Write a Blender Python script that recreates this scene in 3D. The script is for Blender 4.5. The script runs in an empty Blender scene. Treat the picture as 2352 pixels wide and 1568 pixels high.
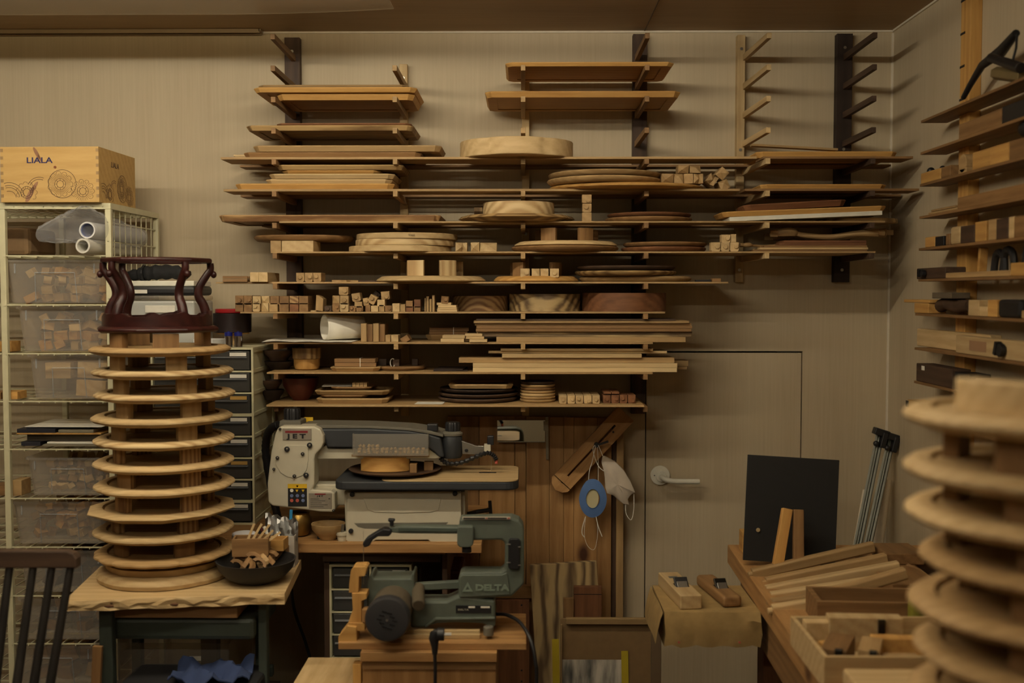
import bpy, bmesh, math, random
from mathutils import Vector, Matrix, Euler
from math import sin, cos, pi, radians
random.seed(11)
SC = bpy.context.scene; COL = SC.collection
F = 2500.; CZ = 1.55; D = 3.6
PITCH = math.atan(114/2500); YAW = math.atan(26/2500*cos(PITCH))
RC = Euler((pi/2-PITCH, 0, YAW), 'XYZ').to_matrix()
def ray(px, py): return RC @ Vector(((px-1176)/F, -(py-784)/F, -1))
def P(px, py, Y):                       # point of the place seen at a pixel, on the plane at distance Y
    d = ray(px, py); return Vector((0, 0, CZ)) + d*(Y/d.y)
def PZ(px, py, z):
    d = ray(px, py); return Vector((0, 0, CZ)) + d*((z-CZ)/d.z)
def PX(px, py, x):
    d = ray(px, py); return Vector((0, 0, CZ)) + d*(x/d.x)
def m_(px, Y): return px*Y/F
# ---------------------------------------------------------------- materials
def lin(c): return tuple(((v/255)/12.92 if v/255 <= .04045 else ((v/255+.055)/1.055)**2.4) for v in c)+(1,)
MATS = {}
def newmat(n):
    m = bpy.data.materials.new(n); m.use_nodes = True
    nt = m.node_tree; return m, nt, nt.nodes, nt.links, nt.nodes['Principled BSDF']
def plain(n, c, rough=.5, metal=0, bump=0, var=.06, spec=.5, coat=0):
    if n in MATS: return MATS[n]
    m, nt, N, L, b = newmat(n)
    tc = N.new('ShaderNodeTexCoord'); no = N.new('ShaderNodeTexNoise'); no.inputs['Scale'].default_value = 35; no.inputs['Detail'].default_value = 5
    L.new(tc.outputs['Object'], no.inputs['Vector'])
    mr = N.new('ShaderNodeMapRange'); mr.inputs['To Min'].default_value = 1-var*2; mr.inputs['To Max'].default_value = 1+var*2
    L.new(no.outputs['Fac'], mr.inputs['Value'])
    hs = N.new('ShaderNodeHueSaturation'); hs.inputs['Color'].default_value = lin(c); L.new(mr.outputs[0], hs.inputs['Value'])
    L.new(hs.outputs[0], b.inputs['Base Color'])
    b.inputs['Roughness'].default_value = rough; b.inputs['Metallic'].default_value = metal
    b.inputs['Specular IOR Level'].default_value = spec; b.inputs['Coat Weight'].default_value = coat
    if bump:
        bp = N.new('ShaderNodeBump'); bp.inputs['Strength'].default_value = bump; bp.inputs['Distance'].default_value = .002
        L.new(no.outputs['Fac'], bp.inputs['Height']); L.new(bp.outputs[0], b.inputs['Normal'])
    MATS[n] = m; return m
PAL = {'pale': ((205, 179, 132), (179, 150, 104)), 'honey': ((204, 160, 92), (172, 126, 66)), 'tan': ((178, 148, 102), (148, 118, 76)), 'crate': ((200, 165, 104), (183, 147, 86)),
       'brown': ((144, 110, 70), (112, 82, 48)), 'red': ((130, 88, 56), (98, 62, 38)), 'walnut': ((84, 64, 48), (58, 43, 32)),
       'dark': ((56, 42, 33), (38, 28, 22)), 'ash': ((206, 182, 136), (172, 142, 98)), 'pine': ((176, 136, 86), (144, 104, 60)),
       'grey': ((150, 135, 110), (120, 104, 80)), 'stripe': ((176, 142, 96), (124, 90, 58)), 'rose': ((58, 26, 22), (36, 15, 14)),
       'olive': ((172, 142, 94), (112, 86, 54)), 'spalt': ((190, 164, 116), (104, 84, 60)), 'black': ((42, 38, 34), (28, 25, 22))}
def W(p, ax='X', rough=.62):
    n = 'wood_'+p+'_'+ax
    if n in MATS: return MATS[n]
    m, nt, N, L, b = newmat(n); c1, c2 = PAL[p]
    tc = N.new('ShaderNodeTexCoord'); oi = N.new('ShaderNodeObjectInfo')
    mu = N.new('ShaderNodeVectorMath'); mu.operation = 'SCALE'; mu.inputs[0].default_value = (3.1, 5.7, 4.3); L.new(oi.outputs['Random'], mu.inputs['Scale'])
    ad = N.new('ShaderNodeVectorMath'); L.new(tc.outputs['Object'], ad.inputs[0]); L.new(mu.outputs[0], ad.inputs[1])
    mp = N.new('ShaderNodeMapping'); L.new(ad.outputs[0], mp.inputs['Vector'])
    s = [9, 9, 9]; s['XYZ'.index(ax)] = .8; mp.inputs['Scale'].default_value = s
    n1 = N.new('ShaderNodeTexNoise'); n1.inputs['Scale'].default_value = 9; n1.inputs['Detail'].default_value = 7; n1.inputs['Roughness'].default_value = .65
    L.new(mp.outputs[0], n1.inputs['Vector'])
    mp2 = N.new('ShaderNodeMapping'); s2 = [1, 1, 1]; s2['XYZ'.index(ax)] = .22; mp2.inputs['Scale'].default_value = s2; mp2.inputs['Rotation'].default_value = (.12, .2, .15); L.new(ad.outputs[0], mp2.inputs['Vector'])
    wv = N.new('ShaderNodeTexWave'); wv.wave_type = 'RINGS'; wv.rings_direction = ax
    big = p in ('stripe', 'ash', 'spalt', 'olive')
    wv.inputs['Scale'].default_value = 26 if p == 'stripe' else 14; wv.inputs['Distortion'].default_value = 5 if p in('spalt','olive') else 2.5; wv.inputs['Detail'].default_value = 2; wv.inputs['Detail Scale'].default_value = 1.6
    L.new(mp2.outputs[0], wv.inputs['Vector'])
    mx = N.new('ShaderNodeMix'); mx.inputs[0].default_value = .5 if big else .2; L.new(n1.outputs['Fac'], mx.inputs[2]); L.new(wv.outputs['Fac'], mx.inputs[3])
    cr = N.new('ShaderNodeValToRGB'); e = cr.color_ramp.elements; e[0].position = .24; e[1].position = .7; e[0].color = lin(c2); e[1].color = lin(c1)
    L.new(mx.outputs[0], cr.inputs[0])
    mr = N.new('ShaderNodeMapRange'); mr.inputs['To Min'].default_value = .84; mr.inputs['To Max'].default_value = 1.12; L.new(oi.outputs['Random'], mr.inputs['Value'])
    hs = N.new('ShaderNodeHueSaturation'); L.new(mr.outputs[0], hs.inputs['Value']); L.new(cr.outputs[0], hs.inputs['Color'])
    if p in ('pine', 'spalt'):          # knots
        vo = N.new('ShaderNodeTexVoronoi'); vo.inputs['Scale'].default_value = 5; mp3 = N.new('ShaderNodeMapping'); s3 = [1, 1, 1]; s3['XYZ'.index(ax)] = .55; mp3.inputs['Scale'].default_value = s3
        L.new(ad.outputs[0], mp3.inputs['Vector']); L.new(mp3.outputs[0], vo.inputs['Vector'])
        kr = N.new('ShaderNodeValToRGB'); kr.color_ramp.elements[0].position = .05; kr.color_ramp.elements[1].position = .13; kr.color_ramp.elements[0].color = (1, 1, 1, 1); kr.color_ramp.elements[1].color = (0, 0, 0, 1)
        L.new(vo.outputs['Distance'], kr.inputs[0]); mk = N.new('ShaderNodeMix'); mk.data_type = 'RGBA'; L.new(kr.outputs[0], mk.inputs[0]); L.new(hs.outputs[0], mk.inputs[6]); mk.inputs[7].default_value = lin((70, 40, 24))
        L.new(mk.outputs[2], b.inputs['Base Color'])
    else: L.new(hs.outputs[0], b.inputs['Base Color'])
    b.inputs['Roughness'].default_value = .35 if p == 'rose' else rough; b.inputs['Specular IOR Level'].default_value = .35
    bp = N.new('ShaderNodeBump'); bp.inputs['Strength'].default_value = .18; bp.inputs['Distance'].default_value = .001; L.new(n1.outputs['Fac'], bp.inputs['Height']); L.new(bp.outputs[0], b.inputs['Normal'])
    MATS[n] = m; return m
def wallmat(n, c1, c2, ax='Z'):
    if n in MATS: return MATS[n]
    m, nt, N, L, b = newmat(n)
    tc = N.new('ShaderNodeTexCoord'); mp = N.new('ShaderNodeMapping'); s = [26, 26, 26]; s['XYZ'.index(ax)] = .7; mp.inputs['Scale'].default_value = s
    L.new(tc.outputs['Object'], mp.inputs['Vector']); no = N.new('ShaderNodeTexNoise'); no.inputs['Scale'].default_value = 5; no.inputs['Detail'].default_value = 8; no.inputs['Roughness'].default_value = .6; L.new(mp.outputs[0], no.inputs['Vector'])
    mp2 = N.new('ShaderNodeMapping'); s = [5, 5, 5]; s['XYZ'.index(ax)] = .5; mp2.inputs['Scale'].default_value = s; L.new(tc.outputs['Object'], mp2.inputs['Vector'])
    n2 = N.new('ShaderNodeTexNoise'); n2.inputs['Scale'].default_value = 1.3; n2.inputs['Detail'].default_value = 4; L.new(mp2.outputs[0], n2.inputs['Vector'])
    mx = N.new('ShaderNodeMix'); mx.inputs[0].default_value = .5; L.new(no.outputs['Fac'], mx.inputs[2]); L.new(n2.outputs['Fac'], mx.inputs[3])
    cr = N.new('ShaderNodeValToRGB'); e = cr.color_ramp.elements; e[0].position = .3; e[1].position = .7; e[0].color = lin(c2); e[1].color = lin(c1)
    L.new(mx.outputs[0], cr.inputs[0]); L.new(cr.outputs[0], b.inputs['Base Color']); b.inputs['Roughness'].default_value = .6; b.inputs['Specular IOR Level'].default_value = .25
    MATS[n] = m; return m
def clear(n, tint=(235, 238, 240), milk=.25, rough=.25, spread=.3):
    if n in MATS: return MATS[n]
    m, nt, N, L, b = newmat(n); out = N['Material Output']
    tr = N.new('ShaderNodeBsdfTransparent'); tr.inputs[0].default_value = lin(tint)
    b.inputs['Base Color'].default_value = lin(tint); b.inputs['Roughness'].default_value = rough
    lw = N.new('ShaderNodeLayerWeight'); lw.inputs['Blend'].default_value = .35
    mr = N.new('ShaderNodeMapRange'); mr.inputs['To Min'].default_value = milk; mr.inputs['To Max'].default_value = min(1, milk+spread); L.new(lw.outputs['Facing'], mr.inputs['Value'])
    mx = N.new('ShaderNodeMixShader'); L.new(mr.outputs[0], mx.inputs[0]); L.new(tr.outputs[0], mx.inputs[1]); L.new(b.outputs[0], mx.inputs[2]); L.new(mx.outputs[0], out.inputs['Surface'])
    MATS[n] = m; return m
WHITE = plain('white_paint', (225, 222, 205), .4); CREAM = plain('cream_steel', (205, 200, 165), .4); PAPER = plain('paper', (228, 224, 210), .8)
BLACK = plain('black_plastic', (26, 26, 28), .45, bump=.1); STEEL = plain('steel', (170, 168, 160), .3, .9); GREENM = plain('green_steel', (62, 70, 62), .5)
DELTAM = plain('sage_cast_iron', (84, 92, 82), .55, bump=.25, var=.12); SAWDARK = plain('charcoal_cast_iron', (44, 47, 50), .6, bump=.2, var=.15); SAWGREY = plain('dusty_grey_metal', (98, 94, 82), .7, bump=.2, var=.12)
SAWWHITE = plain('warm_white_metal', (190, 184, 162), .45, var=.04); REDM = plain('red_lacquer', (150, 22, 26), .35); DKRED = plain('dark_red', (70, 14, 16), .5)
CLEAR = clear('clear_plastic', milk=.16); MILKY = clear('milky_plastic', (244, 240, 232), .10, .2, spread=.3); FILM = clear('thin_film', (240, 240, 240), .07, .12, .35)
ACRYL = clear('acrylic_sheet', (240, 232, 214), .17, .15); SMOKE = clear('smoked_drawer_plastic', (120, 118, 112), .3, .15)
# ---------------------------------------------------------------- mesh builder
class B:
    def __init__(s): s.bm = bmesh.new()
    def box(s, sx, sy, sz, c=(0, 0, 0), r=None):
        mt = Matrix.Translation(c)
        if r: mt = mt @ Euler(r).to_matrix().to_4x4()
        bmesh.ops.create_cube(s.bm, size=1, matrix=mt @ Matrix.Diagonal((sx, sy, sz, 1))); return s
    def cyl(s, r1, r2, h, c=(0, 0, 0), ax='Z', n=24, r=None):
        R = {'Z': Matrix.Identity(4), 'X': Matrix.Rotation(pi/2, 4, 'Y'), 'Y': Matrix.Rotation(-pi/2, 4, 'X')}[ax]
        mt = Matrix.Translation(c)
        if r: mt = mt @ Euler(r).to_matrix().to_4x4()
        bmesh.ops.create_cone(s.bm, cap_ends=True, segments=n, radius1=r1, radius2=r2, depth=h, matrix=mt @ R); return s
    def sph(s, r, c=(0, 0, 0), sc=(1, 1, 1), n=16):
        bmesh.ops.create_uvsphere(s.bm, u_segments=n, v_segments=n//2+2, radius=r, matrix=Matrix.Translation(c) @ Matrix.Diagonal((*sc, 1))); return s
    def rings(s, R, cap0=True, cap1=True, closed=False):
        V = [[s.bm.verts.new(p) for p in r] for r in R]; n = len(V[0])
        pr = list(zip(V, V[1:])) + ([(V[-1], V[0])] if closed else [])
        for a, b in pr:
            for i in range(n): s.bm.faces.new((a[i], a[(i+1) % n], b[(i+1) % n], b[i]))
        if not closed:
            if cap0: s.bm.faces.new(V[0][::-1])
            if cap1: s.bm.faces.new(V[-1])
        return s
    def lathe(s, prof, n=64, fn=None, c=(0, 0, 0), cap0=True, cap1=True, closed=False):
        R = []
        for r, z in prof:
            R.append([(c[0]+(fn(t, r) if fn else r)*cos(t), c[1]+(fn(t, r) if fn else r)*sin(t), c[2]+z) for t in (2*pi*i/n for i in range(n))])
        return s.rings(R, cap0, cap1, closed)
    def prism(s, pts, a, b, pl='XZ'):   # outline in a plane, from a to b along the third axis
        f = {'XZ': lambda p, t: (p[0], t, p[1]), 'XY': lambda p, t: (p[0], p[1], t), 'YZ': lambda p, t: (t, p[0], p[1])}[pl]
        return s.rings([[f(p, a) for p in pts], [f(p, b) for p in pts]])
    def tube(s, pts, r, n=8, closed=False, caps=True):
        pts = [Vector(p) for p in pts]; R = []; up = Vector((0, 0, 1)); k = len(pts); pn = None
        for i, p in enumerate(pts):
            if closed: t = pts[(i+1) % k]-pts[i-1]
            else: t = pts[min(i+1, k-1)]-pts[max(i-1, 0)]
            t.normalize(); a = pn if pn else (up if abs(t.z) < .9 else Vector((1, 0, 0)))
            u = (a - t*a.dot(t)).normalized(); v = t.cross(u); pn = u
            rr = r[i] if isinstance(r, (list, tuple)) else r
            R.append([p + (u*cos(2*pi*j/n) + v*sin(2*pi*j/n))*rr for j in range(n)])
        return s.rings(R, caps, caps, closed)
def curve(pts, n=8):                    # smooth (Catmull-Rom) run through points
    pts = [Vector(p) for p in pts]; o = []
    for i in range(len(pts)-1):
        a, b, c, d = pts[max(i-1, 0)], pts[i], pts[i+1], pts[min(i+2, len(pts)-1)]
        for j in range(n):
            t = j/n; o.append(.5*((2*b)+(c-a)*t+(2*a-5*b+4*c-d)*t*t+(3*b-a-3*c+d)*t**3))
    return o+[pts[-1]]
def tag(o, label=None, cat=None, group=None, kind=None):
    if label: o['label'] = label
    if cat: o['category'] = cat
    if group: o['group'] = group
    if kind: o['kind'] = kind
    return o
def O(name, b, mat, parent=None, loc=(0, 0, 0), rot=(0, 0, 0), label=None, cat=None, group=None, kind=None, bev=0, smooth=False, segs=2):
    bm = b.bm; bmesh.ops.recalc_face_normals(bm, faces=bm.faces); me = bpy.data.meshes.new(name); bm.to_mesh(me); bm.free()
    for m in (mat if isinstance(mat, (list, tuple)) else [mat]): me.materials.append(m)
    if smooth:
        for p in me.polygons: p.use_smooth = True
        try: me.set_sharp_from_angle(angle=radians(38))
        except Exception: pass
    o = bpy.data.objects.new(name, me); COL.objects.link(o); o.location = loc; o.rotation_euler = rot
    if parent: o.parent = parent
    if bev:
        md = o.modifiers.new('bevel', 'BEVEL'); md.width = bev; md.segments = segs; md.limit_method = 'ANGLE'; md.angle_limit = radians(35)
    return tag(o, label, cat, group, kind)
def E(name, loc, label, cat, group=None, rot=(0, 0, 0)):
    o = bpy.data.objects.new(name, None); COL.objects.link(o); o.location = loc; o.rotation_euler = rot; o.empty_display_size = .05
    return tag(o, label, cat, group)
def dup(o, loc=None, rot=None, label=None, group=None, parent=None):
    c = o.copy(); COL.objects.link(c)
    if parent: c.parent = parent
    if loc is not None: c.location = loc
    if rot is not None: c.rotation_euler = rot
    if label: c['label'] = label
    if group: c['group'] = group
    for ch in list(o.children): dup(ch, parent=c)
    return c
def text(s, h, mat, parent, loc, rot=(pi/2, 0, 0), name='lettering', ext=.0004, sx=1, bold=0, al='CENTER'):
    cu = bpy.data.curves.new(name, 'FONT'); cu.body = s; cu.size = h*1.38; cu.extrude = ext; cu.align_x = al; cu.align_y = 'CENTER'; cu.offset = bold; cu.resolution_u = 3
    t = bpy.data.objects.new(name, cu); COL.objects.link(t); bpy.context.view_layer.update()
    me = bpy.data.meshes.new_from_object(t.evaluated_get(bpy.context.evaluated_depsgraph_get())); bpy.data.objects.remove(t); me.materials.clear(); me.materials.append(mat)
    o = bpy.data.objects.new(name, me); COL.objects.link(o); o.parent = parent; o.location = loc; o.rotation_euler = rot; o.scale = (sx, 1, 1); return o
NTH = ['first', 'second', 'third', 'fourth', 'fifth', 'sixth', 'seventh', 'eighth', 'ninth', 'tenth', 'eleventh', 'twelfth', 'thirteenth']
# ---------------------------------------------------------------- room
wm = wallmat('whitewashed_plywood', (193, 179, 150), (176, 160, 132)); cm = wallmat('ceiling_plywood', (176, 150, 114), (150, 126, 92), 'X')
ZC = P(1200, 72, D).z; XR = P(2047, 400, D).x; XL = -2.6; YB = -2.4
dx0, dx1, dz = P(1481, 1100, D).x, P(1840, 1100, D).x, P(1600, 806, D).z
def S_(name, b, m): return O(name, b, m, kind='structure')
b = B(); b.box(dx0-XL, .05, ZC, ((dx0+XL)/2, D+.025, ZC/2)); b.box(XR-dx1, .05, ZC, ((XR+dx1)/2, D+.025, ZC/2)); b.box(dx1-dx0, .05, ZC-dz, ((dx1+dx0)/2, D+.025, (ZC+dz)/2)); S_('wall_back', b, wm)
O('wall_backing', B().box(1, .02, 1.6, (.35, D+.062, .8)), plain('dark_gap', (22, 18, 14), .9), kind='structure')
S_('wall_right', B().box(.05, D-YB, ZC, (XR+.025, (D+YB)/2, ZC/2)), wm)
dwm = wallmat('darkened_plywood', (120, 100, 76), (96, 80, 60))  # unseen left wall darkened to cut bounce light under the shelves
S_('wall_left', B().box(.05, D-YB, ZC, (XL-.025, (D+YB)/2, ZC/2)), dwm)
S_('wall_front', B().box(XR-XL, .05, ZC, ((XR+XL)/2, YB-.025, ZC/2)), wm)
S_('ceiling', B().box(XR-XL+.1, D-YB+.1, .05, ((XR+XL)/2, (D+YB)/2, ZC+.025)), cm)
S_('floor', B().box(XR-XL+.1, D-YB+.1, .05, ((XR+XL)/2, (D+YB)/2, -.025)), W('walnut', 'Y'))
TRM = plain('pale_caulk', (214, 205, 184), .6)
S_('trim_1', B().box(XR-XL, .006, .006, ((XR+XL)/2, D-.003, ZC-.003)), TRM)
S_('trim_2', B().box(.006, .006, ZC-.01, (XR-.003, D-.003, ZC/2-.005)), TRM)
S_('trim_4', B().box(.003, 2.5, .002, (P(1480, 75, D).x, D-1.26, ZC-.001)), plain('seam', (96, 76, 52), .8))
S_('trim_3', B().box(.006, D-YB-.02, .006, (XR-.003, (D+YB)/2, ZC-.003)), TRM)
door = S_('door_1', B().box(dx1-dx0-.008, .045, dz-.006, ((dx1+dx0)/2, D+.0235, (dz-.006)/2)), wm)
hc = P(1516, 1091, D-.004); ho = B(); ho.cyl(.032, .032, .008, (hc.x, D-.005, hc.z), 'Y', 40); ho.cyl(.017, .017, .012, (hc.x+.003, D-.014, hc.z-.003), 'Y', 24)
ho.tube(curve([(hc.x+.003, D-.018, hc.z-.003), (hc.x+.006, D-.045, hc.z-.004), (hc.x+.02, D-.058, hc.z-.008), (hc.x+.05, D-.06, hc.z-.011), (hc.x+.122, D-.06, hc.z-.011)], 6), .0085, 14)
O('door_handle', ho, WHITE, door, smooth=True, label='white lever handle on a round rose', bev=.001)
O('lock_pin', B().cyl(.002, .002, .002, (hc.x-.019, D-.0095, hc.z), 'Y', 10), BLACK, door)
# ceiling: slot diffuser near the wall, air deflector in front of it
zc = ZC-.001; b = B(); xa, xb = P(-60, 68, D).x, P(604, 68, D).x
for y0, w in ((3.555, .006), (3.585, .008)): b.box(xb-xa, w, .012, ((xa+xb)/2, y0, zc-.006))
b.box(.006, .036, .008, (xb, 3.57, zc-.004))
t = E('slot_vent', ((xa+xb)/2, 3.57, zc-.008), 'long narrow slot vent in the ceiling along the back wall', 'vent')
o = O('frame', b, plain('vent_frame', (150, 130, 100), .5), t, loc=(-(xa+xb)/2, -3.57, -zc+.008)); O('slot', B().box(xb-xa-.01, .02, .002, (0, 0, .006)), BLACK, t)
b = B(); x1 = P(905, 45, 3.05).x; prof = [(3.05, 2.318), (3.02, 2.3195), (2.95, 2.326), (2.85, 2.338), (2.7, 2.36), (2.5, 2.392)]
R = []
for i in range(25):
    u = i/24; x = -2.1+(x1+2.1)*u; lift = max(0, (u-.72)/.28)**2*.014
    R.append([(x-(3.05-y)*.06, y, z+lift) for y, z in prof]+[(x-(3.05-y)*.06, y, z+lift+.003) for y, z in prof[::-1]])
b.rings(R); df = O('air_deflector', b, ACRYL, smooth=True, label='long clear curved air deflector sheet hanging under the ceiling at upper left', cat='air deflector')
for x in (-1.0, -1.9): O('mounting_bracket', B().box(.02, .03, ZC-2.375, (x, 2.6, (ZC+2.379)/2)), STEEL, df)
# ---------------------------------------------------------------- camera and lamps
cd = bpy.data.cameras.new('camera'); cam = bpy.data.objects.new('camera', cd); COL.objects.link(cam); cam.location = (0, 0, CZ); cam.rotation_euler = (pi/2-PITCH, 0, YAW)
cd.sensor_width = 36; cd.sensor_fit = 'HORIZONTAL'; cd.lens = 36*F/2352; cd.clip_start = .05; cd.dof.use_dof = True; cd.dof.focus_distance = 3.25; cd.dof.aperture_fstop = 2.2
SC.camera = cam
LC = (1, .89, .70)
def lamp(n, x, y, z, sx, sy, w, c=(1, .84, .58), rot=(0, 0, 0)):
    l = bpy.data.lights.new(n, 'AREA'); l.shape = 'RECTANGLE'; l.size = sx; l.size_y = sy; l.energy = w; l.color = c
    o = bpy.data.objects.new(n, l); COL.objects.link(o); o.location = (x, y, z); o.rotation_euler = rot
em = bpy.data.materials.new('tube_glow'); em.use_nodes = True; en = em.node_tree.nodes; en.remove(en['Principled BSDF']); ee = en.new('ShaderNodeEmission'); ee.inputs[0].default_value = (*LC, 1); ee.inputs[1].default_value = 66; em.node_tree.links.new(ee.outputs[0], en['Material Output'].inputs[0])
for i, (x, y) in enumerate([(-1.4, 2.15), (-.15, 2.15), (-.8, 1.35), (-.8, -.2)]):
    t = E('tube_lamp', (x, y, ZC-.001), ['left tube lamp of the ceiling row nearest the shelves', 'right tube lamp of the ceiling row nearest the shelves', 'tube lamp in the middle of the ceiling', 'tube lamp on the ceiling above the camera'][i], 'lamp', 'ceiling tube lamps'); O('fixture', B().box(1.2, .06, .03, (0, 0, -.016)), WHITE, t)
    O('tube', B().cyl(.014, .014, 1.16, (0, 0, -.07), 'X', 14), em, t); O('end_cap', B().box(.02, .03, .06, (-.59, 0, -.06)), WHITE, t); O('end_cap', B().box(.02, .03, .06, (.59, 0, -.06)), WHITE, t)
SC.world = bpy.data.worlds.new('world'); SC.world.use_nodes = True; SC.world.node_tree.nodes['Background'].inputs[0].default_value = (.01, .008, .005, 1)
vs = SC.view_settings; vs.view_transform = 'Standard'; vs.look = 'None'; vs.gamma = 1; vs.exposure = 0; vs.use_curve_mapping = False
# ================================================================ peg-arm wall rack
YA = 3.27
LY = [76, 149, 221, 293, 364, 438, 511, 581, 651, 720, 790, 859, 933]
ZA = [P(1200, y, YA).z for y in LY]; AH = .0165
def post(xl, xr, yt, yb, ax, lv, mp_, ma, label, bx_=None):
    X0, X1 = P(xl, 300, D-.03).x, P(xr, 300, D-.03).x; zt, zb = P(xl, yt, D-.03).z, P(xl, yb, D-.03).z
    t = E('bracket_post', ((X0+X1)/2, D, zb), label, 'wall bracket', 'peg arm posts on the back wall')
    O('post', B().box(X1-X0, .03, zt-zb, (0, -.016, (zt-zb)/2)), W(mp_, 'Z'), t, bev=.001)
    xa = P(ax, 300, YA).x-(X0+X1)/2; xb = (bx_ if bx_ is not None else xa)
    for k in lv:
        z = ZA[k]-zb
        b = B(); w = .0068
        b.rings([[(xa-w, YA-D, z-AH), (xa+w, YA-D, z-AH), (xa+w, YA-D, z), (xa-w, YA-D, z)], [(xb-w, -.031, z-AH-.003), (xb+w, -.031, z-AH-.003), (xb+w, -.031, z), (xb-w, -.031, z)]])
        O('arm', b, W(ma, 'Y'), t, bev=.0008)
    for z in (zt-zb-.045, .04, (zt-zb)/2+.03):
        O('screw', B().cyl(.005, .005, .002, (0, -.032, z), 'Y', 12), STEEL, t); 
    return t
post(655, 690, 86, 962, 628, range(13), 'walnut', 'brown', 'dark walnut wall post with peg arms, leftmost of the rack, its top two arms empty')
post(918, 936, 147, 955, 907, range(1, 13), 'pale', 'tan', 'pale narrow wall post with peg arms behind the right ends of the stacked trays')
post(1199, 1216, 148, 962, 1201.5, range(1, 13), 'pale', 'tan', 'pale narrow wall post with peg arms straight ahead in the middle of the rack')
post(1453, 1486, 78, 950, 1486, range(13), 'walnut', 'brown', 'dark wall post with peg arms reaching down to the door seam')
post(1692, 1710, 80, 648, 1765, range(8), 'pale', 'pale', 'pale narrow wall post with four empty slanting peg arms above the shelves', bx_=.012)
post(1920, 1956, 77, 648, 2007, range(8), 'dark', 'walnut', 'dark wall post with four empty peg arms beside the room corner')
PT = {4: .007, 5: .007, 6: .005, 7: .005, 8: .005, 9: .005, 10: .005, 11: .005, 12: .006}
def zof(k): return ZA[k]+PT.get(k, 0)+.0003
def plate(k, x0, x1, Y0, Y1, mat, label):
    X0, X1 = P(x0, 400, Y0).x, P(x1, 400, Y0).x; h = PT[k]
    O('shelf_board', B().box(X1-X0, Y1-Y0, h, (0, 0, h/2)), W(mat, 'X'), loc=((X0+X1)/2, (Y0+Y1)/2, ZA[k]+.0002), bev=.0006, label=label, cat='shelf board', group='thin boards laid across the peg arms')
LV = {4: 'uppermost shelf level', 5: 'second shelf level', 6: 'third shelf level', 7: 'fourth shelf level', 8: 'fifth shelf level', 9: 'sixth shelf level', 10: 'seventh shelf level', 11: 'eighth shelf level', 12: 'lowest shelf level'}
for k, x0, x1, Y0, Y1, mt, w in [(4, 507, 1738, 3.285, 3.41, 'tan', 'long front board'), (4, 1752, 2097, 3.285, 3.39, 'brown', 'short front board at the corner end'), (4, 551, 2046, 3.49, 3.565, 'brown', 'long back strip'),
        (5, 513, 1700, 3.285, 3.40, 'tan', 'long front board'), (5, 1712, 2112, 3.285, 3.38, 'brown', 'short front board at the corner end'), (5, 552, 2070, 3.48, 3.565, 'brown', 'long back strip'),
        (6, 640, 2035, 3.285, 3.40, 'tan', 'long front board'), (6, 600, 1990, 3.47, 3.565, 'brown', 'long back strip'),
        (7, 620, 2014, 3.28, 3.56, 'tan', 'thin full depth board'), (8, 622, 1675, 3.28, 3.56, 'tan', 'thin full depth board'), (9, 548, 1530, 3.28, 3.56, 'tan', 'thin full depth board'),
        (10, 606, 1502, 3.27, 3.56, 'tan', 'thin full depth board'), (11, 608, 1502, 3.27, 3.56, 'tan', 'thin full depth board'), (12, 606, 1483, 3.25, 3.56, 'tan', 'thin full depth board')]:
    plate(k, x0, x1, Y0, Y1, mt, w+' of the '+LV[k]+' of the wall rack')
def zz(k, py, Y, x=1200):
    z = P(x, py, Y).z
    return zof(k) if k is not None and abs(z-zof(k)) < .022 else z
TOPZ = [0]; TOPS = {}
def zput(k, z0, h, on=None):
    if on is not None: z0 = TOPS[on.name]+.0004
    elif k == 's' or k is None: z0 = TOPZ[0]+.0004
    TOPZ[0] = z0+h; return z0
def bx(name, k, x0, y0, x1, y1, Yf, dp, mat, label, cat, group=None, bev=.0012, rot=(0, 0, 0), on=None, snap=False):
    xm = (x0+x1)/2; z0 = zz(k if k != 's' else None, y1, Yf, xm); h = P(xm, y0, Yf).z-P(xm, y1, Yf).z
    if k == 's' or on is not None: z0 = zput(k, z0, h, on)
    else: TOPZ[0] = z0+h
    X0, X1 = P(x0, y1, Yf).x, P(x1, y1, Yf).x
    o = O(name, B().box(X1-X0, dp, h, (0, 0, h/2)), mat, loc=((X0+X1)/2, Yf+dp/2, z0), rot=rot, label=label, cat=cat, group=group, bev=bev); TOPS[o.name] = z0+h; return o
def tray_b(w, d, h, fl=.012, c=.02, n=0):
    def oc(w, d, c, z): w /= 2; d /= 2; return [(w-c, -d, z), (w, -d+c, z), (w, d-c, z), (w-c, d, z), (-w+c, d, z), (-w, d-c, z), (-w, -d+c, z), (-w+c, -d, z)]
    b = B(); f = fl*2; r = .014
    b.rings([oc(w-f-.05, d-f-.05, c*.5, .0025), oc(w-f-.056, d-f-.056, c*.5, 0), oc(w-f, d-f, c*.8, 0), oc(w, d, c, h-.003), oc(w-.004, d-.004, c, h), oc(w-r*2, d-r*2, c*.8, h), oc(w-r*2-.006, d-r*2-.006, c*.8, h*.45)])
    return b
def tray(k, x0, y0, x1, y1, Yf, dp, mat, label, cat='tray', group='wooden trays stacked on the wall rack', fl=.008, ry=0, name='wooden_tray', c=.018):
    xm = (x0+x1)/2; z0 = zz(k, y1, Yf, xm); h = max(.004, P(xm, y0, Yf).z-P(xm, y1, Yf).z); dp = min(dp, 3.566-Yf); z0 = zput(k, z0, h) if k is None else z0; TOPZ[0] = z0+h; X0, X1 = P(x0, y0, Yf).x, P(x1, y0, Yf).x; TOPS[label] = z0+h
    return O(name, tray_b(X1-X0, dp, h, fl, c), W(mat, 'X'), loc=((X0+X1)/2, Yf+dp/2, z0), rot=(0, ry, 0), label=label, cat=cat, group=group, bev=.001)
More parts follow.
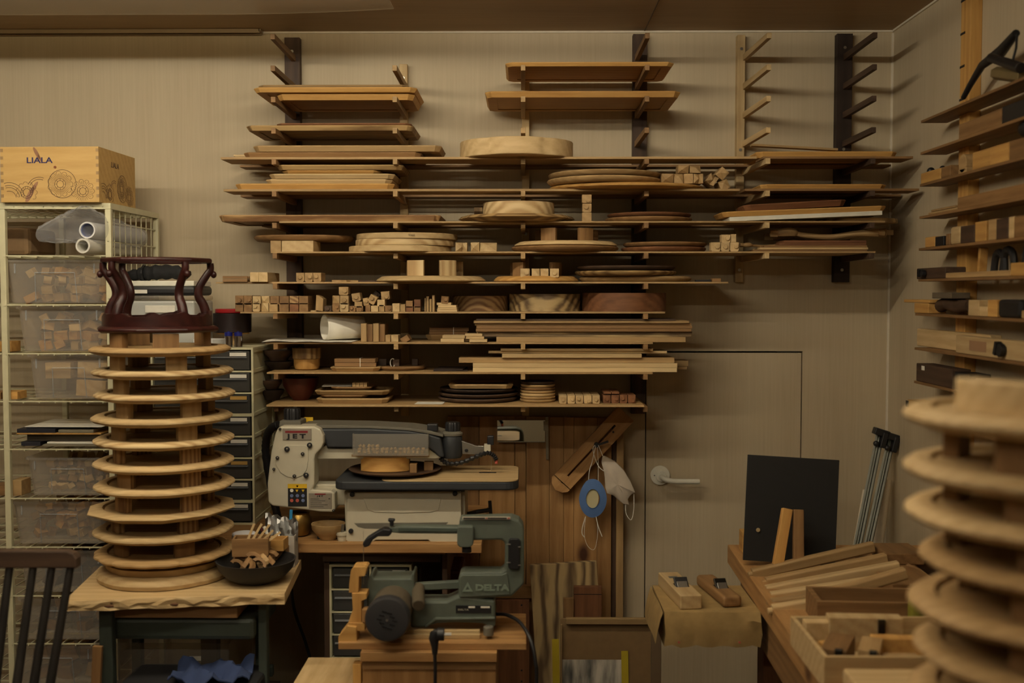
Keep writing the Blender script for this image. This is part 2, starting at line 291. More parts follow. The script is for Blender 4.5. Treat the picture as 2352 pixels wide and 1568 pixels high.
def lobes(n, a, ph=0, p=.5): return lambda t, r: r*(1-a+a*abs(sin(n*(t+ph)/2))**p)
def disc(k, x0, y0, x1, y1, mat, label, Yc=None, kind='round', n=0, cat='round tray', group='round wooden trays on the wall rack', name='round_tray', z=None, sy=1, parent=None, a=.035):
    s = (x1-x0)/2
    if Yc is None: Yc = 3.56/(1+s*sy/F)
    R_ = s*Yc/F; Yf = Yc-R_*sy; xm = (x0+x1)/2; h = P(xm, y0, Yf).z-P(xm, y1, Yf).z
    z0 = z if z is not None else zz(k, y1, Yf, xm); fn = lobes(n, a) if n else None
    if kind == 'round': pr = [(R_*.8, 0), (R_*.93, h*.12), (R_*.99, h*.55), (R_, h*.8), (R_*.985, h), (R_*.93, h), (R_*.9, h*.7)]
    elif kind == 'slab': pr = [(R_*.99, 0), (R_, .002), (R_, h-.002), (R_*.99, h)]
    elif kind == 'board': pr = [(R_*.93, 0), (R_*.99, h*.35), (R_, h*.6), (R_*.97, h*.92), (R_*.93, h)]
    elif kind == 'hoop': pr = [(R_*.93, 0), (R_, 0), (R_, h), (R_*.93, h)]
    b = B(); nn = n if kind == 'poly' else 72
    if kind == 'poly': pr = [(R_*.86, 0), (R_*.9, h*.2), (R_, h*.55), (R_*.95, h), (R_*.9, h)]; nn = 10
    b.lathe(pr, nn, fn, closed=(kind == 'hoop'))
    if sy != 1: bmesh.ops.scale(b.bm, vec=(1, sy, 1), verts=b.bm.verts)
    return O(name, b, W(mat, 'X') if mat in PAL else mat, parent, loc=(P(xm, y1, Yc).x, Yc, z0), smooth=True, label=label, cat=cat, group=group)
def block_b(w, d, h, kind, v=0):
    b = B()
    if kind in 'pt': b.box(w, d, h, (0, 0, h/2))
    if kind == 'd': b.box(w, d, h, (0, 0, h/2)); b.cyl(.0016, .0016, .002, (0, -d/2, h/2), 'Y', 8)
    if kind == 'g':
        ox, oz = ((0, 0), (.16, .05), (-.1, .1), (.12, -.15))[v % 4]
        b.prism([(-w/2, h*.12), (-w*.38, 0), (w*.38, 0), (w/2, h*.12), (w/2, h), (-w/2, h)], -d/2, d/2)
        b.cyl(w*.25, w*.25, .006, (w*ox, -d/2-.002, h/2+h*oz), 'Y', 18)
    if kind == 'f':
        q = w*.42; f = -d/2; b.box(w, d-q, h, (0, q/2, h/2))
        for tri in ([((-.5, 0), (-.5, 1), (.05, .5)), ((.5, 0), (.5, 1), (.1, .9))], [((.5, 1), (-.5, 1), (-.2, .4))], [((-.5, 0), (.5, 0), (0, .7))], [((.5, 0), (.5, 1), (-.15, 1))])[v % 4]:
            vs_ = [b.bm.verts.new((x*w, f, z*h)) for x, z in tri]; xs = [x for x, z in tri]; x0, x1 = (-.5, .5) if v % 4 else (min(xs) if tri[0][0] < 0 else .05, max(xs))
            vs_ += [b.bm.verts.new((x*w, f+q+.0002, z*h)) for x in (x0, x1) for z in (0, 1)]
            bmesh.ops.convex_hull(b.bm, input=vs_)
    return b
def BL(k, x0, y0, x1, y1, kind, mat, label, group, Yf=3.29, dp=.06, ry=0, rz=0, v=0, cat='wood block', name=None):
    xm = (x0+x1)/2; z0 = zz(k, y1, Yf, xm) if not ry else P(xm, y1, Yf).z; h = P(xm, y0, Yf).z-P(xm, y1, Yf).z; w = m_(x1-x0, Yf)
    nm = name or {'p': 'wood_block', 'd': 'wood_block', 'g': 'pegged_block', 'f': 'notched_block'}[kind]
    if abs(z0-zof(k)) > .001 and not ry: h -= .0008
    b = block_b(w-.0006, dp, h, kind, v)
    lc = Vector((P(xm, y1, Yf).x, Yf+dp/2, z0))
    if ry:                              # turn about the middle of the end face
        bmesh.ops.translate(b.bm, vec=(0, 0, -h/2), verts=b.bm.verts); lc.z += h/2
    return O(nm, b, W(mat, 'Y') if mat in PAL else mat, loc=lc, rot=(0, radians(ry), radians(rz)), label=label, cat=cat, group=group, bev=.0008)
# ---------------------------------------------------------------- upper trays
tray(1, 1160, 142, 1550, 151, 3.285, .26, 'honey', 'long honey wooden tray on the uppermost used arms, centre of the wall', group=None)
tray(2, 1113, 206, 1565, 220, 3.285, .27, 'honey', 'longest honey wooden tray with a grooved underside, just below another tray at centre', group=None)
G = 'trays stacked on the upper left arms'
tray(2, 633, 216, 952, 230.5, 3.325, .23, 'honey', 'short tray at the bottom of the highest left stack', group=G)
tray(None, 579, 205, 957, 216, 3.30, .27, 'honey', 'widest tray in the middle of the highest left stack', group=G)
tray(None, 590, 194, 938, 205, 3.34, .22, 'tan', 'olive-toned tray on top of the highest left stack', group=G)
tray(3, 562, 288, 950, 300, 3.32, .26, 'olive', 'tray with a wavy live edge in the second stack from the top left', group=G)
tray(None, 632, 279, 945, 287, 3.35, .22, 'red', 'thin reddish tray on top of the live-edged tray', group=G)
tray(4, 556, 352, 968, 365, 3.30, .24, 'brown', 'brown tray under the widest pale tray of the third left stack', group=G)
tray(None, 578, 336, 1014, 350, 3.29, .2, 'tan', 'wide pale tray on top of the third left stack', group=G)
TOPZ[0] = TOPS['brown tray under the widest pale tray of the third left stack']
for i in (2, 1, 0): bx('thin_lath', 's', 536+i*3, 333+i*5, 640, 337+i*5, 3.505, .03, W('pale', 'X'), ['topmost', 'middle', 'lowest'][i]+' of three thin pale laths sticking out left behind the wide pale tray', 'lath', 'pale laths at far left of the rack', bev=.0004)
tray(5, 537, 423, 905, 437, 3.30, .24, 'honey', 'widest tray at the bottom of the five-tray left stack', group=G)
tray(None, 607, 412, 900, 422.3, 3.31, .22, 'pale', 'pale tray directly above the bottom one of the five-tray left stack', group=G)
tray(None, 615, 400, 906, 411.5, 3.30, .22, 'pale', 'pale tray in the middle of the five-tray left stack', group=G)
tray(None, 645, 391, 873, 399.5, 3.31, .2, 'honey', 'shortest honey tray, second from the top of the five-tray left stack', group=G)
tray(None, 632, 379, 926, 390.5, 3.30, .22, 'olive', 'tray with a bark-edged underside on top of the five-tray left stack', group=G)
tray(6, 499, 493, 1012, 508, 3.29, .25, 'stripe', 'longest reddish striped tray of the left side, alone on its level', group=G)
disc(7, 585, 542, 815, 556, 'brown', 'oval brown tray resting on two blocks at left', kind='round', cat='tray', group=None, name='oval_tray', sy=.8, z=zof(7)+m_(25, 3.29)+.001)
BL(7, 621, 556, 646, 581, 'p', 'tan', 'left block holding up the oval brown tray', 'blocks under the oval tray', dp=.12); BL(7, 647, 556, 720, 581, 'p', 'pale', 'wide block holding up the oval brown tray', 'blocks under the oval tray', dp=.12)
G = 'round blanks stacked on the fourth level'
disc(7, 803, 567, 1036, 581, 'pale', 'pale round blank with a pencilled number, at the bottom of three', kind='slab', group=G, name='round_blank', cat='round blank')
d1 = disc(None, 818, 551, 1045, 566, 'ash', 'striped round blank in the middle of three', kind='slab', group=G, name='round_blank', cat='round blank', z=zof(7)+.0192)
d2 = disc(None, 820, 536, 1050, 549.5, 'pale', 'pale round blank with pencil marks, on top of three', kind='slab', group=G, name='round_blank', cat='round blank', z=zof(7)+.0192*2)
text('9360', .007, plain('pencil', (110, 92, 66), .8), d2, (.03, -.1553, .009), name='pencil_number')
for i, (x0, x1, f) in enumerate([(1046, 1073, 0), (1081, 1101, 1), (1102, 1141, 2)]): BL(7, x0, 559, x1, 580, 'f', 'pale', ['single pale notched block beside the round blanks', 'narrow pale notched block, left of the adjoining pair', 'wide pale notched block, right of the adjoining pair'][i], 'notched blocks on the fourth level', v=f)
# ---------------------------------------------------------------- centre
disc(4, 1055, 326, 1318, 366, 'pale', 'broad pale lobed wooden drum on the uppermost shelf level', kind='slab', n=6, group=None, name='round_drum', cat='drum', a=.05)
disc(5, 1262, 425.5, 1614, 437, 'honey', 'wide flat honey tray under the two round brown trays', kind='board', group=None, sy=.72, name='oval_tray', cat='tray')
disc(None, 1257, 411, 1518, 425, 'tan', 'lower round tray of the pair on the honey board, second level', z=zof(5)+.0156); disc(None, 1260, 397, 1518, 410.5, 'tan', 'upper round tray of the pair on the honey board, second level', z=zof(5)+.0345)
for i, (x0, y0, x1, y1) in enumerate([(1520, 398, 1548, 421), (1549, 398, 1570, 421), (1571, 398, 1592, 421), (1593, 398, 1615, 421), (1558, 378.5, 1583, 397), (1585, 378.5, 1610, 397)]):
    BL(None or 12, x0, y0, x1, y1, 'f', 'tan', f'{NTH[i] if i<4 else NTH[i-4]} notched block from left, {"bottom" if i<4 else "top"} row, second level pile', 'pile of notched blocks on the second level', v=i+1, Yf=3.30)
for i, (x, y, a) in enumerate([(1636, 412, 35), (1660, 398, 40), (1664, 424, -20)]):
    BL(5, x-11, y-11, x+11, y+11, 'f', 'tan', ['lowest', 'highest', 'rightmost'][i]+' of the three tumbled notched blocks at the right of the second level', 'tumbled notched blocks', ry=a, v=i, dp=.09)
disc(6, 1053, 493, 1320, 508, 'olive', 'ten-sided pale board under the thick ring-grained blank', kind='poly', group=None, name='polygon_board', cat='board')
disc(None, 1110, 459, 1273, 491.5, 'ash', 'thick round blank with bold growth rings on the ten-sided board', Yc=3.40, kind='slab', group=None, name='round_blank', cat='round blank', z=zof(6)+.0195)
bx('wood_stub', 6, 1089, 466, 1108, 509, 3.53, .02, W('olive', 'Z'), 'small ridged upright stub against the wall left of the ring-grained blank', 'stub')
for i, (y0, y1) in enumerate([(488, 508), (467, 487.5), (446, 466.5)]): BL(6 if i == 0 else 12, 1337+i%2, y0, 1359, y1, 'g' if i else 'p', 'tan', ['plain block at the foot', 'pegged block in the middle', 'pegged block on top'][i]+' of the small tower of three blocks', 'tower of three blocks', v=i+1, Yf=3.29, dp=.03)
disc(6, 1390, 496, 1588, 508, 'brown', 'lower brown round tray of the pair on the third level'); disc(None, 1395, 485.5, 1586, 495.5, 'red', 'upper reddish round tray of the pair on the third level', z=zof(6)+.0162)
disc(7, 1175, 565, 1420, 578, 'brown', 'lower dark plate-like board of the pair with the upturned tray', kind='round')
def legs(z0, h, xs, Yc, Rr, mat, parent, wd=.5, th=.016):       # curved leg blocks standing on a ring
    for a in xs:
        b = B(); q = 6; o = [(Rr*cos(a+wd*(i/q-.5)), Rr*sin(a+wd*(i/q-.5))) for i in range(q+1)]; o += [((Rr-th)*cos(a+wd*(.5-i/q)), (Rr-th)*sin(a+wd*(.5-i/q))) for i in range(q+1)]
        b.prism(o, z0, z0+h, 'XY'); O('leg', b, W(mat, 'Z'), parent, bev=.001)
def upturned(k, x0, y0, x1, y1, lh, mat, lmat, label, angs, z=None, Yc=None, rr=.66, wd=.5):
    s = (x1-x0)/2; Yc = Yc or 3.55/(1+s/F); R_ = s*Yc/F; Yf = Yc-R_; h = m_(y1-y0, Yf); z0 = z if z is not None else zof(k)
    t = E('upturned_low_table', (P((x0+x1)/2, y1, Yc).x, Yc, z0), label, 'low table', 'small round tables stored upside down')
    O('tabletop', B().lathe([(R_*.82, h), (R_*.9, h*.95), (R_*.985, h*.45), (R_, h*.2), (R_*.96, 0), (R_*.9, 0)][::-1], 72, lobes(8, .02)), W(mat, 'X'), t, smooth=True)
    legs(h, lh, angs, Yc, R_*rr, lmat, t, wd); return t
upturned(7, 1180, 552, 1418, 564, .039, 'pale', 'brown', 'upturned low table with brown legs on the dark board, fourth level', [-2.15, -.95, .5, 2.4], z=zof(7)+.0172)
disc(7, 1427, 568, 1620, 580, 'red', 'lower reddish round tray of the pair beside the upturned table'); disc(None, 1431, 556, 1622, 567, 'brown', 'upper brown round tray of the pair beside the upturned table', z=zof(7)+.0162)
upturned(8, 865, 637, 1117, 651, .047, 'pale', 'ash', 'larger pale upturned low table with striped legs, fifth level', [-1.95, -1.0, .8, 2.2])
t8 = upturned(8, 1133, 637, 1330, 651, .042, 'honey', 'brown', 'smaller pale upturned low table with blocks on it, fifth level', [-2.3, -.75, .6, 2.5])
for i, (x0, x1, kd) in enumerate([(1195, 1217, 'g'), (1221, 1240, 'f'), (1241, 1260, 'f'), (1263, 1284, 'g')]):
    BL(12, x0, 616, x1, 637, kd, 'pale', ['leftmost pegged block', 'left notched block', 'right notched block', 'rightmost pegged block'][i]+' of the four in a row on the smaller upturned table', 'blocks on the upturned table', Yf=3.30, v=i+1, dp=.04)
disc(8, 1330, 636, 1587, 650, 'tan', 'flat brown tray at the bottom of three, right end of the fifth level', kind='board', sy=.8); disc(None, 1321, 624, 1552, 635.5, 'olive', 'round tray in the middle of three, right end of the fifth level', z=zof(8)+.0186); disc(None, 1323, 612, 1550, 623, 'walnut', 'dark round tray on top of three, right end of the fifth level', z=zof(8)+.0345)
bx('wood_block', 8, 1636, 641, 1656, 649, 3.30, .03, W('brown', 'X'), 'small flat brown block at the far right tip of the fifth level', 'wood block'); bx('utility_knife', 8, 1598, 643, 1633, 648, 3.31, .02, BLACK, 'small dark flat tool beside the brown block at the tip of the fifth level', 'tool')
# left of fifth level
for i, y in enumerate((631, 640)):
    b = B(); w = m_(57, 3.3); b.box(w, .035, .003, (0, 0, .0015)); b.box(w, .006, .0055, (0, -.013, .0055)); b.box(w, .006, .0055, (0, .013, .0055))
    O('grooved_strip', b, W('brown', 'X'), loc=(P(543, 640, 3.32).x, 3.32, zof(8)+.0002+(.0095 if i == 0 else 0)), label=('upper' if i == 0 else 'lower')+' of two short grooved brown strips at the far left of the fifth level', cat='strip', group='grooved strips', bev=.0004)
BL(8, 574, 627, 594, 649, 'p', 'pale', 'left of the two pale cubes at the left of the fifth level', 'cubes at left of the fifth level', dp=.16); BL(8, 594, 627, 615, 649, 'p', 'pale', 'right of the two pale cubes at the left of the fifth level', 'cubes at left of the fifth level', dp=.16)
O('offcut_plank', B().box(.2, .1, .005, (0, 0, .0025)), W('tan', 'X'), loc=(P(580, 650, 3.36).x, 3.36, ZA[8]+.0002), label='short plank under the pale cubes at the left end of the fifth level', cat='plank', bev=.0005)
for i, x in enumerate((680, 699.5, 719)): BL(8, x, 628, x+19, 649, 'g', 'tan', NTH[i]+' from the left of the three pegged blocks in the middle, fifth level', 'three pegged blocks', v=i, dp=.07)
for i, (x, y, l, r) in enumerate([(772, 645, 22, 4), (785, 640, 26, -10), (805, 643, 20, 12), (822, 638, 60, 5), (838, 643, 44, -6)]):
    O('wood_chip', B().box(m_(l, 3.3), .014, .005, (0, 0, .0025)), W('tan' if i < 3 else 'walnut', 'X'), loc=(P(x, y, 3.3).x, 3.31+.022*i, zof(8)+.0005), rot=(0, 0, radians(r*3)), label=['leftmost tiny pale chip', 'second tiny pale chip', 'third tiny pale chip', 'long dark sliver', 'short dark sliver'][i]+' left of the larger upturned table', cat='offcut', group='slivers on the fifth level', bev=.0003)
# ---------------------------------------------------------------- sixth level blocks
G = 'blocks heaped on the sixth level'
L9 = [(540, 678, 560, 700, 'g', 'brown', 'upper row, far left brown pegged block'), (560, 678, 579, 700, 'g', 'brown', 'upper row, second brown pegged block'), (540, 701, 559, 721, 'p', 'brown', 'lower row, far left brown block'), (560, 701, 579, 721, 'p', 'brown', 'lower row, second brown block'),
 (580, 679, 599, 699, 'g', 'pale', 'upper pale pegged block touching the brown pegged pair'), (600, 679, 619, 699, 'f', 'pale', 'upper pale notched block of the large grid'), (580, 700, 597, 720, 'g', 'pale', 'lower pale pegged block of the large grid'), (598, 700, 617, 720, 'f', 'pale', 'lower pale notched block of the large grid'),
 (620.5, 679, 641, 699, 'p', 'brown', 'plain brown block in the upper row, first right of the pale notched ones'), (642, 679, 664, 699, 'p', 'brown', 'plain brown block in the upper row, second right of the pale notched ones'), (665, 679, 686, 699, 'p', 'stripe', 'striped block in the upper row of the large grid'), (687, 679, 708, 699, 'p', 'brown', 'upper block at the right end of the large grid'),
 (618, 700, 638, 720, 'p', 'tan', 'tan block in the lower row under the plain brown ones'), (641, 700, 663.5, 720, 'p', 'brown', 'brown block in the lower row of the large grid, second plain one'), (665, 700, 686, 720, 'p', 'red', 'reddish block in the lower row of the large grid'), (687, 700, 708, 720, 'p', 'brown', 'lower block at the right end of the large grid'),
 (745, 707, 762, 720, 'g', 'walnut', 'dark pegged block right of the curved piece'), (763, 700, 780, 720, 'g', 'brown', 'brown pegged block at the foot of the tower'), (780.5, 700, 801, 720, 'g', 'pale', 'pale pegged block at the foot of the tower'), (762, 678, 780, 699.5, 'f', 'tan', 'notched block beside the middle of the tower'),
 (780.5, 678, 801, 699.5, 'g', 'tan', 'pegged block in the middle of the tower'), (778, 658, 800, 677.5, 'g', 'tan', 'pegged block on top of the tower, highest of the heap'), (802, 707, 817, 720, 'g', 'brown', 'small pegged block right of the tower foot'), (818, 707, 834, 720, 'g', 'brown', 'second small pegged block right of the tower foot'),
 (814, 692, 832, 706.5, 'p', 'tan', 'plain block under the tilted pegged one'), (839, 704, 851, 720, 'p', 'brown', 'narrow brown block of the low row'), (852, 706, 869, 720, 'p', 'pale', 'pale plain block of the low row'), (870, 704, 883, 720, 'p', 'tan', 'tan block under the pale cube'),
 (866, 687.5, 884, 703.5, 'p', 'pale', 'pale cube of the upper row, below the highest right pegged block'), (884, 706, 900, 720, 'g', 'brown', 'brown pegged block left of the dotted cube'), (901, 701, 918, 720, 'd', 'pale', 'pale cube with a black dot'), (919, 703, 931, 720, 'p', 'tan', 'plain block touching the dotted cube on its right'),
 (932, 707.5, 949, 720, 'p', 'red', 'lower left of the four reddish cubes'), (950.5, 707.5, 966, 720, 'p', 'brown', 'lower right of the four reddish cubes'), (932, 690, 948, 706.5, 'p', 'brown', 'upper left of the four reddish cubes'), (951, 687, 966, 706.5, 'p', 'red', 'upper right of the four reddish cubes')]
for i, (x0, y0, x1, y1, kd, mt, lb) in enumerate(L9): BL(9 if y1 > 719 else 12, x0, y0, x1, y1, kd, mt, lb+', sixth level', G, v=i, dp=.11 if x0 < 710 else .05, Yf=3.285)
for i, (x0, y0, x1, y1, a, lb) in enumerate([(808, 673, 828, 692, -9, 'tilted pegged block right of the tower'), (834, 684, 847, 702, -8, 'narrow pegged block leaning on the slanted one'), (846, 678, 864, 698, 28, 'strongly slanted pegged block'), (875, 669, 895, 688, -4, 'highest right pegged block'), (856, 670, 872, 684, 40, 'dark tipped block behind the slanted pegged one'), (1013, 680, 1030, 697, 5, 'brown pegged block on the stacked flat pieces')]):
    BL(12, x0, y0, x1, y1, 'g', ['tan', 'tan', 'tan', 'tan', 'walnut', 'brown'][i], lb+', sixth level', G, ry=a, Yf=3.29 if i != 4 else 3.35, dp=.045, v=i)
b = B(); b.prism([(0, 0), (m_(17, 3.3), -.004), (m_(18, 3.3), .034), (m_(10, 3.3), .042), (m_(2, 3.3), .046)], -.03, .03); O('curved_offcut', b, W('tan', 'Z'), loc=(P(726, 720, 3.31).x, 3.33, zof(9)+.0045), label='curved standing offcut between the block grid and the tower, sixth level', cat='offcut', bev=.001)
O('wood_button', B().cyl(.009, .009, .004, (0, 0, .002)), W('pale', 'X'), loc=(P(721, 719, 3.3).x, 3.295, zof(9)+.0002), label='tiny pale round button at the foot of the curved offcut', cat='button')
for i, (x0, x1, y0) in enumerate([(975, 978.5, 688), (979.5, 985, 684), (986.5, 991.5, 690), (993, 998, 681)]): bx('thin_slip', 9, x0, y0, x1, 719 if i != 1 else 719, 3.28+.01*(3-i), .05, W('tan', 'Z'), NTH[i]+' from the left of four thin slips standing on edge, sixth level', 'slip', 'thin standing slips', bev=.0004)
for i, (x0, x1, y0, y1) in enumerate([(1004, 1050, 715, 720), (1005, 1049, 710, 714.5), (1006, 1048, 704.5, 709.5), (1003, 1036, 698, 703.5)]): bx('thin_plate', 9 if i == 0 else 's', x0, y0, x1, y1, 3.28+.004*i, .07, W('pale', 'X'), ['lowest', 'second lowest', 'second highest', 'highest'][i]+' of the small stack of pale plates left of the drums', 'plate', 'small stacked flat plates', bev=.0004)
G = 'wooden drums on the sixth level'
for i, (x0, x1, y0, mt, n, lb) in enumerate([(1040, 1168, 682, 'stripe', 5, 'orange-brown wavy drum, left of three'), (1170, 1333, 677, 'spalt', 6, 'light figured drum in the middle of three'), (1337, 1530, 674, 'red', 7, 'dark red-brown drum, right of three')]):
    dr = disc(9, x0, y0, x1, 717, mt, lb+', sixth level', kind='hoop', n=n, group=G, name='round_drum', cat='drum', a=.04)
    dr.data.transform(Matrix.Rotation(.4*i, 4, 'Z'))
# ================================================================ seventh to lowest level
def sheet(pts, th=.0008):               # thin sheet through rows of points
    b = B(); R = [[Vector(p) for p in r] for r in pts]; bm = b.bm
    top = [[bm.verts.new(p) for p in r] for r in R]; bot = [[bm.verts.new(p-Vector((0, 0, th))) for p in r] for r in R]
    for i in range(len(R)-1):
        for j in range(len(R[0])-1):
            bm.faces.new((top[i][j], top[i][j+1], top[i+1][j+1], top[i+1][j])); bm.faces.new((bot[i][j], bot[i+1][j], bot[i+1][j+1], bot[i][j+1]))
    n, m = len(R)-1, len(R[0])-1
    for i in range(n): bm.faces.new((top[i][0], top[i+1][0], bot[i+1][0], bot[i][0])); bm.faces.new((top[i][m], bot[i][m], bot[i+1][m], top[i+1][m]))
    for j in range(m): bm.faces.new((top[0][j], bot[0][j], bot[0][j+1], top[0][j+1])); bm.faces.new((top[n][j], top[n][j+1], bot[n][j+1], bot[n][j]))
    return b
z = zof(10); xa, xb = P(608, 785, 3.3).x, P(812, 785, 3.3).x
O('paper_sheet', sheet([[(xa+(xb-xa)*j/16, y, z+.0012+.004*abs(sin(j*.55+i))*(1-j/18)) for j in range(17)] for i, y in enumerate((3.262, 3.33, 3.42, 3.5))]), PAPER, smooth=True, label='large loose white paper sheet lying flat at the left of the seventh level', cat='paper')
c = P(786, 755, 3.37); b = B(); L = m_(86, 3.37); r1, r2 = .0405, .037; n = 40; R = []
for x, r in ((-L/2, r1), (L/2, r2)): pass
pts = []
for i in range(90):
    t = i/89*2*pi*2.1+.6; k = 1-.10*i/89; pts.append((t, k))
rows = []
for x, r in ((-L/2, r1), (-L/6, (2*r1+r2)/3), (L/6, (r1+2*r2)/3), (L/2, r2)): rows.append([(x+(.006 if k > .97 else 0), r*k*cos(t), r*k*sin(t)) for t, k in pts])
b = B(); V = [[b.bm.verts.new(p) for p in r] for r in rows]
for a_, c_ in zip(V, V[1:]):
    for i in range(len(pts)-1): b.bm.faces.new((a_[i], a_[i+1], c_[i+1], c_[i]))
o = O('paper_roll', b, PAPER, loc=(c.x, 3.37, z+.043), rot=(0, 0, radians(30)), smooth=True, label='thick white paper roll with an open end on the loose sheet, seventh level', cat='paper roll'); md = o.modifiers.new('s', 'SOLIDIFY'); md.thickness = .0009
for i in range(4): bx('wood_board', 10, 829+i*14, 746+(i % 2)*2, 842+i*14, 788, 3.30+(i % 2)*.012, .09, W(['tan', 'brown', 'tan', 'brown'][i], 'Z'), NTH[i]+' from the left of four boards standing upright beside the paper roll', 'board', 'upright boards beside the paper roll')
BL(10, 885, 773, 897, 789, 'p', 'tan', 'narrower of the two small cubes right of the upright boards', 'small cubes on the seventh level'); BL(10, 898, 773, 915, 789, 'p', 'pale', 'paler of the two small cubes right of the upright boards', 'small cubes on the seventh level')
BL(10, 921, 772, 940, 786, 'p', 'brown', 'small brown block tipped on its edge, seventh level', None, ry=-32, dp=.06)
def bundle(n, x0, y0, x1, y1, Y, mat, label, rows=2, dz=0, k=10, col=3, band=True, sub='stick'):
    X0, X1 = P(x0, y1, Y).x, P(x1, y1, Y).x; z0 = zof(k)+dz; h = m_(y1-y0, Y)/rows; t = E(n, ((X0+X1)/2, Y+.03, z0), label, 'bundle of sticks')
    w = X1-X0
    for r in range(rows):
        for c in range(col):
            j = random.uniform(-.004, .004); O(sub, B().box(w-.01+j, .017, h-.0006, (j, -.02+c*.0185, h*(r+.5)), (0, random.uniform(-.01, .01), random.uniform(-.01, .01))), W(mat, 'X'), t, bev=.001)
    if band: O('rubber_band', B().box(.002, .001, h*rows+.001, (w*.12, -.0295, h*rows/2)).box(.002, .055, .0008, (w*.12, -.002, h*rows+.001)), PAPER, t)
    return t
tray(10, 976, 766, 1086, 779, 3.40, .13, 'tan', 'small rectangular tray under the rubber-banded sticks, seventh level', group=None)
bundle('stick_bundle', 982, 748, 1078, 765, 3.40, 'brown', 'rubber-banded brown sticks lying on the small tray, seventh level', dz=.0168)
for i, (x0, x1, y0, y1) in enumerate([(1012, 1066, 789, 797), (1016, 1068, 780, 788)]): bx('ribbed_piece', 's' if i else 10, x0, y0, x1, y1, 3.275, .05, W('pale', 'X'), ['lower', 'upper'][i]+' of the two short ribbed pale pieces at the shelf edge, seventh level', 'wood piece', 'ribbed pale pieces')
for i, (x0, x1, y0, y1) in enumerate([(1078, 1119, 790, 797), (1070, 1112, 783, 789), (1068, 1108, 776, 782)]): bx('flat_piece', 's' if i else 10, x0, y0, x1, y1, 3.265+.006*i, .05, W('pale', 'X'), ['lowest', 'middle', 'highest'][i]+' of three flat pale pieces in front of the upper lumber stack', 'wood piece', 'flat pale pieces')
G = 'boards of the upper lumber stack'; n = ['lowest', 'second lowest', 'third lowest', 'fourth lowest', 'fifth lowest', 'sixth lowest', 'seventh lowest', 'topmost']
U = [(1140, 1575, 776, 788, 'tan'), (1092, 1588, 771, 775.6, 'spalt'), (1095, 1590, 764, 770.6, 'spalt'), (1093, 1588, 757, 763.6, 'brown'), (1094, 1590, 750, 756.6, 'brown'), (1091, 1588, 744.5, 749.6, 'tan'), (1088, 1583, 738.5, 744, 'tan'), (1094, 1552, 734, 738, 'walnut')]
for i, (x0, x1, y0, y1, mt) in enumerate(U): bx('lumber_board', 10 if i == 0 else 's', x0, y0, x1, y1, 3.285+.006*(i % 3), .12, W(mt, 'X'), n[i]+' board of the upper lumber stack on the wall rack', 'board', G, bev=.0006)
G = 'boards of the lower lumber stack'
U = [(1086, 1555, 847, 857, 'ash', 3.285), (1086, 1556, 836.5, 846.5, 'pale', 3.285), (1300, 1578, 850, 856, 'pale', 3.40), (1300, 1581, 826, 839, 'pale', 3.42), (1054, 1549, 824.5, 836, 'tan', 3.30), (1153, 1474, 815, 824, 'pale', 3.29), (1122, 1532, 809, 814.6, 'ash', 3.31), (1150, 1500, 803, 808.6, 'pale', 3.30)]
nn = ['striped lowest board', 'pale second lowest board', 'short stub end showing at lower right', 'wider pale stub end at right', 'brownish middle board', 'short pale board above the brownish one', 'second board from the top', 'topmost board']
for i, (x0, x1, y0, y1, mt, Y) in enumerate(U):
    if i == 4: TOPZ[0] = TOPS[LB.name]
    o = bx('lumber_board', 11 if i in (0, 2) else 's', x0, y0, x1, y1, Y, .11 if i not in (2, 3) else .08, W(mt, 'X'), nn[i]+' of the lower lumber stack on the wall rack', 'board', G, bev=.0006)
    if i == 1: LB = o
# eighth level: bowls, bundle, footed tray
def bowl(k, x0, y0, x1, y1, Yc, mat, label, cat='bowl', foot=.45, th=.004, mid=.9, z=None, group=None, name='wooden_bowl'):
    s = m_((x1-x0)/2, Yc); h = m_(y1-y0, Yc); z0 = z if z is not None else zof(k)
    pr = [(s*foot, 0), (s*foot*1.05, h*.06), (s*.78*mid, h*.3), (s*.95, h*.65), (s, h), (s-th, h), (s*.95-th, h*.65), (s*.76*mid-th, h*.32), (s*foot*.9, h*.12)]
    return O(name, B().lathe(pr, 48), mat, loc=(P((x0+x1)/2, y1, Yc).x, Yc, z0), smooth=True, label=label, cat=cat, group=group)
G = 'dark bowls at the left ends of the low shelves'
bowl(11, 608, 833, 678, 852, 3.40, W('dark', 'X'), 'lower dark bowl of the pair left of the two-tone cup', group=G, foot=.6); bowl(11, 606, 808, 674, 832, 3.40, W('walnut', 'X'), 'upper dark bowl of the pair left of the two-tone cup', z=zof(11)+m_(19.5, 3.4), group=G, foot=.6)
bowl(12, 600, 888, 652, 912, 3.40, W('dark', 'X'), 'lower dark bowl of the pair left of the red-brown bowl', group=G, foot=.6); bowl(12, 602, 866, 648, 887, 3.40, W('walnut', 'X'), 'upper dark bowl of the pair left of the red-brown bowl', z=zof(12)+m_(24.5, 3.4), group=G, foot=.6)
cc = P(705, 852, 3.38); t = E('wooden_cup', (cc.x, 3.38, zof(11)), 'two-tone wooden cup with a dark figured band above a pale base', 'cup')
s = m_(31, 3.38); O('base', B().lathe([(s*.72, 0), (s*.88, .004), (s*.95, .014), (s*.97, .034)], 40), W('honey', 'Z'), t, smooth=True)
O('band', B().lathe([(s*.97, .0342), (s*1.04, .036), (s*1.07, .069), (s*.98, .069), (s*.9, .036)], 40), W('olive', 'Z'), t, smooth=True, label='dark figured upper band')
bowl(12, 649, 870, 732, 922, 3.40, plain('redbrown_lacquer', (84, 36, 24), .35), 'large red-brown lacquered bowl on the lowest shelf level')
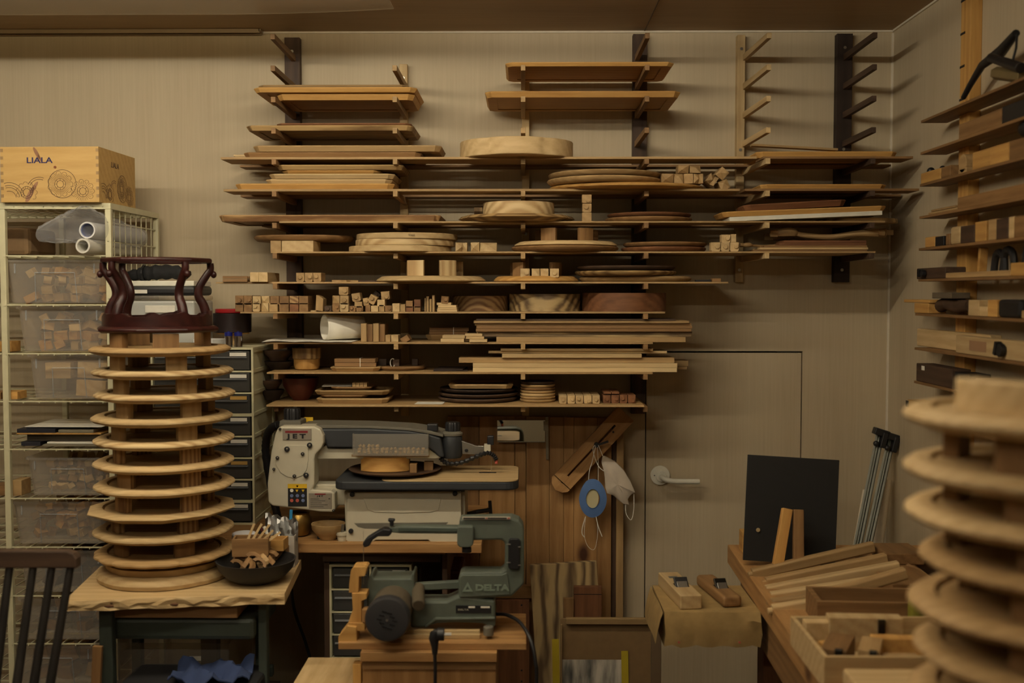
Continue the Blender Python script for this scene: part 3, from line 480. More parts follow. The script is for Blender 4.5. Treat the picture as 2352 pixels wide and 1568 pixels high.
tray(11, 756, 843, 872, 853, 3.30, .13, 'tan', 'small rectangular tray under the sticks on the eighth level', group=None); bundle('stick_bundle', 764, 823, 866, 842, 3.31, 'brown', 'rubber-banded sticks on a small tray at left of the eighth level', dz=.0135, k=11)
t = E('footed_round_tray', (P(922, 857, 3.42).x, 3.40, zof(11)), 'small round tray with three upright blocks and a white ring on it, eighth level', 'round tray')
O('base_disc', B().lathe([(.072, 0), (.079, .004), (.081, .008), (.076, .013), (.07, .013)], 48, lobes(8, .02)), W('brown', 'X'), t, smooth=True)
for x, y, w in ((-.053, -.02, .024), (-.008, -.045, .02), (.047, -.015, .018)): O('upright_block', B().box(w, .02, .021, (x, y, .0238)), W('walnut', 'Z'), t, bev=.001)
O('string_ring', B().tube([(-.018+.007*cos(a), -.061, .024+.013*sin(a)) for a in (2*pi*i/18*.82+.9 for i in range(18))], .0013, 6), PAPER, t, label='white string loop')
for i, (x0, x1) in enumerate([(1000, 1078), (1006, 1072)]): O('thin_dark_sheet', B().box(m_(x1-x0, 3.36), .12, .003, (0, 0, .0015)), W('dark', 'X'), loc=(P((x0+x1)/2, 850, 3.36).x-.005, 3.37, zof(11)+.0003+.0034*i), rot=(0, 0, .05-.12*i), label=['lower', 'upper'][i]+' of two thin dark sheets left of the lower lumber stack', cat='sheet', group='thin dark sheets')
# lowest level
G = 'small trays stacked on the lowest level'
tray(12, 724, 915, 892, 927, 3.28, .16, 'tan', 'lowest of the four small trays with blocks on them', group=G); tray(None, 734, 908, 843, 914.6, 3.29, .13, 'brown', 'second lowest of the four small trays, narrow', group=G)
tray(None, 720, 897, 893, 907.5, 3.29, .15, 'tan', 'second highest of the four small trays, wide', group=G); tray(None, 758, 889.5, 852, 896.4, 3.30, .13, 'brown', 'topmost of the four small trays', group=G)
zt = P(800, 889.5, 3.30).z+.0005; O('paper_slip', B().box(.09, .07, .0022, (0, 0, .0011)), PAPER, loc=(P(774, 889, 3.35).x, 3.36, zt), rot=(0, 0, .1), label='folded white paper on the topmost small tray, lowest level', cat='paper', bev=.0005)
for i in range(4): O('wood_block', B().box(.0105, .04, .013, (0, 0, .0065)), W('tan', 'Y'), loc=(P(813+i*8.6, 889, 3.31).x, 3.33, zt), label=NTH[i]+' from the left of the four little cubes on the topmost small tray', cat='wood block', group='little cubes on the small tray', bev=.0006)
O('paper_slip', B().box(.085, .07, .0006, (0, 0, .0003)), PAPER, loc=(P(987, 930, 3.29).x, 3.30, zof(12)+.0005), rot=(0, 0, -.05), label='flat white paper sheet at the front edge of the lowest shelf level', cat='paper')
G = 'dark round trays on the lowest level'
for i, (x0, y0, x1, y1, m) in enumerate([(1005, 925, 1190, 935, 'walnut'), (1007, 915, 1192, 924.5, 'walnut'), (1010, 905, 1190, 914.5, 'dark')]): disc(12 if i == 0 else None, x0, y0, x1, y1, m, ['lowest', 'middle', 'upper'][i]+' of the three dark round trays under the pale cutting board', group=G, z=zof(12)+i*.0142, Yc=3.40)
zt = zof(12)+.0142*3+.0005
t = O('serving_board', tray_b(m_(150, 3.31), .17, .014, .006, .02), W('tan', 'X'), loc=(P(1104, 900, 3.31).x, 3.39, zt), label='pale rectangular serving board lying on the dark round trays, lowest level', cat='board', bev=.001)
O('paper_card', B().box(.045, .022, .0006, (0, 0, .0003)), PAPER, loc=(P(1118, 893, 3.33).x, 3.36, zt+.0078), rot=(0, 0, .1), label='small white card on the pale rectangular board', cat='card')
bp = plain('plate_wood_finish', (168, 120, 72), .5)
for i in range(7): disc(None, 1195+i*.3, 0, 1277-i*.2, 7, ['tan', 'tan', 'pale', 'tan', 'brown', 'tan', 'walnut'][i], ['lowest', 'second lowest', 'third lowest', 'middle', 'third highest', 'second highest', 'topmost'][i]+' of the seven small round plates in the stack', group='stack of small round plates', z=zof(12)+i*.0091, Yc=3.36, name='wooden_plate', cat='plate')
for i in range(5): BL(12, 1284+i*19, 911, 1302+i*19, 930, 'g', 'pale', NTH[i]+' from the left of the five pale pegged blocks on the lowest level', 'five pale pegged blocks', v=i, Yf=3.29, dp=.12)
for i in range(4): BL(12, 1385+i*19, 905, 1403+i*19, 924, 'g', 'red', NTH[i]+' from the left of the four reddish pegged blocks on the lowest level', 'four reddish pegged blocks', v=i, Yf=3.30, dp=.08)
for i in range(2): bx('wood_stick', None, 1386+i*19, 900, 1404+i*19, 904.6, 3.30, .11, W('red', 'Y'), ['left', 'right'][i]+' of the two flat reddish sticks lying across the reddish pegged blocks', 'stick', 'flat sticks on reddish blocks')
# ---------------------------------------------------------------- right end of the rack
tray(4, 1738, 348, 2065, 362, 3.31, .24, 'honey', 'long honey tray at the corner end of the uppermost shelf level', group=None)
o = bx('thin_stick', None, 1727, 335, 1925, 340, 3.36, .03, W('tan', 'X'), 'thin stick lying tilted on the honey tray by the pale post', 'stick', rot=(0, radians(3.2), 0), bev=.0005)
tray(5, 1748, 425, 2040, 437, 3.31, .24, 'honey', 'honey tray at the corner end of the second shelf level', group=None)
G = 'boards leaning in a stack at the corner end of the third level'
disc(6, 1875, 498, 2058, 508, 'olive', 'pale oval board at the bottom of the corner stack, third level', kind='slab', sy=.7, name='oval_board', cat='board', group=G, Yc=3.42)
o = bx('white_board', None, 1676, 491, 2027, 501, 3.30, .14, WHITE, 'white painted panel tilted in the corner stack, third level', 'panel', G, rot=(0, radians(-2.4), 0)); 
o = tray(None, 1660, 470, 2040, 482, 3.30, .18, 'honey', 'honey tray tilted on the white panel, third level', group=G, ry=radians(-2.2))
o = tray(None, 1710, 456, 1948, 471, 3.30, .14, 'red', 'dark reddish tray on top of the corner stack, third level', group=G, ry=radians(-3.2))
G = 'pegged blocks at the corner end of the fourth level'
for x0, y0, x1, y1, kd, lb in [(1633, 558, 1655, 579, 'g', 'lower left pegged block'), (1656, 558, 1676, 579, 'g', 'lower middle pegged block'), (1677, 557, 1697, 578, 'g', 'lower right pegged block'), (1657, 538, 1678, 557, 'g', 'upper left pegged block'), (1679, 537, 1691, 556, 'p', 'upper right rounded block')]:
    BL(7 if y1 > 570 else 12, x0, y0, x1, y1, kd, 'pale', lb+' of the small pile at the right of the fourth level', G, v=int(x0), dp=.03)
def carved_leg(loc, rot, label, s=1, n='carved_leg', mat='tan'):
    pts = curve([(0, 0, 0), (.05, 0, .006), (.1, 0, -.004), (.2, 0, -.008), (.3, 0, .008), (.38, 0, .012)], 5); k = len(pts)
    r = [(.012+.006*sin(min(i/8, 1)*pi) if i < 8 else .0085+.003*(i/k)+(.006*max(0, (i/k-.75))*4 if i/k > .75 else 0))*s for i in range(k)]
    b = B(); b.tube([Vector(p)*s for p in pts], r, 8); b.box(.03*s, .022*s, .024*s, (-.012*s, 0, 0)); b.box(.028*s, .018*s, .018*s, (.39*s, 0, .013*s))
    return O(n, b, W(mat, 'X'), loc=loc, rot=rot, label=label, cat='carved leg', group='carved curved legs on the fourth level', bev=.0015)
zb = zof(7)
for i, (x0, x1, y0, y1, m) in enumerate([(1730, 1992, 574, 579, 'brown'), (1745, 1994, 569, 573.5, 'pale'), (1755, 1992, 564, 568.4, 'brown'), (1790, 1990, 558, 563.4, 'red'), (1800, 1990, 552, 557.4, 'red')]): bx('thin_board', 7 if i == 0 else 's', x0, y0, x1, y1, 3.31, .1, W(m, 'X'), ['lowest', 'second', 'third', 'fourth', 'topmost'][i]+' board counted from below in the thin pile under the carved legs', 'board', 'thin boards under the carved legs', bev=.0005)
carved_leg((P(1780, 552, 3.42).x, 3.46, zb+.052), (0, 0, -.08), 'longer carved curved leg lying behind on the thin boards, fourth level', .92); carved_leg((P(1790, 555, 3.33).x, 3.36, zb+.058), (.3, .03, -.04), 'front carved curved leg reaching toward the corner, fourth level', .8)
carved_leg((P(1705, 568, 3.33).x, 3.32, zb+.02), (1.2, 0, .42), 'short-looking carved leg pointing at the camera side, fourth level', .42)
# ================================================================ right wall ledges with planes
XO, XI = 1.115, 1.188
def RY(px): return 2500*XO/(px-1202)
LW = [277, 350, 423, 497, 570, 641, 719, 798, 875, 950]; YE = 3.09
ZW = [P(2105, y, YE).z for y in LW]
for i, z in enumerate(ZW):
    e = YE+(.02 if i > 5 else 0); O('wall_ledge', B().box(XI-XO, e-1.75, .007, (0, 0, -.0035)), W('brown', 'Y'), loc=((XI+XO)/2, (e+1.75)/2, z), label=NTH[i]+' narrow wooden ledge from the top on the right wall', cat='ledge', group='narrow ledges on the right wall', bev=.0006)
for j, (ya, yb) in enumerate([(2.905, 2.97), (2.0, 2.065)]):
    t = E('ledge_post', (XR, (ya+yb)/2, ZW[-1]-.08), ['honey coloured upright post carrying the ledges on the right wall', 'nearer upright post carrying the ledges of the right wall'][j], 'post'); zt = ZC-.02 if j == 0 else ZW[0]+.3
    O('post', B().box(.03, yb-ya, zt-(ZW[-1]-.08), (-.0155, 0, (zt-(ZW[-1]-.08))/2)), W('honey', 'Z'), t, bev=.001)
    for i in range(6 if j == 0 else 0): O('notch_mark', B().box(.001, .03, .006, (-.0312, .018, ZW[0]-(ZW[-1]-.08)+.09*(i+.4)*.97)), BLACK, t)
def rw(n, k, x0, y0, x1, mat, label, dx=.05, cat='wood block', group='tools and blocks on the right wall ledges', dz=0, X=None, h=None, bev=.002, parent=None):
    Xf = X or XO+.004; Y0, Y1 = 2500*Xf/(x1-1202), 2500*Xf/(x0-1202)
    if Y1 > YE-.002 and x0 > 2060 : pass
    z0 = ZW[k]+.0004+dz; hh = h if h else P(x0, y0, Y1).z-z0
    return O(n, B().box(dx, Y1-Y0, hh, (0, 0, hh/2)), mat, loc=(Xf+dx/2, (Y0+Y1)/2, z0), label=label, cat=cat, group=group, bev=bev)
# clamp on the top ledge
t = E('black_clamp', (1.15, 2.65, ZW[0]+.0005), 'black hand clamp leaning on the top ledge of the right wall', 'clamp'); o = t.location
def cl(pts): return [Vector((x, PX(px, py, x).y, PX(px, py, x).z))-o for px, py, x in pts]
O('handle_bar', B().tube(cl([(2213, 224, 1.15), (2228, 196, 1.15), (2256, 150, 1.145), (2300, 118, 1.14), (2334, 76, 1.13)]), [.007, .008, .010, .014, .009], 10), BLACK, t, smooth=True)
O('jaw_bar', B().tube(cl([(2275, 132, 1.11), (2345, 156, 1.11)]), [.011, .013], 8), BLACK, t, bev=.002); O('jaw_pad', B().tube(cl([(2288, 168, 1.13), (2352, 176, 1.13)]), .016, 6), plain('worn_brass', (120, 104, 68), .6, .3), t, bev=.002)
O('wire_bow', B().tube(cl([(2336, 80, 1.13), (2334, 110, 1.125), (2326, 140, 1.12)]), .003, 6), BLACK, t, smooth=True)
HN, TN, BR, PL = W('honey', 'Y'), W('tan', 'Y'), W('brown', 'Y'), W('pale', 'Y')
rw('wood_block', 1, 2190, 291, 2285, BR, 'reddish brown long block on the second ledge of the right wall', h=.038); rw('sanding_block', 1, 2287, 291, 2345, BLACK, 'black block next to the reddish block on the second ledge', h=.04)
t = rw('plane_body', 2, 2106, 398, 2150, HN, 'small pale plane with dark knobs at the corner end of the third ledge', cat='hand plane', h=.03)
O('knob', B().sph(.011, (-.005, .05, .034)).sph(.008, (-.005, -.035, .032)), BLACK, t, smooth=True)
rw('wood_block', 2, 2152, 398, 2172, BR, 'small brown block behind the little plane on the third ledge', h=.03)
b = B(); b.cyl(.024, .024, .05, (0, 0, .024), 'X', 20).box(.05, .05, .012, (0, 0, .006)); O('rounded_block', b, TN, loc=(1.145, RY(2195), ZW[2]+.0004), label='rounded block in the middle of the third ledge', cat='wood block', bev=.002)
rw('wood_block', 2, 2222, 368, 2262, HN, 'left half of the bright yellow long block on the third ledge', h=.043); rw('wood_block', 2, 2263, 368, 2303, HN, 'right half of the bright yellow long block on the third ledge', h=.043); rw('wood_block', 2, 2305, 368, 2352, BR, 'dark brown block right of the yellow ones on the third ledge', h=.043)
b = B(); b.sph(.03, (0, 0, 0), (1, 1.3, .75)); O('black_cap', b, BLACK, loc=(1.15, RY(2322), ZW[2]+.0665), smooth=True, label='black rounded cap on the brown block of the third ledge', cat='cap')  # rounded cap sitting on the brown block
rw('batten', 3, 2124, 490, 2188, TN, 'thin slat on the fourth ledge of the right wall', h=.006); rw('batten', 3, 2130, 483, 2186, TN, 'second thin slat lying on the first on the fourth ledge', h=.006, dz=.0065)
rw('long_block', 3, 2190, 470, 2400, BR, 'long low brown block along the fourth ledge', h=.03)
for i, (x0, x1, h, m, lb) in enumerate([(2118, 2140, .028, HN, 'small square block at the corner end'), (2141, 2160, .026, BLACK, 'small black block'), (2165, 2174, .03, BR, 'thin reddish block'), (2175, 2197, .046, PL, 'rounded pale block'), (2198, 2229, .044, W('walnut', 'Y'), 'dark long block behind the rounded pale one'), (2231, 2256, .049, HN, 'tall honey block'), (2261, 2278, .05, TN, 'tall narrow block'), (2279, 2305, .048, W('walnut', 'Y'), 'tall dark block'), (2307, 2318, .049, PL, 'thin bright block'), (2319, 2352, .048, BR, 'brown block at the picture edge')]):
    rw('wood_block', 4, x0, 0, x1, m, lb+' on the fifth ledge of the right wall', h=h, bev=.006 if i == 3 else .002)
def plane(k, x0, x1, h, mat, label, hole=.5, lab=False, iron=True, X=None, dx=.055):
    Xf = X or XO+.004; Y0, Y1 = 2500*Xf/(x1-1202), 2500*Xf/(x0-1202); L = Y1-Y0; t = E('hand_plane', (Xf+dx/2, (Y0+Y1)/2, ZW[k]+.0006), label, 'hand plane', 'planes on the right wall ledges')
    O('body', B().box(dx, L, h, (0, 0, h/2)), mat, t, bev=.0025); yc = L*(hole-.5)
    O('mouth', B().box(.002, .05, h*.5, (-dx/2, -yc, h*.5)), plain('mouth_recess', (30, 24, 20), .9), t)
    if iron: O('iron', B().box(.02, .012, h*.7, (-dx/2-.006, -yc-.012, h*.55), (radians(20), 0, 0)).cyl(h*.34, h*.34, .012, (-dx/2-.008, -yc-.03, h*.48), 'X', 20), BLACK, t, bev=.001)
    if lab: O('paper_label', B().box(.0008, L*.2, h*.55, (-dx/2-.0006, L*.22, h*.52)), plain('faded_label', (150, 116, 84), .8), t)
    return t
plane(5, 2100, 2165, .03, W('walnut', 'Y'), 'dark plane with a steel adjuster at the corner end of the sixth ledge', .2); O('adjuster', B().cyl(.008, .008, .05, (0, 0, 0), 'Y', 12), BLACK, loc=(1.145, RY(2100)-.03+.055, ZW[5]+.017), label='black round adjuster rod poking out at the end of the sixth ledge', cat='adjuster')
rw('long_block', 5, 2166, 0, 2312, TN, 'long tan block along the sixth ledge', h=.014, dz=0); rw('long_block', 5, 2313, 0, 2420, HN, 'honey block at the right part of the sixth ledge', h=.03)
for i, (px, hh) in enumerate([(2255, .045), (2275, .05), (2325, .04)]): O('plane_knob', B().tube(curve([(0, .03, 0), (0, .02, hh*.8), (0, 0, hh), (0, -.025, hh*.7), (0, -.03, 0)], 5), .009, 8), BLACK, loc=(1.15, RY(px), ZW[5]+(.0148 if px < 2310 else .031)), smooth=True, label=['left', 'middle', 'right'][i]+' dark curved plane knob standing on the sixth ledge', cat='handle', group='dark handles on the sixth ledge')  # knobs of planes, set as separate things on the ledge
O('wood_wedge', B().box(.02, .012, .06, (0, 0, .03), (radians(8), 0, 0)), HN, loc=(1.15, RY(2218), ZW[5]+.015), label='small upright wedge standing on the tan block of the sixth ledge', cat='wedge', bev=.001)
rw('wood_block', 6, 2096, 0, 2128, HN, 'honey block at the corner end of the seventh ledge', h=.028); rw('flat_stick', 6, 2072, 0, 2130, HN, 'flat stick jutting toward the corner over the seventh ledge', h=.009, dz=.029)
b = B(); b.tube(curve([(0, .1, .0), (0, .05, .008), (0, -.02, .002), (0, -.1, .004)], 6), [.018]*8+[.02]*6+[.016]*5, 12); O('gnarled_stick', b, W('walnut', 'Y'), loc=(1.15, RY(2160), ZW[6]+.021), smooth=True, label='gnarled dark rounded piece on the seventh ledge', cat='wood piece')
rw('grey_stone', 6, 2136, 0, 2180, plain('whetstone', (96, 84, 66), .9), 'greyish flat stone lying on the gnarled piece, seventh ledge', h=.016, dz=.042)
rw('wood_block', 6, 2219, 0, 2243, PL, 'pale block in the middle of the seventh ledge', h=.04); rw('wood_block', 6, 2244, 0, 2262, PL, 'low pale block of the seventh ledge', h=.024); rw('wood_block', 6, 2263, 0, 2284, HN, 'honey block of the seventh ledge', h=.041); rw('dark_case', 6, 2286, 0, 2336, BLACK, 'black case on the seventh ledge', h=.042, bev=.008)
rw('wood_block', 6, 2340, 0, 2400, TN, 'tan block at the picture edge of the seventh ledge', h=.018)
plane(7, 2103, 2270, .05, PL, 'long pale plane at the corner end of the eighth ledge', .9, dx=.03, X=XO+.036, iron=False); plane(7, 2192, 2400, .045, PL, 'nearer pale plane with a printed label on the eighth ledge', .52, True, dx=.03, X=XO+.003)
rw('wood_box', 8, 2103, 0, 2185, W('walnut', 'Y'), 'dark wooden box with a small white tag on the ninth ledge', h=.05, cat='box'); O('paper_tag', B().box(.0008, .022, .012), PAPER, loc=(XO+.003, RY(2116), ZW[8]+.04), label='small white tag stuck on the dark box of the ninth ledge', cat='tag')
plane(8, 2190, 2225, .045, BLACK, 'black iron-bodied plane beside the dark box on the ninth ledge', .6); plane(8, 2238, 2420, .04, PL, 'pale plane with an oblong hole at the right of the ninth ledge', .2, iron=False)
t = rw('printed_box', 9, 2084, 0, 2180, plain('kraft_card', (176, 142, 88), .8), 'kraft cardboard box with black printed marks on the lowest ledge', h=.033, cat='box')
b = B(); L = t.dimensions.y; f = -.0255
b2 = B(); b2.box(.0008, .022, .018, (f, .11*L/.22, .02)); 
for y in (.0, -.012): b2.box(.0008, .006, .004, (f, y, .024)).box(.0008, .006, .004, (f, y, .017)).box(.0008, .006, .004, (f, y, .010))
b2.box(.0008, .001, .018, (f, .03, .018)).box(.0008, .018, .001, (f, .022, .026))
O('printed_marks', b2, BLACK, t)
# ================================================================ left: white wire rack
YR, YRB = 3.12, 3.53; HR = [584, 697, 809, 919, 1029, 1142, 1254, 1366, 1476, 1588]; ZR = [P(125, y, YR).z for y in HR]; ZT = P(125, 466, YR).z
xr_, xl_, xm_ = P(249, 600, YR).x, -1.93, P(6, 600, YR).x
t = E('wire_rack', ((xr_+xl_)/2, (YR+YRB)/2, 0), 'tall white steel wire rack holding clear bins at the left wall side', 'rack'); ox, oy = (xr_+xl_)/2, (YR+YRB)/2; pw = .017
for x in (xl_, xm_, xr_):
    for y in (YR+pw/2, YRB): O('post', B().box(pw, pw, ZT-.0175, (x-ox, y-oy, ZT/2-.00875)), CREAM, t, bev=.002)
O('top_frame', B().box(xr_-xl_+pw, pw, .017, (0, YR+pw/2-oy, ZT-.0085)).box(xr_-xl_+pw, pw, .017, (0, YRB-oy, ZT-.0085)).box(pw, YRB-YR-pw*1.6, .017, (xr_-ox, pw*.25, ZT-.0085)).box(pw, YRB-YR-pw*1.6, .017, (xl_-ox, pw*.25, ZT-.0085)), CREAM, t)
def wires(z, n=15):
    b = B(); w = .0016
    for y in (YR+.004, YR+.1, YR+.2, YR+.3, YRB-.005): b.box(xr_-xl_, w*2.2, w*2.2, (0, y-oy, z-w*1.2))
    for i in range(n*1): b.box(w*1.7, YRB-YR, w*1.7, (xl_-ox+(xr_-xl_)*(i+.5)/n, 0, z-w*1.2-.0035))
    return b
for z in ZR+[ZT-.004]: O('wire_shelf', wires(z-.002, 16 if z < ZT-.01 else 26), CREAM, t)
b = B()
for i in range(8): b.box(.0025, .0025, .24, (xr_-ox, YR+pw+.045*(i+.7)-oy, ZT-.13))
for i in range(5): b.box(.003, YRB-YR, .003, (xr_-ox, 0, ZT-.055-.055*i))
O('side_grid', b, CREAM, t)
# wooden crate on the rack
bw, bd, bh = .284, .27, .157; cxx = P(229, 460, 3.09).x
t = E('wooden_crate', (cxx-bw/2, 3.10+bd/2, ZT+.0005), 'pine wine crate with printed flowers on top of the white rack', 'crate', rot=(0, 0, radians(-1.5)))
o = O('body', B().rings([[(-bw/2, -bd/2, 0), (bw/2, -bd/2, 0), (bw/2, bd/2, 0), (-bw/2, bd/2, 0)], [(-bw/2, -bd/2, bh), (bw/2, -bd/2, bh), (bw/2, bd/2, bh), (-bw/2, bd/2, bh)], [(-bw/2+.01, -bd/2+.01, bh), (bw/2-.01, -bd/2+.01, bh), (bw/2-.01, bd/2-.01, bh), (-bw/2+.01, bd/2-.01, bh)], [(-bw/2+.01, -bd/2+.01, .01), (bw/2-.01, -bd/2+.01, .01), (bw/2-.01, bd/2-.01, .01), (-bw/2+.01, bd/2-.01, .01)]]), W('crate', 'X'), t, bev=.0006)
b = B()
for i in range(7):
    for sx in (-1, 1): b.box(.008, .0006, .009, (sx*(bw/2-.004), -bd/2-.0002, .018+i*.0215))
O('finger_joints', b, W('tan', 'Z'), t)
INK = plain('ink_blue', (44, 40, 84), .8); INKB = plain('ink_brown', (84, 62, 48), .8)
KN = plain('knot_plum', (148, 108, 80), .8, var=.2)
for (x, z, rx, rz, an) in ((-.036, .138, .005, .02, -.5), (-.028, .125, .003, .012, -.5), (-.058, .022, .007, .026, .5), (-.046, .042, .005, .02, .6)):
    O('knot', B().prism([(x+rx*cos(q)*cos(an)+rz*sin(q)*sin(an), min(.156, max(.001, z-rx*cos(q)*sin(an)+rz*sin(q)*cos(an)))) for q in (2*pi*i/20 for i in range(20))], -bd/2-.0003, -bd/2+.0002), KN, t)
text('LIALA', .0165, INK, t, (-.029, -bd/2-.0004, .118), ext=.0003, bold=.0004, sx=1.3)
text('LIALA', .0165, INKB, t, (bw/2+.0004, -.02, .115), rot=(pi/2, 0, pi/2), ext=.0003)
def ring(b, x, z, r, w=.0007, f=-1, n=28, a0=0, a1=2*pi):
    R = []
    for i in range(n+1):
        a = a0+(a1-a0)*i/n; R.append([(x+(r+s)*cos(a), f+d, z+(r+s)*sin(a)) for s, d in ((-w, 0), (w, 0), (w, -.0003), (-w, -.0003))])
    b.rings(R)
def rad(b, x, z, r0, r1, n, f, w=.0004):
    for i in range(n):
        a = 2*pi*i/n; c = ((r0+r1)/2); b.box(w*2, .0004, r1-r0, (x+c*cos(a), f, z+c*sin(a)), (0, pi/2-a, 0))
def flowers(b, f):
    q = .0012
    for x, z, r, R_, n in ((-.067, .028, .017, .03, 26), (.03, .051, .016, .036, 40), (.095, .031, .016, .033, 30)):
        for rr in (r, r*.62): ring(b, x, z, rr, .0006, f)
        rad(b, x, z, r*.62, r, 14 if x < 0 else 8, f)
        for i in range(11):
            a = 2*pi*i/11
            if z+R_*sin(a) > .008: ring(b, x+R_*.82*cos(a), z+R_*.82*sin(a), R_*.2, .0004, f, 12, a-1.6, a+1.6)
        if n > 26: rad(b, x, z+.0, r*1.15, R_*.85, n, f, .0003)
    ring(b, .036, .052, .04, .0006, f, 36); 
    for r in (.02, .03, .036, .044): ring(b, -.118, .012, r, .0006, f, 20, .1, 1.9)
    for r in (.03, .036): ring(b, -.03, .035, r, .0006, f, 20, 1.2, 2.7)
b = B(); flowers(b, -bd/2-.0004); O('printed_flowers', b, INKB, t)
b = B(); flowers(b, -bw/2-.0004); o = O('printed_flowers', b, INKB, t, rot=(0, 0, pi/2)); o.scale = (.9, 1, 1)
O('knot', B().cyl(.004, .004, .0008, (.016, -bd/2-.0004, .099), 'Y', 14), plain('knot_brown', (120, 70, 40), .8), t)
# level under the top: bagged roll and foam roll
z = ZR[0]
def hroll(px, py, Y, r, L, mat, label, name, zb=None, th=.006, rz=0):
    c = P(px, py, Y); z_ = zb+r if zb is not None else c.z
    return O(name, B().rings([[(rr*cos(a), y, rr*sin(a)) for a in (2*pi*i/32 for i in range(32))] for rr, y in ((r, 0), (r, L), (r-th, L), (r-th, 0))], closed=True), mat, loc=(c.x, Y, z_), rot=(0, 0, rz), smooth=True, label=label, cat='roll')
FOAM = clear('foam_plastic', (225, 222, 210), .8, .6)
hroll(190, 568, 3.06, .021, .36, FOAM, 'hollow white foam roll lying on the top wire shelf', 'foam_roll', z+.001, .005, -.05)
rl = hroll(200, 534, 3.08, .0235, .36, plain('roll_white', (215, 215, 215), .6), 'white roll with a bluish hollow core inside the clear bag', 'packaging_roll', z+.001+.0425, .004, -.05)
O('inner_core', B().rings([[(rr*cos(a), y, rr*sin(a)) for a in (2*pi*i/28 for i in range(28))] for rr, y in ((.0193, .004), (.0193, .34), (.018, .34), (.018, .004))], closed=True), plain('core_blue', (105, 112, 150), .5), rl, smooth=True)
b = B(); c0 = P(200, 534, 3.08); R = []; K = [(-.128, -.03, -.01, .004, .008), (-.12, -.03, -.008, .012, .018), (-.08, -.03, .0, .02, .03), (-.04, -.02, .012, .028, .04), (-.005, 0, .022, .03, .05), (.015, .05, .012, .034, .042), (.03, .2, .0, .034, .034), (.03, .33, .0, .03, .03)]
for i in range(36):
    u = i/35*(len(K)-1); k = min(int(u), len(K)-2); f = u-k; dx, dy, dz, rx, rz = [K[k][q]*(1-f)+K[k+1][q]*f for q in range(5)]; g = max(0, min(1, 4.5-u))
    R.append([(dx+cos(a)*rx*(1-.75*g), dy+cos(a)*rx*g, dz+sin(a)*rz*(1+.16*abs(sin(3.5*a+.35*i))**3+.10*sin(9*a+.6*i)*g+.05*sin(17*a-1.1*i))) for a in (2*pi*j/60 for j in range(60))])
b.rings(R); O('plastic_bag', b, FILM, loc=(c0.x, 3.075, ZR[0]+.062), smooth=True, label='crumpled clear plastic bag around the upper roll on the top wire shelf', cat='plastic bag')
# clear bins with offcuts
def bin_(i, x0, x1, y0, lab, dp=.36, mat=None, Yf=3.135, xb0=None, fill=(5, 3, 3), sz=.034, fmat=('tan', 'pale', 'honey', 'pale'), lid=False, arch=True, flab='wood offcut inside the clear bin'):
    z0 = ZR[i]+.0008; X0, X1 = P(x0, y0, Yf).x, P(x1, y0, Yf).x; h = P(x0, y0, Yf).z-z0; w = X1-X0; tp = .016; b = B(); r = .012
    def rr(w, d, z, c): w /= 2; d /= 2; return [(w-c, -d, z), (w, -d+c, z), (w, d-c, z), (w-c, d, z), (-w+c, d, z), (-w, d-c, z), (-w, -d+c, z), (-w+c, -d, z)]
    b.rings([rr(w-tp*2, dp-tp*2, 0, r), rr(w-.012, dp-.012, h*.93, r), rr(w, dp, h*.94, r), rr(w, dp, h, r), rr(w-.004, dp-.004, h, r), rr(w-.014, dp-.014, h*.93, r), rr(w-tp*2-.004, dp-tp*2-.004, .003, r)])
    t = O('clear_bin', b, mat or MILKY, loc=((X0+X1)/2, Yf+dp/2, z0), smooth=True, label=lab, cat='bin', group='clear bins on the white wire rack')
    if arch:
        q = w*.2; f = -dp/2; O('handle_arch', B().tube([(-q, f+.016, .004), (-q*.95, f+.006, h*.7), (q*.95, f+.006, h*.7), (q, f+.016, .004)], .0018, 6), CLEAR, t)
    for sx in (-.38, .38): O('rib', B().box(.004, .002, h*.22, (sx*w, -dp/2+.0045, h*.8)), CLEAR, t)
    nx, ny, nz = fill; W_ = w-.05; D_ = dp-.06; H_ = h*.8
    for a in range(nx):
        for c in range(ny):
            for e in range(nz):
                if random.random() < .12: continue
                s = [min(sz*random.uniform(.6, 1.15), W_/nx*.9), min(sz*random.uniform(.7, 1.2), D_/ny*.9), min(sz*random.uniform(.6, 1), H_/nz*.9)]
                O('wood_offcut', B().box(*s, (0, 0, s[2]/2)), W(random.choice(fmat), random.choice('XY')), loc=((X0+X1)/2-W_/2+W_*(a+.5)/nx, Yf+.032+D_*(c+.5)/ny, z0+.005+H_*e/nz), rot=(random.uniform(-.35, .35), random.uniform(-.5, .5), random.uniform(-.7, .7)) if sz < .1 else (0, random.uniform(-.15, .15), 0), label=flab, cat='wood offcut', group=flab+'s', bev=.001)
    return t
bin_(1, 3, 243, 596, 'clear bin of stacked wood blocks directly below the plastic rolls', fill=(6, 2, 4), flab='wood offcut in the bin right below the plastic rolls')
bin_(2, 32, 246, 703, 'clear lidded-looking bin of square block ends, second bin from the top', fill=(5, 2, 4), flab='wood offcut in the second bin from the top')
bin_(3, 58, 250, 814, 'clear bin with flat boards inside, third bin from the top', fill=(2, 2, 2), sz=.11, flab='board offcut in the third bin from the top', fmat=('pale', 'tan'))
bin_(5, 54, 250, 1051, 'open clear bin full of thin strips, under the shelf of papers', fill=(7, 2, 4), sz=.026, flab='thin strip in the bin under the papers', fmat=('brown', 'pale', 'tan'))
bin_(6, 21, 243, 1152, 'open clear bin of mixed scraps next to the tray stack, above the chair rail', fill=(7, 2, 4), sz=.03, flab='scrap in the bin above the chair rail', fmat=('tan', 'brown', 'honey'))
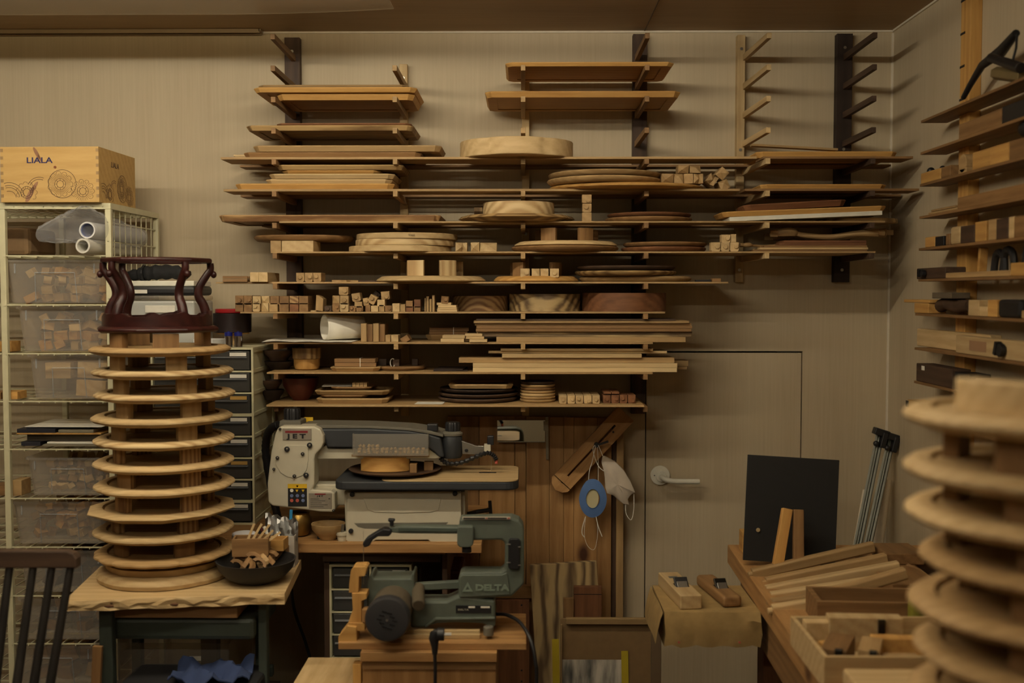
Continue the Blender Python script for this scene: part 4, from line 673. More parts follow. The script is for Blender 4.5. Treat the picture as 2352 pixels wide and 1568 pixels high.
bin_(7, 36, 250, 1264, 'dim clear bin directly behind the chair rail', fill=(3, 2, 2), sz=.06, flab='wood offcut in the bin behind the chair rail', fmat=('brown', 'walnut'))
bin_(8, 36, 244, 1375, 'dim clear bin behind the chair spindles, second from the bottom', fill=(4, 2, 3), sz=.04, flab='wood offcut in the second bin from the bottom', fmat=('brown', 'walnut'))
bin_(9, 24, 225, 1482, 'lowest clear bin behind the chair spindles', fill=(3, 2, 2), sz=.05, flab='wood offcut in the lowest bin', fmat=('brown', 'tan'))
O('kraft_package', B().box(.2, .2, .085, (0, 0, .0425)), plain('kraft_wrap', (126, 100, 68), .85, bump=.4, var=.15), loc=(P(20, 560, 3.3).x-.02, 3.36, ZR[0]+.001), label='brown wrapped package at the back left of the top wire shelf', cat='package', bev=.015)
# papers, notebooks
z = ZR[4]+.0008
def lay(n, i0, x0, x1, h, Y, dp, mat, label, rz=0, cat='notebook', group='papers and notebooks on the fifth wire shelf', z=None):
    X0, X1 = P(x0, 1000, Y).x, P(x1, 1000, Y).x
    return O(n, B().box(X1-X0, dp, h, (0, 0, h/2)), mat, loc=((X0+X1)/2, Y+dp/2, i0), rot=(0, 0, rz), label=label, cat=cat, group=group, bev=.0008)
DN = plain('navy_cover', (32, 32, 40), .5); OL = plain('grey_paper', (120, 112, 92), .8)
lay('magazine', z, 95, 236, .006, 3.15, .2, OL, 'grey magazine lying at the bottom right of the papers', .05, 'magazine'); lay('laptop', z, 48, 92, .012, 3.16, .2, DN, 'black closed laptop at the bottom left under the thin board', 0, 'laptop')
lay('magazine', z+.0064, 110, 240, .005, 3.16, .2, PAPER, 'pale magazine in the middle right of the paper pile', -.05, 'magazine'); lay('paper_block', z+.0124, 62, 225, .022, 3.18, .18, plain('shadow_paper', (92, 84, 70), .8), 'paper block with shade in its colour, hidden under the thin board', 0, 'paper')  # paper block colour lowered to hold the shade under the thin board
lay('thin_board', z+.035, 38, 232, .0045, 3.15, .22, HN, 'thin honey board across the paper pile', 0, 'board'); lay('tablet', z+.0402, 39, 127, .011, 3.15, .15, DN, 'black notebook with a pale edge on the thin board', 0, 'notebook')
lay('booklet', z+.0402, 134, 215, .009, 3.15, .15, OL, 'thick grey booklet with a yellow edge on the thin board', 0, 'booklet'); lay('paper_sheet', z+.0518, 60, 205, .004, 3.155, .17, DN, 'dark cover sheet under the top white paper', .02, 'paper')
lay('paper_sheet', z+.0565, 57, 236, .0016, 3.15, .19, PAPER, 'white printed sheet on top of the paper pile', -.02, 'paper')
G = 'blocks left of the bins'
for i, (lv, x0, x1, h, m, lb) in enumerate([(2, 2, 30, .03, 'honey', 'honey block left of the second bin'), (2, -30, 1, .028, 'brown', 'brown block at the left picture edge beside the second bin'), (3, 8, 42, .022, 'honey', 'honey block left of the third bin'), (3, -30, 4, .02, 'brown', 'brown block at the left picture edge beside the third bin'), (5, 24, 47, .045, 'tan', 'tan block left of the bin of strips'), (5, -20, 20, .03, 'brown', 'brown block at the left picture edge by the strips')]):
    o = lay('wood_block', ZR[lv]+.0008, x0, x1, h, 3.14, .06, W(m, 'X'), lb, 0, 'wood block', G)
# ================================================================ workbench of the scroll saw, drawer tower
ZB = .856; YBF = 3.0
xl, xr = P(325, 1248, YBF).x, P(1106, 1248, YBF).x; zc_ = P(700, 1248, YBF).z; ZB = zc_
t = E('saw_bench', ((xl+xr)/2, 3.28, 0), 'pine workbench against the back wall carrying the white saw', 'bench'); oX = (xl+xr)/2; oY = 3.28
O('benchtop', B().box(xr-xl, .56, .026, (0, 0, ZB-.013)), W('pine', 'X'), t, bev=.0015)
xs0, xs1 = P(726, 1290, 3.03).x, P(1022, 1290, 3.03).x; O('support_board', B().box(xs1-xs0, .5, .012, ((xs0+xs1)/2-oX, .01, ZB-.0325)), W('pine', 'X'), t, bev=.001)
for x0, x1 in ((740, 753), (1014, 1026)):
    X0, X1 = P(x0, 1400, 3.04).x, P(x1, 1400, 3.04).x; O('side_panel', B().box(X1-X0, .46, ZB-.04, ((X0+X1)/2-oX, .02, (ZB-.04)/2)), W('walnut', 'Z'), t, bev=.001)
O('rail', B().box(xs1-xs0-.03, .02, .022, ((xs0+xs1)/2-oX, -.22, ZB-.052)), W('walnut', 'X'), t)
O('back_leg', B().box(.05, .05, ZB-.027, (xl-oX+.05, .2, (ZB-.027)/2)), W('walnut', 'Z'), t)
# cream drawer tower
def drawers(name, x0, x1, ytop, Yf, dp, rows, cols, pitch, z0, label, breaks=(), hand=True, side=False):
    X0, X1 = P(x0, ytop, Yf).x, P(x1, ytop, Yf).x; zt = P(x1, ytop, Yf).z if z0 is None else z0+pitch*rows+.012; zb = zt-pitch*rows-.012; w = X1-X0
    t = E(name, ((X0+X1)/2, Yf+dp/2, zb), label, 'drawer cabinet'); H = zt-zb; th = .006; b = B()
    b.box(w, dp, th, (0, 0, H-th/2)).box(w, dp, th, (0, 0, th/2)).box(w, th, H-th*2, (0, dp/2-th/2, H/2))
    for i in range(rows+1): b.box(w-th*2-.0004, .012, .005, (0, -dp/2+.006, H-.008-pitch*i+.002)) if 0 < i < rows else None
    for i in breaks: b.box(w+.002, .014, .009, (0, -dp/2+.006, H-.006-pitch*i))
    for c in range(cols+1): b.box(.006, .012, H-th*2, (-w/2+.003+(w-.006)*c/cols, -dp/2+.006, H/2))
    for sx in (-1, 1):
        if side or True:
            b.box(th*.7, .012, H-th*2, (sx*(w/2-.003), dp/2-.014, H/2))
            for i in range(rows+1): b.box(th*.7, dp-.02, .01, (sx*(w/2-.003), 0, max(.01, min(H-.01, H-.006-pitch*i))))
            b.box(th*.3, dp-.02, H-.02, (sx*(w/2-.006), 0, H/2))
    O('housing', b, CREAM, t)
    cw = (w-.012)/cols
    for i in range(rows):
        for c in range(cols):
            x = -w/2+.006+cw*(c+.5); z = H-.006-pitch*(i+.5); hh = pitch-.010; ww = cw-.010
            d = O('drawer', B().rings([[(sx*ww/2+x, y, z+sz*hh/2) for sx, sz in ((-1, -1), (1, -1), (1, 1), (-1, 1))] for y in (-dp/2-.001, dp/2-.03)]), SMOKE, t, bev=.001)
            O('content', B().box(ww*random.uniform(.5, .85), .05, hh*random.uniform(.3, .6), (x-ww*random.uniform(-.06, .06), -dp/2+.04, z-hh*.12)), W(random.choice(['brown', 'walnut', 'dark', 'tan']), 'X'), d)
            O('handle_lip', B().box(ww*.9, .008, .003, (x, -dp/2-.005, z+hh*.18)), CLEAR, d)
            O('paper_label', B().box(ww*.36, .0008, .0105, (x+ww*.26, -dp/2-.0045, z+hh*.34)), PAPER if (i+c) % 3 else plain('yellowed_label', (186, 150, 80), .8), d)
    return t, zt
# tower stands on the bench
pitch = .0675; tw, ztw = drawers('drawer_tower', 345, 581, 798, 3.24, .28, 8, 2, (P(581, 798, 3.24).z-ZB-.013)/8, ZB+.0006, 'tall cream tower of smoky plastic drawers behind the stack of round trays', breaks=(3, 7))
# small things on the tower
def cyl(n, px, py, Y, r, h, mat, z0, label, cat, parent=None, seg=32, bev=.0015):
    c = P(px, py, Y); return O(n, B().cyl(r, r, h, (0, 0, h/2), 'Z', seg), mat, parent, loc=(c.x, Y, z0), smooth=True, label=label, cat=cat, bev=bev)
zt = ztw+.0005
for i, px in enumerate((525, 547.5)):
    c = P(px, 790, 3.262); t = E('battery', (c.x, 3.262, zt), ['left', 'right'][i]+' of the two blue-topped silver batteries standing on the drawer tower', 'battery', 'two batteries on the drawer tower')
    O('silver_body', B().cyl(.0118, .0118, .034, (0, 0, .017), 'Z', 28), plain('chrome', (200, 200, 205), .12, 1), t, smooth=True, bev=.001); O('blue_top', B().cyl(.0119, .0119, .011, (0, 0, .0395), 'Z', 28).cyl(.004, .004, .003, (0, 0, .046), 'Z', 12), plain('battery_blue', (22, 30, 110), .35), t, smooth=True)
t = O('white_gift_box', B().box(.07, .07, .024, (0, 0, .012)), plain('box_white', (235, 235, 232), .5), loc=(P(476, 785, 3.26).x, 3.29, zt), rot=(0, 0, -.35), label='small flat white box with a grey emblem beside the batteries', cat='box', bev=.001)
lg = plain('emblem_grey', (170, 170, 170), .5); O('emblem', B().cyl(.003, .003, .0006, (-.01, -.0353, .011), 'Y', 16).box(.001, .0005, .002, (-.0095, -.0353, .0155), (0, .5, 0)), lg, t)
cyl('round_block', 538, 780, 3.40, .02, .035, W('tan', 'X'), zt, 'tan round block under the black and red box', 'wood block')
cyl('thin_round_board', 535, 760, 3.40, .05, .004, W('honey', 'X'), zt+.0354, 'thin round board under the black and red box', 'board')
c = P(534, 757, 3.40); t = E('round_lidded_box', (c.x, 3.40, zt+.0398), 'round black box with a red lid on the drawer tower', 'box'); O('black_base', B().cyl(.058, .059, .06, (0, 0, .03), 'Z', 48), plain('black_lacquer', (28, 14, 14), .4), t, smooth=True, bev=.002); O('red_lid', B().cyl(.052, .052, .013, (0, 0, .067), 'Z', 48), REDM, t, smooth=True, bev=.002)
# containers and umbrella behind the dark stand
def cont(n, x0, x1, h, Y, dp, mat, z0, label, cat='container', bev=.006, rz=0):
    X0, X1 = P(x0, 700, Y).x, P(x1, 700, Y).x; return O(n, B().box(X1-X0, dp, h, (0, 0, h/2)), mat, loc=((X0+X1)/2, Y+dp/2, z0), rot=(0, 0, rz), label=label, cat=cat, bev=bev)
PC = clear('frosted_container', (225, 228, 222), .62); zq = zt
cont('storage_container', 348, 446, .064, 3.27, .2, PC, zq, 'lower frosted container on the drawer tower, seen between tray stack feet'); zq += .0645
t = cont('storage_container', 290, 446, .075, 3.25, .2, PC, zq, 'white frosted lidded container behind the dark curved stand'); O('container_lid', B().box(.205, .205, .014, (0, 0, .083)), MILKY, t, bev=.005); O('clip', B().box(.09, .004, .022, (0, -.103, .05)), PAPER, t, bev=.002); zq += .0905
t = cont('zip_case', 284, 447, .028, 3.25, .19, BLACK, zq, 'black zip case on the frosted container', 'case', .009); O('white_label', B().box(.05, .0008, .011, (-.06, -.096, .012)), PAPER, t); zq += .0284
cont('white_flat_box', 300, 446, .016, 3.26, .18, WHITE, zq, 'flat white box under the black umbrella', 'box', .002); zq += .0165
R = curve([(-.1, .0, .014), (-.06, 0, .018), (-.03, 0, .022), (.01, 0, .026), (.06, 0, .026), (.09, 0, .02), (.1, 0, .012)], 5); n = len(R)
t = E('folded_umbrella', (P(355, 640, 3.30).x, 3.31, zq), 'black folded umbrella on top of the pile behind the dark stand', 'umbrella')
O('canopy', B().tube(R, [.012+.010*sin(pi*min(1, i/(n-1)))+.0025*sin(i*1.9) for i in range(n)], 12), plain('black_fabric', (20, 20, 22), .85, bump=.3), t, smooth=True); O('strap', B().tube([(-.035+.0, .024*cos(a), .022+.024*sin(a)) for a in (2*pi*i/16 for i in range(16))], .004, 6, True), BLACK, t)
# ================================================================ slab table with green steel base, tray stack
ZS = P(376, 1363, 2.67).z; cn = [PZ(146, 1380, ZS), PZ(654, 1362, ZS), PZ(692, 1284, ZS), PZ(231, 1299, ZS)]; cx = sum(c.x for c in cn)/4; cy = sum(c.y for c in cn)/4
t = E('slab_table', (cx, cy, 0), 'live-edge slab table on a green steel base at lower left', 'table'); b = B()
pts = [(c.x-cx, c.y-cy) for c in cn]; n = 24; fr = [(pts[0][0]+(pts[1][0]-pts[0][0])*i/n, pts[0][1]+(pts[1][1]-pts[0][1])*i/n) for i in range(n+1)]
bk = [(pts[3][0]+(pts[2][0]-pts[3][0])*i/n, pts[3][1]+(pts[2][1]-pts[3][1])*i/n) for i in range(n+1)]
b.rings([[(f[0], f[1], ZS), (f[0], f[1]-.004*abs(sin(i*1.3)), ZS-.008-.003*sin(i*.9)), (f[0], f[1]+.004*sin(i*1.7), ZS-.018), (f[0], f[1]+.002*sin(i*2.3), ZS-.027+.0015*sin(i)), (g[0], g[1], ZS-.028), (g[0], g[1], ZS)] for i, (f, g) in enumerate(zip(fr, bk))])
O('slab_top', b, W('pale', 'X'), t, bev=.001); 
b = B(); random.seed(5)
for i in range(9):
    u = random.choice([.08, .11, .14, .2, .28, .33, .42, .5, .6])+random.uniform(-.02, .02); f = fr[int(u*n)]; b.sph(.006, (pts[0][0]+(pts[1][0]-pts[0][0])*u, pts[0][1]+(pts[1][1]-pts[0][1])*u+.003, ZS-.014+random.uniform(-.005, .005)), (random.uniform(1, 2.6), .6, .6), 10)
O('bark_patches', b, plain('bark', (88, 56, 34), .9), t, smooth=True)
def tb(n, x0, y0, x1, y1, Y, dp, mat, parent=t, bev=.002):
    p0, p1 = P(x0, y0, Y), P(x1, y1, Y); return O(n, B().box(p1.x-p0.x, dp, p0.z-p1.z, ((p0.x+p1.x)/2-cx, Y+dp/2-cy, (p0.z+p1.z)/2)), mat, parent, bev=bev)
p0 = P(252, 1400, 2.68); p1 = P(545, 1419, 2.68); O('drawer_runner', B().box(p1.x-p0.x, .2, ZS-.0285-p1.z, ((p0.x+p1.x)/2-cx, 2.78-cy, (ZS-.0285+p1.z)/2)), W('brown', 'X'), t, bev=.001)
tb('drawer_housing', 240, 1418, 585, 1471, 2.70, .25, GREENM, bev=.012); 
for x0, x1, y, mt in ((226, 256, 2.66, GREENM), (592, 612, 2.72, GREENM), (300, 322, 2.93, GREENM), (585, 604, 2.93, GREENM)):
    p0, p1 = P(x0, 1400, y), P(x1, 1400, y); O('leg', B().box(p1.x-p0.x, .03, ZS-.03, ((p0.x+p1.x)/2-cx, y+.015-cy, (ZS-.03)/2)), mt, t, bev=.003)
O('stretcher', B().box(.36, .02, .03, (0, .16, .5)), GREENM, t, bev=.003)
YC = 2.85; XC = P(377, 1100, YC).x; YFT = [822, 875.5, 931, 987, 1040.6, 1096, 1150.5, 1209, 1260, 1314]; RD = m_(159, YC)
ds = [(374, 0), (379, 0), (383, 0), (376, 0), (380, 0), (378.5, 0), (379.5, 0), (372.5, 1), (376, 2), (377, 3)]; YFr = YC-RD; dth = .0225
zs = [P(377, y, YFr).z for y in YFT]
stack_labels = ['topmost', 'second from the top', 'third from the top', 'fourth from the top', 'fifth from the top', 'sixth from the top', 'seventh from the top', 'angular ten-sided', 'second from the bottom', 'many-lobed lowest']
def groove(R0, z): return [(R0*.79, z), (R0*.765, z), (R0*.76, z-.006), (R0*.745, z-.006)]
def table_disc(name, R0, h, n, kind, mat, parent, par_n=72, a=.02):
    if kind == 'poly': pr = [(R0*.80, 0), (R0*.86, .001), (R0, h*.62), (R0*1.0, h*.68), (R0*.88, h)]
    else: pr = [(R0*.78, 0), (R0*.86, .0005), (R0*.95, h*.22), (R0*.99, h*.5), (R0*.985, h*.68), (R0*.93, h*.95), (R0*.88, h)]
    k = len(pr); pr += [(R0*.80, h*.985), (R0*.79, h*.55), (R0*.775, h*.55), (R0*.77, h*.8), (R0*.02, h*.8)]
    N = 120; f = lobes(n, a) if n else None
    if kind == 'poly':
        def f(t, r): m = t % (2*pi/10)-pi/10; return r*cos(pi/10)/cos(m)*1.03 if r > R0*.84 else r
    else:
        g = f; 
        def f(t, r, g=g): return g(t, r) if (g and r > R0*.84) else r
    return O(name, B().lathe(pr, N, f), mat, parent, smooth=True)
LBL = 'round low table {} in the tall stack on the slab table'
for i, (px, kd) in enumerate(ds):
    z = zs[i]; c = P(px, 1100, YC); R0 = RD*(1 if kd != 1 else 1.03); zn = zs[i+1]+dth*.8 if i < 9 else ZS+.0475
    lab = ['uppermost round low table of the tall stack, right under the dark curved stand', *(f'round low table, {q}, in the tall stack' for q in stack_labels[1:])][i]
    t = E('round_low_table', (c.x, YC, z), lab, 'low table', 'round low tables stacked on the slab table')
    table_disc('tabletop', R0, dth if kd != 3 else .022, {0: 8, 1: 0, 2: 8, 3: 18}[kd], 'poly' if kd == 1 else 'r', W(['tan', 'ash', 'ash', 'pale', 'ash', 'pale', 'pale', 'pale', 'pale', 'tan'][i], 'X'), t, a=.03 if kd != 3 else .04)
    if i < 9:
        hgt = z-zn-.0006; rr = RD*.72; th0 = [(-2.35, -.95), (-2.3, -.78), (-2.25, -.72), (-2.4, -.75), (-2.5, -.72), (-2.15, -.7), (-2.3, -.72), (-2.45, -.72), (-2.35, -.85)][i]
        legs(-hgt, hgt, [*th0, .75, 2.4], 0, rr, 'stripe' if 3 < i < 8 else ('brown' if i == 8 else 'tan'), t, .42, .02)
# thick bottom piece
t = E('round_pedestal', (XC, YC, ZS+.0005), 'thick stepped lobed round base at the very bottom of the tray stack', 'round base'); f = lobes(8, .02)
O('lower_ring', B().lathe([(RD*.9, 0), (RD*.94, .002), (RD*.955, .012), (RD*.92, .024), (RD*.84, .029), (.01, .029)], 96, f), W('pale', 'X'), t, smooth=True); O('upper_ring', B().lathe([(RD*.8, .0292), (RD*.83, .036), (RD*.84, .047), (.01, .047)], 96, f), W('tan', 'X'), t, smooth=True)
# the last tabletop rests on the base; first has feet above it
zt = zs[0]+dth*.8; c = P(374, 1100, YC); t = E('round_leg_ring', (c.x, YC, zt+.0005), 'four curved leg blocks standing on the uppermost tray under the dark stand', 'leg blocks'); zst = P(363, 768, 2.68).z; legs(0, zst-zt-.001, [-2.3, -1.15, .75, 2.4], 0, RD*.72, 'brown', t, .5, .02)
# rosewood stand
RZ = W('rose', 'X', .35); zb = zst+.0005; YS = 2.86; c = P(363, 760, YS); t = E('rosewood_stand', (c.x, YS, zb), 'dark rosewood display stand with five curved legs on top of the tray stack', 'stand')
Rb = m_(141, YS); f8 = lambda n: (lambda t_, r: r*cos(pi/n)/cos((t_+pi/n+.3) % (2*pi/n)-pi/n))
O('base_ring', B().lathe([(Rb*.7, 0), (Rb*.95, 0), (Rb, .005), (Rb, .010), (Rb*.95, .016), (Rb*.7, .016)], 8, None, closed=True), RZ, t, smooth=True, bev=.002)
Hs = P(363, 590, YS-Rb*.7).z-zb-.0
N = 64; R = []
for i in range(N):
    a = 2*pi*i/N; hh = .016+.016+.010*max(0, cos(5*(a+pi/2+.63)*1))+(.008 if (i % 6) in (2, 3) else 0); r = Rb*.86
    R.append([(r*cos(a), r*sin(a), .0162), (r*cos(a), r*sin(a), .018+hh*.75), ((r-.012)*cos(a), (r-.012)*sin(a), .018+hh*.75), ((r-.012)*cos(a), (r-.012)*sin(a), .0162)])
O('carved_apron', B().rings(R, closed=True), RZ, t, smooth=True)
Rt = m_(132, YS)*.96
O('top_ring', B().lathe([(Rt*.82, Hs-.012), (Rt, Hs-.012), (Rt*1.0, Hs-.004), (Rt*.97, Hs), (Rt*.82, Hs)], 10, None, closed=True), RZ, t, smooth=True, bev=.0015)
for a in [radians(q) for q in (-170, -125, -41, 20, 150)]:
    ca, sa = cos(a), sin(a); pr = [(.93, Hs-.012), (.93, Hs-.03), (.86, Hs-.045), (.74, Hs-.075), (.72, Hs-.1), (.80, .07), (.84, .045), (.78, .025), (.80, .0165)]; pp = curve([(ca*Rt*q, sa*Rt*q, z) for q, z in pr], 5); n = len(pp)
    l = O('leg', B().tube(pp, [(.0095+.006*(i/n)**1.5) for i in range(n)], 10), RZ, t, smooth=True); O('scroll', B().sph(.008, (ca*Rt*.99, sa*Rt*.99, Hs-.042), (1, 1, 1.2)), RZ, l, smooth=True)
# ================================================================ things on the slab table
def at(px, py, z): return PZ(px, py, z)
cb = Vector((P(588, 1300, 2.79).x, 2.79, ZS+.0005)); BK = plain('black_iron', (34, 31, 29), .65, bump=.15)
O('scrap_bowl', B().lathe([(.045, 0), (.05, .002), (.075, .014), (.094, .034), (.1025, .058), (.0985, .058), (.09, .035), (.07, .016), (.045, .006)], 48), BK, loc=cb, smooth=True, label='wide black bowl full of curved wood scraps on the slab table', cat='bowl')
random.seed(9)
for i in range(16):
    a = i*2.4; r = .054*math.sqrt((i+.5)/16); w = random.uniform(.02, .032); b = B(); q = 5; o_ = [(w*cos(pi*j/q), w*.7*sin(pi*j/q)) for j in range(q+1)]+[(w*.55*cos(pi-pi*j/q), w*.35*sin(pi-pi*j/q)) for j in range(q+1)]
    b.prism(o_, -.006, .006); O('curved_scrap', b, W(random.choice(['brown', 'red', 'tan', 'brown']), 'X'), loc=cb+Vector((r*cos(a), r*sin(a), .046+.007*(i % 3))), rot=(random.uniform(-.9, .9), random.uniform(-.6, .6), random.uniform(0, 3)), label='curved brown wood scrap lying in the black bowl', cat='wood scrap', group='curved scraps in the black bowl', bev=.0008)
def openbox(n, w, d, h, th, mat, loc, rz, label, cat='box'):
    r = lambda w, d, z: [(-w/2, -d/2, z), (w/2, -d/2, z), (w/2, d/2, z), (-w/2, d/2, z)]
    return O(n, B().rings([r(w, d, 0), r(w, d, h), r(w-th*2, d-th*2, h), r(w-th*2, d-th*2, th)]), mat, loc=loc, rot=(0, 0, rz), label=label, cat=cat, bev=.0008)
c1 = P(578, 1278, 2.80); zb1 = P(578, 1281, 2.76).z
openbox('small_wooden_box', .092, .055, .046, .006, W('brown', 'X'), (c1.x, 2.80, zb1), .12, 'small open brown box with sticks standing on the scraps in the black bowl')
for i in range(5): O('wood_splinter', B().box(.006, .003, .075+.01*(i % 3), (0, 0, .036)), W('pale', 'Z'), loc=(c1.x-.02+.008*i, 2.80, zb1+.012), rot=(0, radians(22+8*i), 0), label='pale splinter sticking out of the small brown box', cat='splinter', group='splinters in the small brown box')
openbox('small_wooden_box', .045, .05, .03, .004, W('honey', 'X'), (P(636, 1262, 2.86).x, 2.87, ZS+.0655), -.05, 'smaller honey coloured open box right of the brown one'); O('box_support', B().box(.04, .045, .064, (0, 0, .032)), W('brown', 'X'), loc=(P(636, 1262, 2.86).x, 2.895, ZS+.0008), label='brown block hidden under the smaller honey box', cat='wood block')
c = P(650, 1290, 2.95); gb = openbox('cardboard_box', .072, .05, .086, .002, plain('grey_card', (176, 170, 158), .8), (c.x, 2.955, ZS+.0006), 0, 'pale grey upright carton holding foil and pens')
b = B(); R = []
for i in range(12):
    u = i/11; R.append([(-.045+.09*u, -.012+.006*sin(i*1.7+j)+.004*j, .0+.05*j/5+.005*sin(i*2.1+j*1.3)-.02*u) for j in range(6)]+[(-.045+.09*u, -.010+.006*sin(i*1.7+j)+.004*j, .0+.05*j/5+.005*sin(i*2.1+j*1.3)-.02*u) for j in range(5, -1, -1)])
b.rings(R); O('foil_packet', b, plain('foil', (160, 160, 158), .34, 1, bump=.4), loc=(c.x-.005, 2.96, ZS+.092), smooth=True, label='crumpled silver foil packet sticking out of the grey carton', cat='foil')
for i, (px, a, m, lb) in enumerate([(608, -38, BLACK, 'black'), (616, -30, DKRED, 'dark red'), (622, -22, PAPER, 'white')]): O('marker_pen', B().cyl(.0045, .0045, .1, (0, 0, .05), 'Z', 12), m, loc=(P(640, 1230, 2.94).x, 2.944-.012*i+.01, ZS+.02), rot=(0, radians(a), 0), smooth=True, label=lb+' marker pen leaning left out of the grey carton', cat='pen', group=None)
O('blue_packet', B().box(.008, .002, .06, (0, 0, .03), (0, .05, 0)), plain('blue_foil', (50, 130, 180), .3), loc=(P(667, 1200, 2.97).x, 2.975, ZS+.09), label='narrow blue packet strip standing in the grey carton', cat='packet')
c = P(565, 1232, 2.97); t = E('white_jar', (c.x, 2.95, ZS+.0006), 'white plastic jar with a flat lid behind the brown box', 'jar'); O('body', B().cyl(.031, .031, .07, (0, 0, .035), 'Z', 36), plain('milk_plastic', (214, 214, 210), .5), t, smooth=True, bev=.002); O('lid', B().cyl(.033, .033, .02, (0, 0, .081), 'Z', 36), plain('lid_white', (226, 228, 232), .5), t, smooth=True, bev=.004)
bp = E('brass_pot', (P(688, 1235, 3.10).x, 3.10, ZB+.0005), 'dull brass pot on the saw bench behind the grey carton', 'pot'); O('body', B().lathe([(.018, 0), (.026, .004), (.036, .03), (.034, .052), (.028, .064), (.031, .068), (.029, .068), (.026, .063), (.03, .05), (.02, .01)], 40), plain('brass', (150, 122, 66), .35, .9), bp, smooth=True)
bowl(None, 715, 1210, 794, 1246, 3.06, W('tan', 'X'), 'small turned wooden bowl on the saw bench left of the white saw', z=ZB+.0005, foot=.5)
# ================================================================ chair at the lower left
YH = 2.38; p0, p1 = P(-170, 1262, YH), P(181, 1302, YH); cxh = (p0.x+p1.x)/2; t = E('wooden_chair', (cxh, YH-.25, 0), 'old dark wooden spindle-back chair at the lower left corner', 'chair'); w = p1.x-p0.x; CH = W('black', 'X')
h = p0.z-p1.z; oc = [(-w/2, 0), (w/2, 0), (w/2, h*.55), (w/2-.008, h*.85), (w/2-.022, h), (-w/2+.02, h), (-w/2, h*.8)]
O('top_rail', B().prism(oc, .238, .265), W('walnut', 'X'), t, loc=(0, 0, p1.z), bev=.003)
for i, (xa, xb) in enumerate([(-120, -150), (-75, -105), (-30, -55), (22, 2), (76, 50), (119, 88), (162, 124)]):
    a, c = P(xa, 1300, YH), P(xb, 1600, YH); d = (c-a)/(a.z-c.z); zseat = .46; q = a+d*(a.z-zseat); O('spindle', B().tube([(a.x-cxh, .25, a.z-.002), (q.x-cxh, .19, zseat)], [.0085, .012], 10), W('black', 'Z'), t, smooth=True)
O('seat', B().box(.46, .44, .035, (-.02, 0, .442)), CH, t, bev=.01)
for sx in (-.2, .16):
    for sy in (-.18, .18): O('leg', B().tube([(sx, sy, .43), (sx*1.12, sy*1.12, .0)], .017, 10), W('black', 'Z'), t, smooth=True)
# below the table
c = P(450, 1600, 3.0); t = openbox('storage_crate', .36, .26, .2, .004, MILKY, (P(420, 1500, 3.0).x, 3.13-.18, .425), 0, 'clear crate of dark odds and ends under the slab table'); O('crate_label', B().box(.03, .001, .012, (.09, -.1306, .16)), PAPER, t)
O('under_shelf', B().box(.5, .34, .02, (0, 0, .01)), W('walnut', 'X'), loc=(P(420, 1500, 3.0).x, 2.93, .404), label='dark board shelf under the slab table', cat='shelf'); 
for sx in (-.2, .2): O('low_trestle', B().box(.03, .3, .4035, (0, 0, .20175)), W('walnut', 'X'), loc=(P(420, 1500, 3.0).x+sx, 2.93, .0), label='dark trestle under the board below the slab table, '+('left' if sx < 0 else 'right'), cat='trestle')
O('blue_cloth', sheet([[(x*.012, y*.016, .012*sin(x*.9+y*.8)+.008*cos(y*1.4+x*.5)+.004*sin(x*2.3)) for x in range(17)] for y in range(9)], .003), plain('blue_fabric', (46, 62, 100), .9), loc=(P(420, 1560, 2.72).x, 2.60, .60), rot=(.05, 0, .1), smooth=True, label='crumpled blue cloth under the slab table', cat='cloth')
O('cloth_box', B().box(.34, .2, .585, (0, 0, .2925)), plain('dark_tub', (34, 34, 36), .6), loc=(P(455, 1560, 2.72).x, 2.68, .0), label='dark tub under the blue cloth below the slab table', cat='tub', bev=.01)
b = B(); O('leaning_plank', b.box(.022, .012, .68, (0, 0, .34)), W('brown', 'Z'), loc=(P(212, 1568, 2.62).x-.03, 2.63, .001), rot=(0, radians(3.5), 0), label='orange-brown plank leaning beside the green table leg', cat='plank')
O('power_cable', B().tube(curve([P(668, 1335, 3.2), P(676, 1400, 3.2), P(700, 1470, 3.2), P(715, 1520, 3.2), P(740, 1600, 3.2), (P(760, 1600, 3.2).x, 3.2, .3), (P(780, 1600, 3.2).x, 3.22, .004)], 6), .0045, 8), BLACK, smooth=True, label='black power cable hanging from the saw bench beside the slab table', cat='cable')
# ================================================================ white scroll saw on the bench
def PG(name, pts, Y, dp, mat, parent, org, bev=.002, label=None, smooth=False):   # slab with a traced outline: real depth, real place
    q = [P(x, y, Y) for x, y in pts]; return O(name, B().prism([(p.x-org[0], p.z-org[2]) for p in q], Y-org[1], Y+dp-org[1]), mat, parent, bev=bev, label=label, smooth=smooth)
def BXP(name, x0, y0, x1, y1, Y, dp, mat, parent, org, bev=.001, label=None, rot=None):
    a, c = P(x0, y0, Y), P(x1, y1, Y); w, h = c.x-a.x, a.z-c.z
    return O(name, B().box(w, dp, h), mat, parent, loc=((a.x+c.x)/2-org[0], Y+dp/2-org[1], (a.z+c.z)/2-org[2]), rot=rot or (0, 0, 0), bev=bev, label=label)
def CYL(name, px, py, r, Y, L, mat, parent, org, ax='Y', bev=.001, label=None, r2=None, n=24):
    c = P(px, py, Y); r = m_(r, Y); return O(name, B().cyl(r2 and m_(r2, Y) or r, r, L, (0, 0, 0), ax, n), mat, parent, loc=(c.x-org[0], Y-org[1], c.z-org[2]), smooth=True, bev=bev, label=label)
